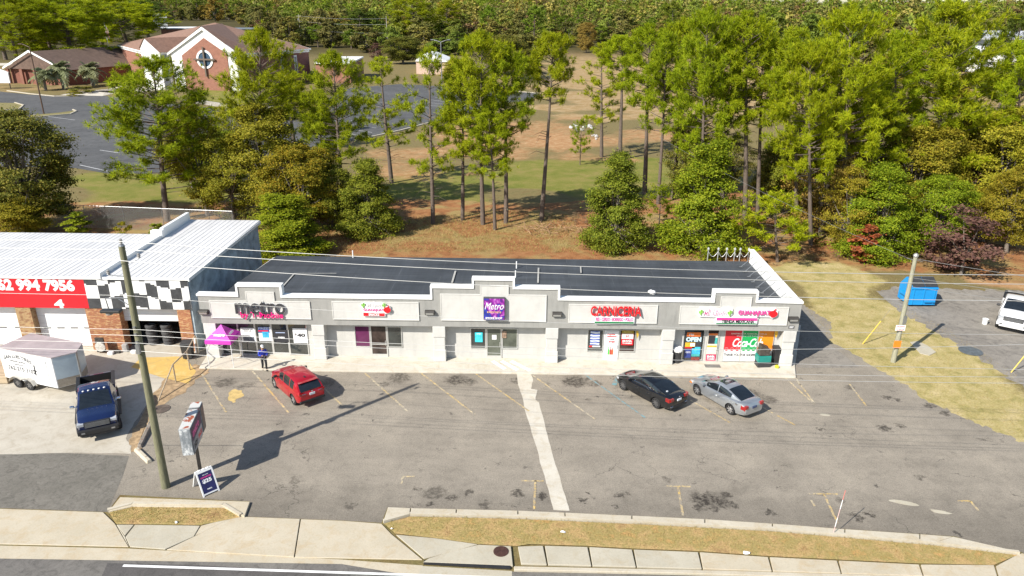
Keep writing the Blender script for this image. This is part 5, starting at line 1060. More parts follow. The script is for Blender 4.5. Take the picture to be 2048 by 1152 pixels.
# black saloon
S = dict(paint=paint('black_car_paint', (.008,.009,.011), .2, .2), L=4.64, W=1.80, H=1.42, x0=-2.30, x1=2.30, axles=(1.40,-1.32), r=.33, rim=.25, spokes=(10,.05), rimm=RIMD,
    top=[(-2.33,.66),(-2.25,.98),(-2.0,1.03),(-1.2,.99),(.6,.90),(1.05,.93),(1.7,.82),(2.1,.70),(2.33,.5)], bot=[(-2.33,.40),(-2.1,.26),(-1.5,.19),(1.6,.18),(2.1,.2),(2.33,.3)], plan=[(-2.33,.78),(-2.15,.90),(-1.6,.98),(0,1.0),(1.5,.97),(2.0,.84),(2.33,.58)],
    cab=[(-1.95,1.02),(-1.15,1.27),(-.7,1.37),(-.15,1.42),(.2,1.38),(.45,1.29),(1.25,.92)], cabw=[(-1.95,.72),(-1.2,.86),(1.25,.84)], cabt=[(-1.95,.62),(-1.0,.66),(0,.67),(1.25,.62)], roof=(.32,-.85), side=[(.02,.75),(-.80,-.05),(-1.25,-.88)], doors=[(-.92,-.02),(.0,.98)],
    mirror=(.80,1.0,.86), patches=[('head_lamp', HEADL, 1.85,2.2,.62,.84),('sill_trim', TRIM, -.9,.9,.02,.10)],
    bits=[('tail_lamp', TAIL, (-2.335,.46,.78,-2.2,.74,.95), True),('tail_lamp', TAIL, (-2.28,.70,.74,-1.98,.825,.96), True),('licence_plate', PLATE, (-2.35,-.17,.70,-2.30,.17,.83), False),('badge', CHROME, (-2.34,-.05,.90,-2.29,.05,.97), False),('rear_bumper', TRIM, (-2.345,-.66,.30,-2.2,.66,.42), False),('bumper_reflector', CHROME, (-2.35,.5,.43,-2.28,.7,.47), True),('sticker', PLATE, (-1.72,.3,1.09,-1.62,.42,1.145), False),('window_line', CHROME, (-1.3,.70,.985,.6,.76,1.0), True)])
l_, a_ = pose((1246,779), (1313,816), 1, .78, 1.40, -1.32); car('parked_car', 'black four-door saloon parked left of the silver coupe', 'car', l_, a_, S)
# silver coupe
S = dict(paint=paint('silver_car_paint', (.42,.44,.46), .65, .3), L=4.62, W=1.80, H=1.40, x0=-2.28, x1=2.30, axles=(1.38,-1.29), r=.33, rim=.24, spokes=(7,.07), rimm=RIMS,
    top=[(-2.30,.62),(-2.2,.95),(-1.95,1.02),(-1.2,.98),(.6,.90),(1.05,.93),(1.7,.83),(2.1,.70),(2.33,.5)], bot=[(-2.33,.38),(-2.1,.26),(-1.5,.19),(1.6,.18),(2.1,.2),(2.33,.3)], plan=[(-2.33,.70),(-2.15,.85),(-1.6,.97),(-.9,1.0),(0,.985),(1.5,.97),(2.0,.84),(2.33,.58)],
    cab=[(-1.85,1.00),(-1.2,1.21),(-.7,1.34),(-.15,1.40),(.2,1.36),(.45,1.27),(1.25,.92)], cabw=[(-1.85,.66),(-1.2,.82),(1.25,.84)], cabt=[(-1.85,.56),(-1.0,.63),(0,.66),(1.25,.62)], roof=(.32,-.78), side=[(-.12,.75),(-1.15,-.18)], doors=[(-.35,1.0)],
    mirror=(.82,1.0,.86), patches=[('head_lamp', HEADL, 1.80,2.2,.64,.88),('tail_lamp', TAIL, -2.24,-1.98,.56,.86)],
    bits=[('tail_lamp', TAIL, (-2.31,.50,.74,-2.15,.72,.93), True),('licence_plate', mat('plate_dark', (.05,.07,.14), .4, var=.5, scale=20), (-2.33,-.17,.68,-2.27,.17,.82), False),('sunroof', CGL, (-.40,-.40,1.385,.12,.40,1.418), False),('fuel_flap', CHROME, (-1.75,.845,.80,-1.6,.862,.92), False),('marker_lamp', AMBER, (1.9,.70,.52,2.1,.79,.60), True)])
l_, a_ = pose((1393,788), (1462,829), 1, .78, 1.38, -1.29); car('parked_car', 'silver two-door coupe with sunroof parked in front of the banner window', 'car', l_, a_, S)
# ------------------------------------------------------------------ pickups
def pickup(label, loc, rz, pm, W=2.03, chrome=True, extras=True, bedstuff=True, steer=0.0, lift=.08, grille='black'):
    z0 = lift; W2 = W/2; r = .42
    S = dict(paint=pm, L=5.9, W=W, H=1.93+z0, x0=-.95, x1=2.72, axles=(1.80,-99), r=r, rim=.26, spokes=(8,.07), rimm=RIMD,
        top=[(-1,1.28+z0),(.9,1.25+z0),(1.2,1.28+z0),(2.2,1.22+z0),(2.6,1.12+z0),(2.75,.98+z0)], bot=[(-1,.48+z0),(1.2,.46+z0),(2.3,.42+z0),(2.75,.5+z0)], plan=[(-1,.98),(1.5,.985),(2.3,.96),(2.6,.9),(2.75,.82)],
        cab=[(-.93,1.29+z0),(-.80,1.80+z0),(-.3,1.92+z0),(.35,1.92+z0),(.58,1.84+z0),(1.32,1.27+z0)], cabw=[(-.93,.92),(1.32,.90)], cabt=[(-.93,.76),(1.32,.74)], roof=(.55,-.78), side=[(.18,.85),(-.72,.10)], doors=[(.15,1.28),(-.88,.12)],
        mirror=(.98,1.36+z0,W2+.02), mirm=CHROME if chrome else TRIM, handle=CHROME if chrome else pm)
    S['axles'] = (1.80, 1.80)
    tmp = S; C = car('pickup_truck', label, 'pickup truck', loc, rz, S)
    for ch_ in list(C.children):                            # the loft only carries the front axle: four wheels are set here
        if ch_.name.startswith('wheel'):
            for g_ in list(ch_.children): bpy.data.objects.remove(g_)
            bpy.data.objects.remove(ch_)
    for ax, st in ((1.80, steer), (-1.77, 0)):
        for s_ in (1, -1): put_wheel(C, ax, s_*(W2-.13), r, .29, .25, (8,.07), RIMD, st)
    zt, zb, xa, xb = 1.30+z0, .55+z0, -2.95, -1.0
    b = MB(); 
    cut = MB()
    b.box(xa, -W2*.98, zb, xb, W2*.98, zt); cut.box(xa+.08, -W2*.82, zb+.28, xb-.06, W2*.82, zt+.4, 1)
    for s_ in (1, -1): cut.lathe([(r+.07,0),(r+.07,.5)], 22, 1, Matrix.Translation((-1.77, s_*(W2-.30), r)) @ Matrix.Rotation(-s_*PI/2, 4, 'X'))
    bed = boolean('bed', b, cut, [pm, UNDER]); bed.parent = C
    b = MB(); 
    for s_ in (1, -1): b.box(xa, min(s_*W2*.80, s_*W2*.995), zt, xb, max(s_*W2*.80, s_*W2*.995), zt+.035)
    b.build('bed_rail', TRIM, C, bevel=.01)
    b = MB(); b.box(xa-.012, -W2*.82, zb+.1, xa-.001, W2*.82, zt-.02); b.build('tailgate', pm, C)
    # front end
    x = 2.74
    b = MB(); b.box(x-.12, -.62, .82+z0, x+.02, .62, 1.13+z0); gr = b.build('grille', TRIM, C, bevel=.02)
    b = MB()
    for i in range(5): b.box(x+.015, -.58, .85+z0+i*.055, x+.035, .58, .872+z0+i*.055)
    b.build('grille_bars', GREY, gr)
    b = MB(); b.box(x-.22, -W2*.97, .50+z0, x+.16, W2*.97, .76+z0); b.box(x-.1, -W2*.8, .38+z0, x+.10, W2*.8, .499+z0); b.build('front_bumper', TRIM if grille == 'black' else pm, C, bevel=.05, seg=2)
    for s_ in (1, -1):
        b = MB(); b.box(x-.30, min(s_*.62, s_*W2*.93), .93+z0, x-.015, max(s_*.62, s_*W2*.93), 1.10+z0); b.build('head_lamp', HEADL, C, bevel=.02)
        b = MB(); b.box(x+.13, min(s_*.62,s_*.80), .58+z0, x+.17, max(s_*.62,s_*.80), .66+z0); b.build('fog_lamp', mat('fog_lamp', (.3,.3,.3), .2, .4) if grille == 'black' else TRIM, C)
        b = MB(); b.box(xa-.02, min(s_*W2*.83, s_*W2*.97), .85+z0, xa+.06, max(s_*W2*.83, s_*W2*.97), 1.2+z0); b.build('tail_lamp', TAIL, C)
    b = MB(); b.tube([(1.25,.1,1.31+z0),(1.0,.5,1.42+z0)], .012, 5); b.tube([(1.25,-.5,1.31+z0),(1.0,-.1,1.42+z0)], .012, 5); b.build('wiper', TRIM, C)
    if extras:
        for k, y in enumerate((-.52,-.26,0,.26,.52)): b = MB(); b.lathe([(.06,0),(.055,.03),(.02,.045)], 8, 0, Matrix.Translation((.46,y,1.915+z0))); b.build('roof_marker_lamp', mat('marker_lens', (.75,.75,.72), .2), C)
        for s_ in (1, -1): b = MB(); b.box(-.85, min(s_*(W2-.02), s_*(W2+.14)), .48+z0, 1.3, max(s_*(W2-.02), s_*(W2+.14)), .53+z0); b.build('side_step', TRIM, C, bevel=.015)
        for s_ in (1, -1): b = MB(); b.tube([(1.80+.50*math.cos(t), s_*(W2*.985), r+.05+.50*math.sin(t)) for t in np.linspace(.0, PI, 12)], .05, 6); b.build('arch_flare', TRIM, C, smooth=60)
        b = MB(); b.box(-2.2, -.75, zt+.04, -1.2, -.1, zt+.10); b.build('white_box', WHITE, C) if False else None
    return C
BLUEP_ = paint('blue_truck_paint', (.008,.020,.085), .4, .25)
hd = math.atan2(-6.36, 3.56); d = Vector((math.cos(hd), math.sin(hd), 0)); cF = Vector((-23.27,-9.0,0)); L0 = cF-d*1.80
pickup('dark blue pickup with black front and chrome mirrors parked on the concrete pad', L0, hd, BLUEP_, steer=.25)
o = thing('tool_box', 'white box lying in the bed of the dark blue pickup', 'box', L0+Vector((0,0,.93)), hd); b = MB(); b.box(-1.75,.05,0,-1.2,.7,.42); b.build('lid_and_body', WHITE, o, bevel=.02); b = MB(); b.box(-1.78,.02,.30,-1.17,.73,.34); b.build('band', GREY, o)
o = thing('cardboard_box', 'brown cardboard box in the bed of the dark blue pickup', 'box', L0+Vector((0,0,.93)), hd); b = MB(); b.box(-1.6,-.7,0,-1.2,-.25,.35); b.build('carton', mat('cardboard', (.42,.27,.13), .85, var=.2), o, bevel=.01); b = MB(); b.box(-1.605,-.51,.349,-1.195,-.44,.354); b.build('tape', mat('tape', (.55,.45,.3), .4), o)
hd2 = R(-125); d2 = Vector((math.cos(hd2), math.sin(hd2), 0)); n2 = Vector((-d2.y, d2.x, 0)); c2 = G(1991,653)+n2*.97-d2*1.85
pickup('white pickup with black grille cut by the right edge of the photo', c2, hd2, paint('white_truck_paint', (.74,.74,.74), 0, .3), chrome=False, extras=False, grille='white', steer=0)
# ------------------------------------------------------------------ enclosed trailer
h3 = R(-17.9); tr = thing('enclosed_trailer', 'white enclosed two-axle trailer with black lettering parked beside the blue pickup', 'trailer', (-29.62,-3.35,0), h3)
TW, TL, Z0, Z1 = 1.10, 2.12, .48, 2.46
TRW = mat('trailer_white', (.74,.74,.74), .4, var=.04, scale=.8); TRR = mat('trailer_roof', (.36,.31,.31), .6, var=.18, scale=.8); TRF = mat('trailer_front_panel', (.42,.50,.56), .35, .2, var=.12, scale=.8)
pts = [(-TL,-TW),(TL,-TW),(TL+.72,0),(TL,TW),(-TL,TW)]
b = MB(); b.prism(pts, Z0, Z1); b.build('body', TRW, tr)
b = MB(); b.prism([(x*1.004+(.02 if x > 0 else -.01), y*1.012) for x, y in pts], Z1+.001, Z1+.05); b.build('roof', TRR, tr)
for s_ in (1, -1):
    a, c = Vector((TL,s_*TW,0)), Vector((TL+.72,0,0)); u = (c-a); nn = Vector((u.y,-u.x,0)).normalized()*(-s_)*-1
    nn = Vector((u.y,-u.x,0)).normalized(); nn = nn if nn.x > 0 else -nn
    b = MB(); b.add([a+u*.04+nn*.006+UPV*(Z0+.55), a+u*.97+nn*.006+UPV*(Z0+.55), a+u*.97+nn*.006+UPV*(Z1-.03), a+u*.04+nn*.006+UPV*(Z1-.03)], [(0,1,2,3)]); b.build('nose_panel', TRF, tr)
    b = MB(); b.add([a+u*.04+nn*.008+UPV*(Z0+.02), a+u*.97+nn*.008+UPV*(Z0+.02), a+u*.97+nn*.008+UPV*(Z0+.545), a+u*.04+nn*.008+UPV*(Z0+.545)], [(0,1,2,3)]); b.build('stone_guard', mat('tread_plate', (.33,.30,.26), .4, .5, var=.2, scale=8), tr)
b = MB(); b.box(TL+.70,-.05,Z0,TL+.76,.05,Z1); b.build('nose_strip', GREY, tr)
b = MB(); b.tube([(TL+.6,0,.5),(TL+1.5,0,.46)], .05, 6); b.tube([(TL+1.5,0,.0),(TL+1.5,0,.75)], .035, 6); b.build('tongue_jack', TRIM, tr)
M_ = FACE(-TL, -TW-.004, 0)
def tt(body, x0, z0, x1, z1, m=INK, **k): text(body, tr, m, x1-x0, z1-z0, FACE(x0, -TW-.0045, z0), ext=.004, **k)
tt('SAN LUIS TIRES', -1.82, 1.86, .42, 2.10, bold=.015, warp=lambda u: .22*(1-(2*u-1)**2)-.1)
tt('WAREHOUSE TIRE SERVICE', -1.35, 1.72, -.1, 1.80); tt('AUGUSTA GA', -1.05, 1.52, -.35, 1.60); tt('762-215-3102', -1.62, 1.14, .58, 1.42, bold=.015)
b = MB(); x0, x1 = .60, 1.62
for q in ((x0,.62,x0+.025,2.2),(x1-.025,.62,x1,2.2),(x0+.0251,2.175,x1-.0251,2.2),(x0+.0251,.62,x1-.0251,.645)): b.box(q[0], -TW-.012, q[1], q[2], -TW-.0005, q[3])
b.build('door_frame', GREY, tr); b = MB(); b.box(x0+.0255,-TW-.008,.6455,x1-.0255,-TW-.0006,2.1745); dd_ = b.build('side_door', TRW, tr); b = MB(); b.box(x0-.12,-TW-.04,1.35,x0+.1,-TW-.013,1.41); b.build('handle', TRIM, dd_); b = MB(); b.box(x0-.02,-TW-.05,1.1,x0+.01,-TW-.013,1.75); b.build('latch_bar', TRIM, dd_)
for x in (-1.02,-.05):
    for s_ in (1, -1): put_wheel(tr, x, s_*(TW+.05), .34, .21, .2, (6,.09), RIMD)
for s_ in (-1, 1):
    b = MB(); prof = [(-1.55,.45),(-1.38,.72),(-1.1,.86),(-.8,.83),(-.53,.72),(-.27,.83),(.03,.86),(.31,.72),(.48,.45)]
    y0, y1 = s_*TW+s_*.002, s_*(TW+.26); vs = [(x, y0, z) for x, z in prof]+[(x, y1, z) for x, z in prof]+[(x, y1, z-.05) for x, z in prof]; k = len(prof)
    b.add(vs, [(i,i+1,k+i+1,k+i) for i in range(k-1)]+[(k+i,k+i+1,2*k+i+1,2*k+i) for i in range(k-1)])
    b.build('fender', mat('fender_alu', (.52,.50,.46), .35, .6, var=.15), tr)
# ------------------------------------------------------------------ poles, cables, signs and small things
POLEW = mat('treated_pole', (.17,.165,.10), .9, var=.35, scale=5, stretch=(6,6,.35), bump=.5, bscale=14); POLEG = mat('weathered_pole', (.30,.29,.21), .9, var=.4, scale=5, stretch=(6,6,.35), bump=.5, bscale=14)
PORC = mat('insulator_grey', (.28,.27,.26), .3, var=.2)
base = G(332,974); base.z = 0; topp = GY(243,492, base.y+.35); lean = topp-base
o = thing('utility_pole', 'tall leaning greenish wooden utility pole between the two lots at left', 'utility pole', base)
b = MB(); b.tube([lean*t for t in (-.01,0,.1,.3,.6,.85,1)], [.21,.21,.19,.175,.16,.145,.13], 14); b.build('pole', POLEW, o, smooth=50)
b = MB(); b.lathe([(.13,0),(.11,.06),(.02,.10)], 10, 0, Matrix.Translation(lean)); b.build('pole_cap', GREY, o)
def insulator(p, nm='insulator'): b = MB(); b.lathe([(.02,0),(.08,.03),(.05,.07),(.09,.11),(.05,.15),(.08,.19),(.02,.24)], 9, 0, Matrix.Translation(p)); return b.build(nm, PORC, o, smooth=60)
ATT = {}
for key, t, v in (('a', 1.0, Vector((0,0,.1))), ('b', .93, Vector((.62,.1,.28))), ('c', .885, Vector((-.75,-.1,.12)))):
    p = lean*t; q = p+v
    if key != 'a': b = MB(); b.tube([p, q], .025, 6); b.build('bracket', GREY, o)
    insulator(q); ATT[key] = base+q+Vector((0,0,.2))
# street lamp on a short arm
p = lean*.80; b = MB(); b.tube([p, p+Vector((-.5,-.05,.06)), p+Vector((-1.1,-.1,.05)), p+Vector((-1.05,-.1,-.45))], .03, 7); b.tube([p+Vector((0,0,-.4)), p+Vector((-.6,-.05,.05))], .02, 6); b.build('lamp_arm', GREY, o)
q = p+Vector((-.55,-.1,-.55)); b = MB(); b.box(q.x-.85,q.y-.16,q.z-.07,q.x+.05,q.y+.16,q.z+.07); lh = b.build('lamp_head', mat('lamp_dark', (.05,.05,.05), .5, .3), o, bevel=.05, seg=2); b = MB(); b.lathe([(.05,-.20),(.15,-.16),(.16,-.08)], 12, 0, Matrix.Translation((q.x-.5,q.y,q.z))); b.build('lens', PORC, lh)
b = MB(); pb = lean*.62; b.box(pb.x-.06,pb.y-.3,pb.z-.35,pb.x+.1,pb.y-.16,pb.z+.1); b.build('junction_box', GREY, o)
for t, nm in ((.695,'comm_bracket'),(.668,'comm_bracket'),(.637,'comm_bracket'),(.604,'comm_bracket')): p = lean*t; b = MB(); b.box(p.x-.05,p.y-.24,p.z-.04,p.x+.05,p.y-.15,p.z+.04); b.build(nm, GREY, o)
# cables: hung from the pole, running along the street to poles beyond both edges of the photo
def yline(x): return -13.8-.045*(x+17.4)
def cable(label, zs, r=.016, m=WIREM, x0=-60, x1=62, group='cables along the street', dy=0.0):
    xs_, zz = [p[0] for p in zs], [p[1] for p in zs]; co_ = np.polyfit(xs_, zz, 2); xp = xs_[0]; pts = []
    for x in np.linspace(xp, x1, 40): pts.append((x, yline(x)+dy, float(np.polyval(co_, x))))
    left = []
    for x in np.linspace(x0, xp, 14)[:-1]: left.append((x, yline(x)+dy, pts[0][2]-.016*(xp-x)+.0006*(xp-x)**2))
    return wire('power_line', left+pts, r, m, label, group)
cable('topmost pale cable crossing from the pole tip over the black roof', [(-17.55,12.43),(-7.79,12.05),(6.43,11.83),(19.83,11.99)], .0145, dy=.3)
cable('second pale cable from the top crossing the black roof', [(-17.3,12.02),(-7.81,11.71),(6.46,11.42),(19.93,11.59)], .0145, dy=.35)
cable('third pale cable from the top running just above the parapet', [(-17.73,11.68),(-7.86,11.17),(6.51,10.89),(20.07,10.99)], .0145)
cable('thin cable crossing in front of the shop signs', [(-17.6,10.02),(-7.97,9.67),(.61,9.37),(11.48,9.34),(20.43,9.52)], .008)
cable('uppermost of the dark cables crossing in front of the shop windows', [(-17.21,8.42),(-8.09,8.15),(6.71,8.35),(12.8,8.57)], .0095, WIREM)
cable('cable crossing the shop doors, second of the lower bundle', [(-17.26,8.12),(-8.11,7.94),(6.78,7.81),(20.81,7.93)], .0095, WIREM)
cable('cable crossing near the foot of the shop walls, third of the lower bundle', [(-17.33,7.73),(-8.15,7.45),(6.82,7.26),(20.9,7.59)], .0095, WIREM)
cable('lowest cable of the bundle, crossing the front walk and the parked cars', [(-17.41,7.33),(-8.18,7.11),(6.9,6.98),(20.97,7.3)], .0095, WIREM)
# guy wires and the right-hand pole
for k, (a, c) in enumerate((((290,800),(283,905)),((297,800),(300,870)))):
    pass
gb = G(272,897); wire('guy_wire', [base+lean*.60, base+lean*.3+Vector((-.3,.5,0)), G(276,890)], .014, WIREM, 'pale guy wire from the left pole down to the edge of the concrete pad', None, 'guy wire')
rb = G(1786,724); rb.z = 0; rt = GY(1832,511, rb.y+.2); rl = rt-rb
o = thing('utility_pole', 'shorter pale wooden utility pole on the grass with white and orange signs', 'utility pole', rb)
b = MB(); b.tube([rl*t for t in (-.01,0,.3,.6,1)], [.17,.17,.155,.14,.12], 12); b.build('pole', POLEG, o, smooth=50)
b = MB(); b.lathe([(.14,-.1),(.17,.0),(.12,.10),(.03,.16)], 10, 0, Matrix.Translation(rl)); b.build('pole_cap', PORC, o); b = MB(); p = rl*.42; b.box(p.x-.02,p.y-.28,p.z-.3,p.x+.16,p.y-.14,p.z+.25); b.build('meter_box', GREY, o)
b = MB(); b.tube([rl*.96+Vector((-.5,0,.1)), rl*.96+Vector((.5,0,-.1))], .02, 6); b.build('bracket', GREY, o)
def psign(name, label, px, py, w_, h_, m, yy, words=()):
    p = GY(px, py, yy); o = thing(name, label, 'sign', p); b = MB(); b.box(-w_/2,-.012,-h_/2,w_/2,.012,h_/2); b.build('panel', m, o, bevel=.005)
    for body, a0, c0, a1, c1, m_ in words: text(body, o, m_, w_*(a1-a0), h_*(c1-c0), FACE(w_*(a0-.5), -.0125, h_*(c0-.5)), ext=.004, bold=.02)
psign('notice_sign', 'white notice with red lettering on the right-hand pole', 1801, 656, .62, .40, PAPER, rb.y-.18, [('FREE PARKING','.'and .1,.72,.9,.88,RED),('ONLY',.32,.46,.68,.62,RED),('ALL OTHERS TOWED',.08,.2,.92,.32,INK),('DAY OR NIGHT',.15,.06,.85,.16,RED)])
psign('notice_sign', 'square orange plate low on the right-hand pole', 1794.5, 689, .46, .52, mat('orange_plate', (.85,.22,.02), .5, var=.08), rb.y-.22)
def yguard(label, pa, pb_, h):
    a = G(*pa); c = GY(*pb_, a.y+.3); o = thing('guy_guard', label, 'guy wire guard', a, 0, 'yellow guy wire guards'); b = MB(); b.tube([(0,0,0), c-a], .036, 8); b.build('guard', mat('guard_yellow', (.66,.45,.05), .5, var=.08), o); b = MB(); b.tube([(c-a), (c-a)*1.5], .008, 5); b.build('wire', WIRED, o); b = MB(); b.tube([(0,0,-.05),(c-a)*-.05], .03, 6); b.build('anchor', GREY, o)
yguard('yellow guy guard standing in the grass left of the right-hand pole', (1725,688), (1762,642), 1)
yguard('yellow guy guard at the right edge of the grass strip', (2022,745), (2052,708), 1)
cs = [rb+rl*.9, Vector((45,-6,7.5)), Vector((70,-12,7.4))]
for k, (sx_, sz_) in enumerate(((.97,0),(.8,.3),(.72,.0))):
    a = rb+rl*sx_; c = Vector((58,-9-2*k,6.6+.3*k)); wire('service_cable', [a.lerp(c,t)-Vector((0,0,2.4*t*(1-t))) for t in np.linspace(0,1,16)], .014, WIRED, ['upper','middle','lower'][k]+' dark service cable running right from the pole with orange plate', 'service cables of the right-hand pole')
a = rb+rl*.95; c = Vector((14,36,9)); wire('service_cable', [a.lerp(c,t)-Vector((0,0,1.6*t*(1-t))) for t in np.linspace(0,1,16)], .008, WIRED, 'thin service cable running back from the right-hand pole into the woods')
# two-sided sign cabinet on a steel post
sb = Vector((-16.22,-12.6,0)); ang = math.atan2(2.42,-.46); o = thing('post_sign', 'weathered grey sign cabinet on a single post, seen edge-on at left', 'sign', sb, ang)
CABM = mat('cabinet_grey', (.22,.235,.25), .5, .3, var=.45, scale=2.2); RUST = mat('rust', (.30,.07,.025), .9, var=.5, scale=6)
b = MB(); b.tube([(0,0,0),(0,0,1.95)], .09, 10); b.build('post', mat('post_brown', (.12,.10,.08), .8, .2, var=.3), o)
n = NT('rusty_cabinet_top'); n.rough(.7); f = n.noise(2.2, 4, .6, dist=.4); n.base(n.ramp(f, [(.50, (.52,.52,.50)), (.56, (.30,.07,.03)), (.75, (.35,.10,.05))])); RT = n.m
n = NT('peeling_end'); n.rough(.6); f = n.noise(2.5, 5, .7, stretch=(1,1,.6)); n.base(n.ramp(f, [(.42, (.17,.19,.21)), (.52, (.28,.30,.32)), (.60, (.62,.64,.65))])); PE = n.m
b = MB(); b.box(-1.32,-.27,1.90,.55,.27,3.34); b.build('cabinet', CABM, o, bevel=.03); b = MB(); b.box(.70,-.27,1.90,1.28,.27,3.34); b.build('cabinet', CABM, o, bevel=.03); b = MB(); b.box(.551,-.2,1.95,.699,.2,3.22); b.build('divider', NAVY, o)
b = MB(); b.box(-1.30,-.25,3.342,.53,.25,3.36); b.build('cabinet_top', RT, o); b = MB(); b.box(.72,-.25,3.342,1.26,.25,3.36); b.build('cabinet_top', RT, o); b = MB(); b.box(-1.335,-.24,1.93,-1.321,.24,3.3); b.build('end_plate', PE, o)
MR = Matrix.Translation((0,-.272,0)); 
def face(nm, m, x0, z0, x1, z1): b = MB(); b.box(x0,-.283,z0,x1,-.271,z1); return b.build(nm, m, o)
face('sign_face', mat('face_plum', (.10,.03,.09), .5, var=.4, scale=3), -1.25,2.62,.5,3.26); face('sign_face', mat('face_grey', (.30,.30,.31), .5, var=.3, scale=3), -1.25,1.98,-.4,2.58); face('sign_face', mat('face_pale', (.45,.42,.42), .5, var=.2), -.38,1.98,.5,2.58); face('sign_face', mat('face_brown', (.2,.15,.12), .5, var=.4), .75,1.98,1.22,3.26)
text('metro', o, PINK, 1.2, .35, FACE(-1.1,-.284,2.75), ext=.005, bold=.03); text('SHOP', o, INK, .6, .3, FACE(-1.15,-.284,2.1), ext=.005, bold=.03); text('SNACKS', o, RED, .7, .25, FACE(-.3,-.284,2.15), ext=.005, bold=.02)
# A-frame board
p = (G(432,995)+G(447,978))/2; o = thing('a_frame_sign', 'white folding pavement sign with navy poster near the kerb', 'pavement sign', Vector((-15.42,-13.85,0)), R(46)); o.scale = (1.12,1.0,1.08)
for s_, nm in ((-1,'front_panel'),(1,'rear_panel')):
    M_ = Matrix.Translation((0,s_*.60,0)) @ Matrix.Rotation(s_*R(29), 4, 'X'); b = MB()
    for q in ((-.36,0,-.30,1.16),(.30,0,.36,1.16),(-.2995,1.06,.2995,1.16),(-.2995,.06,.2995,.12)): b.box(q[0],-.025,q[1],q[2],.025,q[3],0,M_)
    pn = b.build(nm, WHITE, o)
    b = MB(); b.box(-.2995,-.012,.1205,.2995,.012,1.0595,0,M_); b.build('poster', mat('navy_poster', (.02,.02,.09), .4, var=.4, scale=3) if s_ < 0 else WHITE, pn)
    if s_ < 0:
        def at_(x, z): return M_ @ Matrix.Translation((x,-.013,z)) @ Matrix.Rotation(PI/2,4,'X')
        text('$25', pn, PAPER, .40, .20, at_(-.2,.55), ext=.003, bold=.05); text('UNLIMITED', pn, PINK, .46, .07, at_(-.23,.80), ext=.003, bold=.03); text('metro', pn, PAPER, .2, .07, at_(-.1,.25), ext=.003, bold=.03); text('PER LINE', pn, PAPER, .24, .04, at_(-.12,.92), ext=.003)
for x in (-.18,0,.18): b = MB(); b.box(x-.05,-.05,.98,x+.05,.05,1.05); b.build('hinge', WHITE, o)
# canopy tent
TENT = mat('magenta_canopy', (.55,.05,.42), .6, var=.08); tcs = [Vector((-20.35,-1.35,0)),Vector((-18.75,-1.40,0)),Vector((-18.7,.10,0)),Vector((-20.3,.12,0))]
c = sum(tcs, Vector())/4; o = thing('canopy_tent', 'magenta pop-up canopy with thin white legs on the walk by the first shop', 'tent', Vector((c.x,c.y,0))); T = [p-Vector((c.x,c.y,0)) for p in tcs]; zb_ = .12
for p in T: b = MB(); b.tube([(p.x,p.y,.0 if p.y < -.3 else .12),(p.x,p.y,2.0)], .022, 6); b.build('leg', WHITE, o)
pk = Vector((0,0,2.85)); b = MB(); Q = [Vector((p.x*1.06,p.y*1.06,2.02)) for p in T]; Q2 = [q-Vector((0,0,.24)) for q in Q]
for i in range(4): j = (i+1)%4; mm = (Q[i]+Q[j])/2; m1 = mm.lerp(pk,.5)-Vector((0,0,.08)); a1 = Q[i].lerp(pk,.5)-Vector((0,0,.06)); a2 = Q[j].lerp(pk,.5)-Vector((0,0,.06)); b.add([Q[i],Q[j],a2,a1,pk], [(0,1,2,3),(3,2,4)]); b.add([Q[i],Q[j],Q2[j],Q2[i]], [(0,3,2,1)])
ro = b.build('canopy', TENT, o)
nf = (Q[1]-Q[0]).cross(pk-Q[0]).normalized(); xa_ = (Q[1]-Q[0]).normalized(); ya_ = nf.cross(xa_)
Mt = Matrix((xa_, ya_, nf)).transposed().to_4x4(); Mt.translation = Q[0]+xa_*.55+ya_*.30+nf*.03; text('metro', ro, PAPER, .72, .2, Mt, ext=.004, bold=.04)
nf = (Q[2]-Q[1]).cross(pk-Q[1]).normalized(); xa_ = (Q[2]-Q[1]).normalized(); ya_ = nf.cross(xa_); Mt = Matrix((xa_, ya_, nf)).transposed().to_4x4(); Mt.translation = Q[1]+xa_*.5+ya_*.30+nf*.03; text('metro', ro, PAPER, .6, .18, Mt, ext=.004, bold=.04)
for i, j in ((0,1),(1,2),(2,3),(3,0)): b = MB(); b.tube([T[i]+UPV*1.95, (T[i]+T[j])/2+UPV*1.6, T[j]+UPV*1.95], .012, 5); b.tube([T[i]+UPV*1.25, (T[i]+T[j])/2+UPV*1.6, T[j]+UPV*1.25], .012, 5); b.build('truss', GREY, o)
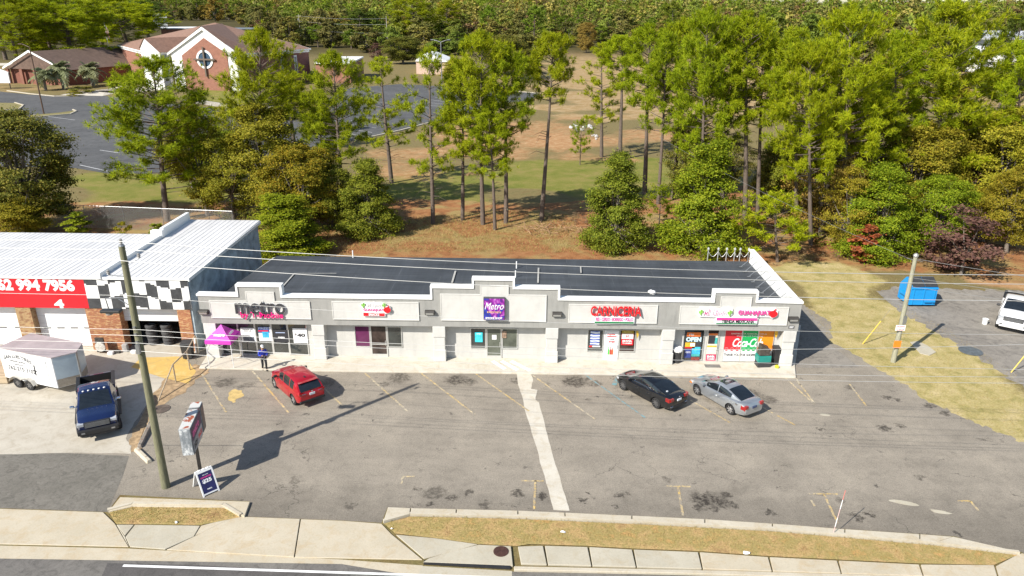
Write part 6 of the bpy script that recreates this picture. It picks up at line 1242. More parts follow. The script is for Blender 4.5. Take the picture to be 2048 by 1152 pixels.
# bins
BINM = mat('bin_charcoal', (.035,.036,.038), .6, var=.2)
def cart(label, loc, rz, m, s_=1.0, lidm=None):
    o = thing('wheelie_bin', label, 'bin', loc, rz, 'wheeled bins'); b = MB(); a, c = .26*s_, .31*s_
    b.add([(-a,-a,.08),(a,-a,.08),(a,a,.08),(-a,a,.08),(-c,-c,1.0*s_),(c,-c,1.0*s_),(c,c,1.0*s_),(-c,c,1.0*s_)], [(0,3,2,1),(4,5,6,7),(0,1,5,4),(1,2,6,5),(2,3,7,6),(3,0,4,7)]); b.build('tub', m, o, bevel=.03, seg=2)
    b = MB(); b.add([(-c-.02,-c-.03,1.003*s_),(c+.02,-c-.03,1.003*s_),(c+.02,c+.05,1.003*s_),(-c-.02,c+.05,1.003*s_),(-c,-c,1.06*s_),(c,-c,1.06*s_),(c,c,1.12*s_),(-c,c,1.12*s_)], [(0,3,2,1),(4,5,6,7),(0,1,5,4),(1,2,6,5),(2,3,7,6),(3,0,4,7)]); b.build('lid', lidm or m, o, bevel=.01)
    for sx_ in (-1,1): b = MB(); b.lathe([(.03,-.03),(.10,-.03),(.10,.03),(.03,.03)], 14, 0, Matrix.Translation((sx_*(a+.02),a,.10)) @ Matrix.Rotation(PI/2,4,'Y')); b.build('wheel', BLACKM, o)
    b = MB(); b.tube([(-c*.7,c+.08,.98*s_),(c*.7,c+.08,.98*s_)], .018, 6); b.build('handle', m, o); return o
p = G(378,716); cart('large dark wheeled bin by the brick pier and pipe railing', Vector((p.x,p.y,0)), R(8), BINM, 1.1)
p = G(1552,730); cart('tall black wheeled bin at the right end of the banner window', Vector((p.x,p.y,.12)), R(4), mat('bin_black', (.022,.022,.024), .5, var=.2), 1.12)
p = G(1524,731,.12); o = thing('cart_stack', 'teal and black plastic crates piled in front of the banner window', 'crate stack', Vector((p.x,p.y,.12)), R(5)); b = MB(); b.box(-.42,-.3,0,.42,.3,.36); b.build('black_crate', BINM, o, bevel=.02); b = MB(); b.box(-.43,-.31,.362,.43,.31,.80); b.build('teal_crate', mat('crate_teal', (.01,.22,.18), .5, var=.15), o, bevel=.02); b = MB(); b.add([(-.36,-.25,.803),(.36,-.25,.803),(.36,.25,.803),(-.36,.25,.803),(-.33,-.2,1.5),(.28,-.2,1.25),(.28,.2,1.35),(-.33,.2,1.6)], [(0,3,2,1),(4,5,6,7),(0,1,5,4),(1,2,6,5),(2,3,7,6),(3,0,4,7)]); b.build('dark_crate', mat('crate_dark', (.06,.05,.04), .6, var=.6, scale=6), o, bevel=.03)
p = G(1553,735,.12); b = MB(); b.lathe([(.1,0),(.14,.05),(.12,.16),(.05,.2)], 12, 0, Matrix.Translation((p.x,p.y-.05,.12))); tag(b.build('yellow_bucket', mat('bucket_yellow', (.75,.62,.03), .5), smooth=40), 'small yellow pail at the foot of the tall black bin', 'pail')
p = G(1354,726,.12); o = thing('trash_can', 'black open trash can with bulging white liner beside the brick-free column', 'trash can', Vector((p.x,p.y+.15,.12))); o['label'] = 'black trash can with bulging white liner left of the OPEN window'; b = MB(); b.lathe([(.24,0),(.30,.8),(.31,.82),(.27,.82)], 18); b.build('can', BINM, o, smooth=40); b = MB(); b.lathe([(.29,.78),(.36,.9),(.33,1.05),(.2,1.12),(.05,1.1)], 12); b.build('liner', WHITE, o, smooth=50)
# pipe railing by the garage apron
RAILM = mat('pipe_tan', (.42,.34,.24), .6, .2, var=.3, scale=5); o = thing('pipe_railing', 'bent tan pipe railing between the garage apron and the car lot', 'railing', (0,0,0)); A_ = [G(397,712), G(380,740), G(352,765), G(316,803)]
hts = [1.45,1.35,1.3,.05]; b = MB(); b.tube([A_[0]+UPV*1.5, A_[1]+UPV*1.35, A_[2]+UPV*1.25], .04, 8); b.tube([A_[2]+UPV*1.25, A_[3]], .04, 8); b.build('rail', RAILM, o)
for i in (0,1,2): b = MB(); b.tube([A_[i], A_[i]+UPV*(1.5,1.35,1.25)[i]], .045, 8); b.build('post', RAILM, o)
p = G(398,705); b = MB(); b.lathe([(.12,0),(.12,1.1),(.10,1.15)], 12, 0, Matrix.Translation((p.x-.1,p.y,0))); tag(b.build('bollard', WHITE), 'white bollard at the left end of the front walk', 'bollard')
# broken kerb blocks
def kblock(label, pa, pb_, m, s_=.15, tilt=0.0):
    a, c = G(*pa), G(*pb_); L = (c-a).length; o = thing('wheel_stop', label, 'wheel stop', (a+c)/2, math.atan2((c-a).y,(c-a).x)); b = MB(); b.add([(-L/2,-s_,0),(L/2,-s_,0),(L/2,s_,0),(-L/2,s_,0),(-L/2+.05,-s_*.6,.17+tilt),(L/2-.05,-s_*.6,.17),(L/2-.05,s_*.6,.17),(-L/2+.05,s_*.6,.17+tilt)], [(0,3,2,1),(4,5,6,7),(0,1,5,4),(1,2,6,5),(2,3,7,6),(3,0,4,7)]); b.build('block', m, o, bevel=.02); b = MB(); b.tube([(-L*.25,0,.15),(-L*.25,0,.25)], .015, 6); b.tube([(L*.25,0,.15),(L*.25,0,.22)], .015, 6); b.build('anchor_pin', RUST, o)
kblock('broken concrete wheel stop lying left of the utility pole base', (273,900), (300,926), KERB); kblock('dark worn wheel stop at the corner of the concrete pad', (302,853), (279,897), mat('worn_block', (.2,.17,.14), .9, var=.4), .14, .05)
# reflector post, manholes, bucket, litter
o = thing('marker_post', 'thin red and white marker post in the grass median', 'marker post', G(1665,1071)); tpm = GY(1691,981,-16.42)-G(1665,1071); 
for k in range(5): b = MB(); b.tube([tpm*(k/5), tpm*((k+1)/5)], .017, 7); b.build('band', (mat('post_pink', (.60,.42,.40), .6, var=.2), WHITE, mat('post_pink', (.6,.42,.4)), WHITE, mat('post_salmon', (.60,.20,.17), .6))[k], o)
b = MB(); b.box(-.09,-.06,0,.09,.06,.16); b.build('anchor_foot', BLACKM, o)
def manhole(label, px, py, r, m, z):
    p = G(px, py, z); o = thing('manhole_cover', label, 'manhole cover', Vector((p.x,p.y,z))); b = MB(); b.lathe([(r,0),(r,.018),(r*.95,.022)], 28); b.build('plate', m, o, smooth=30); b = MB()
    for rr in (.8,.6,.4,.2): b.lathe([(r*rr-.02,.021),(r*rr-.02,.032),(r*rr+.02,.032),(r*rr+.02,.021)], 24)
    b.build('ring_ribs', m, o)
manhole('round rusty brown manhole cover in the drain slab by the street', 1002, 1103, .33, mat('rusty_iron', (.10,.05,.04), .7, .5, var=.3, scale=5), .112); manhole('grey manhole cover in the grass near the right-hand pole', 1941, 702, .75, mat('iron_grey', (.15,.17,.18), .6, .4, var=.3), .03); manhole('dark patched cover on the dirt edge right of the blue pickup', 322, 818, .5, mat('iron_brown', (.14,.11,.09), .8, .2, var=.3), .02)
b = MB(); P = [G(*q) for q in ((1820,685),(1835,683),(1855,692),(1872,705),(1858,712),(1840,708))]; b.prism([p.to_2d() for p in P], 0, .05); tag(b.build('concrete_slab', CONCG, bevel=.01), 'small pale concrete slab in the grass right of the orange plate', 'slab')
p = G(1969,648); o = thing('bucket', 'white plastic bucket standing left of the white pickup', 'bucket', p); b = MB(); b.lathe([(.17,0),(.21,.40),(.22,.42),(.19,.42),(.16,.05)], 18); b.build('tub', WHITE, o, smooth=40); b = MB(); b.tube([(.21*math.cos(t),0.0,.38+.14*math.sin(t)) for t in np.linspace(0,PI,8)], .008, 5); b.build('handle', GREY, o)
def litter(name, label, px, py, m, s_=.12, z=.09):
    p = G(px, py, z); b = MB(); k = 9
    b.add([(p.x+s_*random.uniform(.6,1.1)*math.cos(2*PI*i/k), p.y+s_*random.uniform(.5,1)*math.sin(2*PI*i/k), z+random.uniform(.0,.05)) for i in range(k)]+[(p.x,p.y,z+.09)], [(i,(i+1)%k,k) for i in range(k)]); tag(b.build(name, m), label, 'litter')
litter('paper_cup', 'white crumpled paper in the grass below the concrete strip', 1126, 1064, PAPER, .12); litter('plastic_scrap', 'white plastic scrap at the sidewalk edge right of centre', 1492, 1106, PAPER, .16, .1); litter('paper_scrap', 'white paper scrap on the small left median', 353, 1045, PAPER, .08); litter('paper_scrap', 'white scrap at the left tip of the long median', 783, 1058, PAPER, .07)
# dumpster
DB = mat('dumpster_blue', (.01,.26,.62), .45, var=.10, scale=1.5); d0 = G(1816,614); d1 = G(1868,614); rz_ = math.atan2((d1-d0).y,(d1-d0).x); DW = (d1-d0).length
o = thing('dumpster', 'bright blue steel dumpster with black lids on the side lot', 'dumpster', d0, rz_)
prof = [(0,.18),(0,1.70),(.80,2.16),(1.05,2.16),(1.75,1.40),(1.75,.18)]; b = MB(); k = len(prof); b.add([(0,y,z) for y,z in prof]+[(DW,y,z) for y,z in prof], [tuple(range(k)), tuple(range(k,2*k))[::-1]]+[(i,k+i,k+(i+1)%k,(i+1)%k) for i in range(k)]); b.build('bin_body', DB, o)
for x0_, x1_ in ((.04,DW/2-.02),(DW/2+.02,DW-.04)):
    b = MB(); q8 = [(x0_,-.04,1.705),(x1_,-.04,1.705),(x1_,.82,2.19),(x0_,.82,2.19),(x0_,-.04,1.75),(x1_,-.04,1.75),(x1_,.82,2.235),(x0_,.82,2.235)]
    b.add(q8, [(0,3,2,1),(4,5,6,7),(0,1,5,4),(1,2,6,5),(2,3,7,6),(3,0,4,7)])
    for k in range(3): xx = x0_+(x1_-x0_)*(k+.5)/3; b.add([(xx-.04,.05,1.80),(xx+.04,.05,1.80),(xx+.04,.72,2.18),(xx-.04,.72,2.18),(xx-.03,.05,1.83),(xx+.03,.05,1.83),(xx+.03,.72,2.215),(xx-.03,.72,2.215)], [(4,5,6,7),(0,1,5,4),(1,2,6,5),(2,3,7,6),(3,0,4,7)])
    b.build('lid', BINM, o)
b = MB()
for x in (.15,DW/2-.06,DW-.27): b.box(x,-.05,.2,x+.12,-.001,1.6)
b.box(-.03,-.07,1.5,DW+.03,-.051,1.62) ; b.build('rib', DB, o, bevel=.01); b = MB(); b.box(DW*.55,-.16,.45,DW*.95,-.065,.60); b.build('rub_rail', DB, o)
for q in ((-.16,.3,.75,-.001,1.3,.95),(DW+.001,.3,.75,DW+.16,1.3,.95)): b = MB(); b.box(*q); b.build('fork_pocket', DB, o)
b = MB()
for x in (.15,DW-.3):
    for y in (.15,1.5): b.box(x,y,0,x+.15,y+.15,.18)
b.build('skid_foot', BLACKM, o)
# odds and ends by the brick pier
JUNK = mat('junk_dark', (.05,.045,.04), .7, var=.6, scale=8); p = G(205,706); o = thing('hose_reel', 'black and white hose reel leaning on the wide brick pier', 'hose reel', Vector((p.x,p.y-.1,0))); b = MB(); b.box(-.28,.0,.1,.28,.12,1.15); b.build('frame', JUNK, o); b = MB(); b.lathe([(.1,0),(.34,.02),(.34,.10),(.1,.12)], 18, 0, Matrix.Translation((.05,-.02,.55)) @ Matrix.Rotation(PI/2,4,'X')); b.build('reel', mat('reel_white', (.55,.53,.48), .6, var=.4, scale=9), o)
for k,(px,py,m_,nm,lb) in enumerate(((222,709,PAPER,'plastic_bag','white bag lying among the scraps by the wide brick pier'),(236,706,JUNK,'scrap_part','dark scrap part on the ground right of the hose reel'),(252,703,mat('block_grey',(.35,.34,.33),.8,var=.3),'concrete_block','grey block standing at the edge of the open garage bay'),(268,706,PAPER,'paper_scrap','white scrap on the yellow floor edge by the open bay'))):
    p = G(px,py); b = MB(); b.box(p.x-.18,p.y-.12,0,p.x+.18,p.y+.14,.2+.35*(k == 2)); tag(b.build(nm, m_, bevel=.05, seg=2), lb, 'scrap' if k != 2 else 'block')
# lumber-like ramp behind the trailer
p = G(0,765); b = MB(); b.box(-37,-3.8,.05,-31.9,-1.6,.5); tag(b.build('plank_pile', mat('plank_tan', (.42,.33,.22), .85, var=.3, scale=2, stretch=(.2,3,3)), bevel=.02), 'tan timber deck lying behind the white trailer at left edge', 'timber')
# rock pile on the field
RK = mat('pale_rock', (.45,.44,.43), .9, var=.3, scale=2)
for k in range(26):
    px = 1140+random.uniform(0,60); py = 248+random.uniform(0,10)+(px-1140)*.45*(random.random() < .45); p = G(px,py); s_ = random.uniform(.35,.8); b = MB()
    b.lathe([(s_*.4,0),(s_*.5,s_*.25),(s_*.3,s_*.55),(s_*.05,s_*.6)], 6, 0, Matrix.Translation(p) @ Matrix.Rotation(k,4,'Z')); tag(b.build('rubble_stone', RK), 'pale broken stone in the rubble heap on the red field', 'stone', 'stones of the rubble heap')
# ------------------------------------------------------------------ the person
def skin(name, verts, edges, radii, par, m, sub=2):
    me = bpy.data.meshes.new(name); me.from_pydata([tuple(v) for v in verts], edges, []); o = link(name, me)
    o.modifiers.new('s', 'SKIN'); o.modifiers.new('u', 'SUBSURF').levels = sub
    sv = me.skin_vertices[0].data
    for i, r_ in enumerate(radii): sv[i].radius = r_ if isinstance(r_, tuple) else (r_, r_)
    sv[0].use_root = True; bpy.context.view_layer.update(); dg = bpy.context.evaluated_depsgraph_get(); nm = bpy.data.meshes.new_from_object(o.evaluated_get(dg)); o.modifiers.clear(); o.data = nm; nm.name = name
    nm.materials.clear(); nm.materials.append(m)
    for f in nm.polygons: f.use_smooth = True
    o.parent = par; return o
SKIN = mat('skin', (.42,.24,.16), .55, var=.08); HAIR = mat('pale_cap', (.62,.64,.66), .8, var=.1); JACK = mat('jacket_blue', (.015,.035,.36), .7, var=.2, scale=6); TROU = mat('trousers_dark', (.02,.02,.024), .8, var=.2); SHOE = mat('shoe_black', (.02,.02,.02), .6)
pb0 = G(530,741); o = thing('person', 'person in blue jacket, dark trousers and pale cap walking by the red car', 'person', Vector((pb0.x,pb0.y,0)), R(-150))
# faces +y locally; joints
J = dict(pel=(0,0,.93),sp=(0,.01,1.12),ch=(0,.02,1.34),nk=(0,.03,1.50),hd0=(0,.05,1.60),hd1=(0,.05,1.72),lh=(-.10,0,.90),lk=(-.10,.14,.50),la=(-.10,.02,.09),lt=(-.10,.18,.05),rh=(.10,0,.90),rk=(.10,.06,.48),ra=(.10,-.18,.14),rt=(.10,-.06,.05),
    ls=(-.19,.02,1.43),le=(-.27,.02,1.17),lw=(-.16,.24,1.12),rs=(.19,.02,1.43),re=(.28,.08,1.18),rw=(.14,.28,1.22))
ks_ = list(J); ed = [('pel','sp'),('sp','ch'),('ch','nk'),('nk','hd0'),('hd0','hd1'),('pel','lh'),('lh','lk'),('lk','la'),('la','lt'),('pel','rh'),('rh','rk'),('rk','ra'),('ra','rt'),('ch','ls'),('ls','le'),('le','lw'),('ch','rs'),('rs','re'),('re','rw')]
rad = dict(pel=(.14,.10),sp=(.13,.095),ch=(.15,.11),nk=.055,hd0=(.078,.092),hd1=(.072,.085),lh=.085,lk=.058,la=.042,lt=.038,rh=.085,rk=.058,ra=.042,rt=.038,ls=.06,le=.045,lw=.03,rs=.06,re=.045,rw=.03)
skin('body', [J[k] for k in ks_], [(ks_.index(a), ks_.index(c)) for a, c in ed], [rad[k] for k in ks_], o, SKIN)
def sub(keys, eds, grow, nm, m, extra=None):
    P_ = dict(J); 
    if extra: P_.update(extra)
    skin(nm, [P_[k] for k in keys], [(keys.index(a), keys.index(c)) for a, c in eds], [tuple((q+grow) for q in rad[k]) if isinstance(rad[k], tuple) else rad[k]+grow for k in keys], o, m)
sub(['sp','pel','ch','nk','ls','le','lw','rs','re','rw'], [('sp','pel'),('sp','ch'),('ch','nk'),('ch','ls'),('ls','le'),('le','lw'),('ch','rs'),('rs','re'),('re','rw')], .022, 'jacket', JACK, dict(nk=(0,.03,1.47)))
sub(['pel','lh','lk','la','rh','rk','ra'], [('pel','lh'),('lh','lk'),('lk','la'),('pel','rh'),('rh','rk'),('rk','ra')], .018, 'trousers', TROU)
for a, t_ in (('la','lt'),('ra','rt')): A2_, B2_ = Vector(J[a]), Vector(J[t_]); skin('shoe', [A2_+Vector((0,-.05,-.03)),A2_.lerp(B2_,.6)+Vector((0,0,-.015)),B2_+Vector((0,.06,0))], [(0,1),(1,2)], [.055,.052,.042], o, SHOE)
b = MB(); b.lathe([(.085,1.70),(.100,1.73),(.097,1.79),(.06,1.835),(.01,1.845)], 14, 0, Matrix.Translation((0,.05,0))); b.add([(-.07,.12,1.725),(.07,.12,1.725),(.05,.22,1.71),(-.05,.22,1.71),(-.07,.12,1.74),(.07,.12,1.74),(.05,.22,1.72),(-.05,.22,1.72)], [(0,3,2,1),(4,5,6,7),(0,1,5,4),(1,2,6,5),(2,3,7,6),(3,0,4,7)]); b.build('cap', HAIR, o, smooth=50)
b = MB(); b.lathe([(.005,-.025),(.018,-.01),(.016,.01),(.004,.03)], 8, 0, Matrix.Translation((0,.145,1.645)))
b.build('nose', SKIN, o, smooth=60)
for sx_ in (-1,1):
    b = MB(); b.lathe([(.002,-.011),(.011,0),(.002,.011)], 8, 0, Matrix.Translation((sx_*.032,.132,1.675))); b.build('eye', mat('eye_dark', (.02,.015,.01), .2), o, smooth=60)
    b = MB(); b.lathe([(.005,-.03),(.02,0),(.005,.03)], 7, 0, Matrix.Translation((sx_*.083,.05,1.65))); b.build('ear', SKIN, o, smooth=60)
b = MB(); b.box(-.028,.134,1.602,.028,.142,1.612); b.build('mouth', mat('lips', (.3,.11,.09), .5), o)
for key, sx_ in (('lw',1),('rw',-1)):
    w0_ = Vector(J[key]); d_ = Vector((sx_*.3,.9,.1)).normalized(); pv = [w0_, w0_+d_*.05, w0_+d_*.09]; vs = list(pv); es = [(0,1),(1,2)]; rr_ = [(.026,.018),(.038,.018),(.038,.016)]
    for i in range(4):
        s0 = w0_+d_*.095+Vector((.9*sx_*(-1),.3,0)).normalized()*(i-1.5)*.019; k_ = len(vs); ln_ = (.030,.036,.034,.026)[i]; vs += [s0, s0+d_*ln_+Vector((0,0,-.006)), s0+d_*ln_*1.7+Vector((0,0,-.03))]; es += [(2,k_),(k_,k_+1),(k_+1,k_+2)]; rr_ += [.0095,.009,.007]
    k_ = len(vs); t0 = w0_+d_*.045+Vector((sx_*.035,0,.012)); vs += [t0, t0+d_*.035+Vector((sx_*.012,0,.006))]; es += [(1,k_),(k_,k_+1)]; rr_ += [.011,.008]
    skin('hand', vs, es, rr_, o, SKIN, 1)
o2 = thing('shoulder_camera', 'small black device held by the person in the blue jacket', 'camera', Vector((pb0.x,pb0.y,0)), R(-150)); b = MB(); b.box(-.09,.33,1.10,.09,.43,1.24); b.build('housing', INK, o2, bevel=.015); b = MB(); b.lathe([(.035,0),(.035,.06),(.03,.06)], 12, 0, Matrix.Translation((0,.431,1.17)) @ Matrix.Rotation(-PI/2,4,'X')); b.build('lens', GREY, o2)
# ------------------------------------------------------------------ trees
BARKP = mat('pine_bark', (.13,.10,.08), .95, var=.4, scale=4, stretch=(3,3,.6), bump=.6, bscale=9); BARKO = mat('oak_bark', (.17,.145,.12), .95, var=.35, scale=4, stretch=(3,3,.6), bump=.6, bscale=9); BARKL = mat('pale_bark', (.30,.27,.22), .95, var=.3, scale=4)
LEAF = dict(pine=leafmat('pine_needles', [(.165,.22,.005), (.29,.365,.006), (.40,.455,.008), (.47,.48,.014)], .45, .25, .010), pinedk=leafmat('pine_needles_deep', [(.055,.095,.012), (.10,.15,.014), (.15,.195,.018)], .35, .3, .012),
    oak=leafmat('oak_leaves', [(.092,.127,.011), (.177,.211,.015), (.261,.288,.022), (.313,.313,.031)], .32, .25, .012), oakdk=leafmat('oak_leaves_dark', [(.077,.092,.013), (.144,.152,.020), (.211,.203,.024), (.261,.211,.033)], .3, .25, .012),
    green=leafmat('bright_leaves', [(.127,.177,.009), (.219,.296,.011), (.313,.363,.015), (.372,.397,.022)], .38, .2, .01), olive=leafmat('olive_leaves', [(.144,.144,.011), (.246,.236,.015), (.338,.313,.022), (.397,.313,.028)], .32, .25, .018),
    yellow=leafmat('yellowing_leaves', [(.145,.158,.011), (.238,.244,.015), (.330,.297,.018), (.449,.323,.020), (.224,.238,.018)], .35, .2, .012), brown=leafmat('browning_leaves', [(.169,.119,.028), (.288,.194,.044), (.388,.236,.050), (.253,.228,.033), (.457,.271,.066)], .3, .25, .015),
    red=leafmat('red_leaves', [(.20,.04,.018), (.33,.07,.03), (.42,.13,.045), (.16,.09,.03)], .3, .15, .01), purple=leafmat('purple_leaves', [(.085,.045,.038), (.16,.08,.06), (.21,.11,.085), (.14,.095,.045)], .3, .2, .01), palm=leafmat('palm_leaves', [(.14,.16,.07), (.23,.25,.12), (.30,.31,.18)], .3, .2, .01),
    straw=leafmat('dead_twigs', [(.20,.14,.07), (.30,.20,.11), (.15,.10,.06)], .2, .2, .01))
LEAF.update(f_dk=leafmat('far_dark_leaves', [(0.078,0.091,0.022), (0.150,0.153,0.034), (0.215,0.202,0.045), (0.247,0.202,0.055)], .25, .5, .015), f_olive=leafmat('far_olive_leaves', [(0.124,0.121,0.024), (0.215,0.202,0.036), (0.299,0.267,0.052), (0.338,0.267,0.065)], .25, .45, .02), f_green=leafmat('far_green_leaves', [(0.098,0.137,0.020), (0.182,0.227,0.028), (0.267,0.293,0.040)], .3, .4, .015), f_pine=leafmat('far_pine_needles', [(0.091,0.143,0.012), (0.182,0.247,0.016), (0.273,0.325,0.025)], .35, .4, .015), f_brown=leafmat('far_brown_leaves', [(.12,.07,.035), (.2,.12,.055), (.26,.15,.07), (.17,.14,.06)], .3, .4, .02), f_gold=leafmat('far_gold_leaves', [(.16,.12,.02), (.27,.18,.03), (.33,.2,.035), (.16,.15,.03)], .3, .3, .02))
def mesh_np(name, V, nper, m):
    k = len(V)//nper; me = bpy.data.meshes.new(name); me.vertices.add(len(V)); me.vertices.foreach_set('co', V.astype(np.float32).ravel()); me.loops.add(len(V)); me.loops.foreach_set('vertex_index', np.arange(len(V), dtype=np.int32))
    me.polygons.add(k); me.polygons.foreach_set('loop_start', np.arange(0, len(V), nper, dtype=np.int32)); me.polygons.foreach_set('loop_total', np.full(k, nper, np.int32)); me.update(calc_edges=True); me.materials.append(m); return me
def unit(v): return v/np.maximum(np.linalg.norm(v, axis=-1, keepdims=True), 1e-9)
def tufts(C_, out, rng, per, ln, wd, spread=1.0):
    """needle bunches: thin blades radiating from every centre, leaning up and away from the trunk."""
    n_ = len(C_)*per; c = np.repeat(C_, per, 0); o_ = np.repeat(out, per, 0)
    d = unit(rng.normal(size=(n_, 3))*spread+o_*.55+np.array([0,0,.45])); L_ = rng.uniform(.65, 1.15, (n_,1))*ln; tg = unit(o_*.7+np.array([0,-.25,.8])*0+np.array([0,0,.75])+rng.normal(size=(n_,3))*.45); s = unit(np.cross(d, tg))*wd*rng.uniform(.7,1.3,(n_,1))
    return np.stack([c-s*.5, c+s*.5, c+d*L_+s*.3, c+d*L_-s*.3], 1).reshape(-1, 3)
def quads(C_, size, rng, flat=.6, up=None):
    n_ = len(C_); nn = unit(rng.normal(size=(n_,3))*.75+np.array([0,0,flat])+(0 if up is None else up*.9)); a = unit(np.cross(nn, rng.normal(size=(n_,3)))); b_ = np.cross(nn, a); s = size*rng.uniform(.6,1.35,(n_,1)); 
    return np.stack([C_-a*s, C_-b_*s*.55+a*s*.1, C_+a*s, C_+b_*s*.6-a*s*.1], 1).reshape(-1,3)
TREES = {}
def make_pine(key, seed, h, cs, r, nl, per=11, tuftsper=10, bend=.3, top=.5, stubs=6, ln=.44, wd=.042, gap=.0):
    rng = np.random.default_rng(seed); b = MB(); ph = rng.uniform(0,6.28); tr_ = lambda t: np.array([bend*math.sin(t*2.2+ph)*t*h/19, bend*math.cos(t*1.7+ph)*t*h/19, t*h])
    b.tube([tr_(t) for t in np.linspace(0,.985,11)], [(.30-.255*t)*h/19 for t in np.linspace(0,1,11)], 9); CC, OO = [], []
    ts_ = cs+(1-cs)*np.sort(rng.uniform(0,1,nl))**.9
    for i, t in enumerate(ts_):
        u = (t-cs)/(1-cs)
        if gap and rng.random() < gap*(1-u): continue
        prof = (.55+.55*math.sin(PI*min(1, u*.75+.22)))*(1 if u < .72 else (1-u)/.28*.8+.22)
        L_ = r*prof*rng.uniform(.6,1.12); a = i*2.399+rng.uniform(-.5,.5); p0 = tr_(t); el = rng.uniform(-.05,.30)+.65*u**2; d = np.array([math.cos(a)*math.cos(el), math.sin(a)*math.cos(el), math.sin(el)])
        up = np.array([0,0,1.0]); p1 = p0+d*L_*.55+up*L_*.02; p2 = p0+d*L_+up*L_*(.10+.1*u); b.tube([p0,p1,p2], [.055*(1.15-u)*h/19+.015,.035*(1.1-u)*h/19+.012,.01], 5)
        k = max(3, int(tuftsper*(L_/r)*rng.uniform(.8,1.2))); f = rng.uniform(.50,1.05,k)**.7; w_ = rng.normal(size=(k,3))*np.array([.30,.30,.21])*(.38+L_*.20); c = np.where(f[:,None] < .55, p0+(p1-p0)*f[:,None]/.55, p1+(p2-p1)*(f[:,None]-.55)/.5)+w_*np.minimum(1.2, f[:,None]+.1); CC.append(c); OO.append(np.repeat(d[None],k,0))
    c = tr_(.97)+rng.normal(size=(10,3))*np.array([.4,.4,.5])*r/3; CC.append(c); OO.append(np.repeat(np.array([[0,0,1.0]]),10,0))
    for i in range(stubs):
        t = rng.uniform(cs*.55, cs+.06); a = rng.uniform(0,6.28); p0 = tr_(t); L_ = rng.uniform(.5,1.0)*r*.8; b.tube([p0, p0+np.array([math.cos(a)*L_*.6, math.sin(a)*L_*.6, .1*L_]), p0+np.array([math.cos(a+.3)*L_, math.sin(a+.3)*L_, -.1*L_])], [.035,.022,.006], 4)
    C_, O_ = np.concatenate(CC), np.concatenate(OO); V = tufts(C_, O_, rng, per, ln, wd)
    TREES[key] = (b, V, 4, h, r, BARKP)
def make_oak(key, seed, h, r, z0, clumps, per, size, conic=0.0, lean=.2, flat=.6, cs=.75, trunk_r=.26, hollow=.55):
    rng = np.random.default_rng(seed); b = MB(); fork = z0+(h-z0)*.18; b.tube([(0,0,0),(lean*.3,0,fork*.5),(lean*.5,.05,fork)], [trunk_r,trunk_r*.8,trunk_r*.7], 9)
    nl_ = max(8, clumps//17); zc, zr = (h+z0)/2, (h-z0)/2
    tz = (np.arange(nl_)+rng.uniform(.1,.9,nl_))/nl_; tz = tz**(1.25 if conic else .95); az = np.arange(nl_)*2.39996+rng.uniform(-.5,.5,nl_)
    pf = (1.03-conic*1.35*tz)*np.minimum(1, .72+tz*2.2) if conic else np.sqrt(np.maximum(.06, 1-((tz-.46)/.56)**2))
    LR = r*rng.uniform(.19,.33,nl_)*np.clip(pf+.25, .55, 1.1); rr = np.maximum(0, pf*r-LR*.8)*np.sqrt(rng.uniform(.25,1.0,nl_))*rng.uniform(.85,1.15,nl_); LC = np.stack([np.cos(az)*rr, np.sin(az)*rr, -zr+tz*2*zr], 1); LR = LR[:,None]
    LC[:,2] = np.clip(LC[:,2], -zr+LR[:,0]*.35, zr-LR[:,0]*.5); which = rng.integers(0, nl_, clumps); d = unit(rng.normal(size=(clumps,3))+np.array([0,0,.35])+.4*unit(LC+1e-6)[which])
    cl = LC[which]+d*LR[which]*np.array([1,1,.72])*rng.uniform(.6,1.15,(clumps,1)); cl[:,2] += zc; cl[:,0] += lean*.6
    for i in range(nl_):
        q = LC[i]+np.array([lean*.6,0,zc]); m_ = np.array([lean*.5,.05,fork])*.5+q*.5+np.array([0,0,-.04*h]); b.tube([(lean*.5,.05,fork), m_, q], [trunk_r*.45,trunk_r*.26,.015], 5)
        for k in range(4): q2 = q+unit(rng.normal(size=(3,)))*LR[i]*.95; b.tube([m_*.3+q*.7, q2], [trunk_r*.12,.008], 4)
    sp = cs*.62*rng.uniform(.55,1.25,(clumps,1)); pts = np.repeat(cl,per,0)+rng.normal(size=(clumps*per,3))*np.repeat(sp,per,0)*np.array([.75,.75,.34]); out = unit(np.repeat(cl-np.array([0,0,zc*.8]),per,0))
    V = quads(pts, size, rng, flat, out); TREES[key] = (b, V, 4, h, r, BARKO)
def make_palm(key, seed):
    rng = np.random.default_rng(seed); b = MB(); b.tube([(0,0,0),(.05,0,2),(.1,.05,4.0)], [.28,.24,.22], 9); Vs = []
    for i in range(34):
        a = i*2.399; el = rng.uniform(-.5,1.3); L_ = rng.uniform(2.4,3.4); dr = rng.uniform(.9,1.7); pts = []
        for t in np.linspace(0,1,9): rr_ = L_*t*math.cos(el)*(1-.15*t); pts.append(np.array([.1+rr_*math.cos(a), .05+rr_*math.sin(a), 4.0+L_*t*math.sin(el)-dr*t*t*1.3]))
        for k in range(8):
            p, q = pts[k], pts[k+1]; s = np.array([-math.sin(a), math.cos(a), 0])
            for sg in (1,-1):
                w_ = .85*math.sin(PI*(k+1.3)/9.6); Vs += [p, q, q+s*sg*w_+np.array([0,0,-.25])+(q-p)*.6, p*.5+q*.5+s*sg*w_*.8+np.array([0,0,-.22])]
    TREES[key] = (b, np.array(Vs), 4, 7.0, 3.0, BARKO)
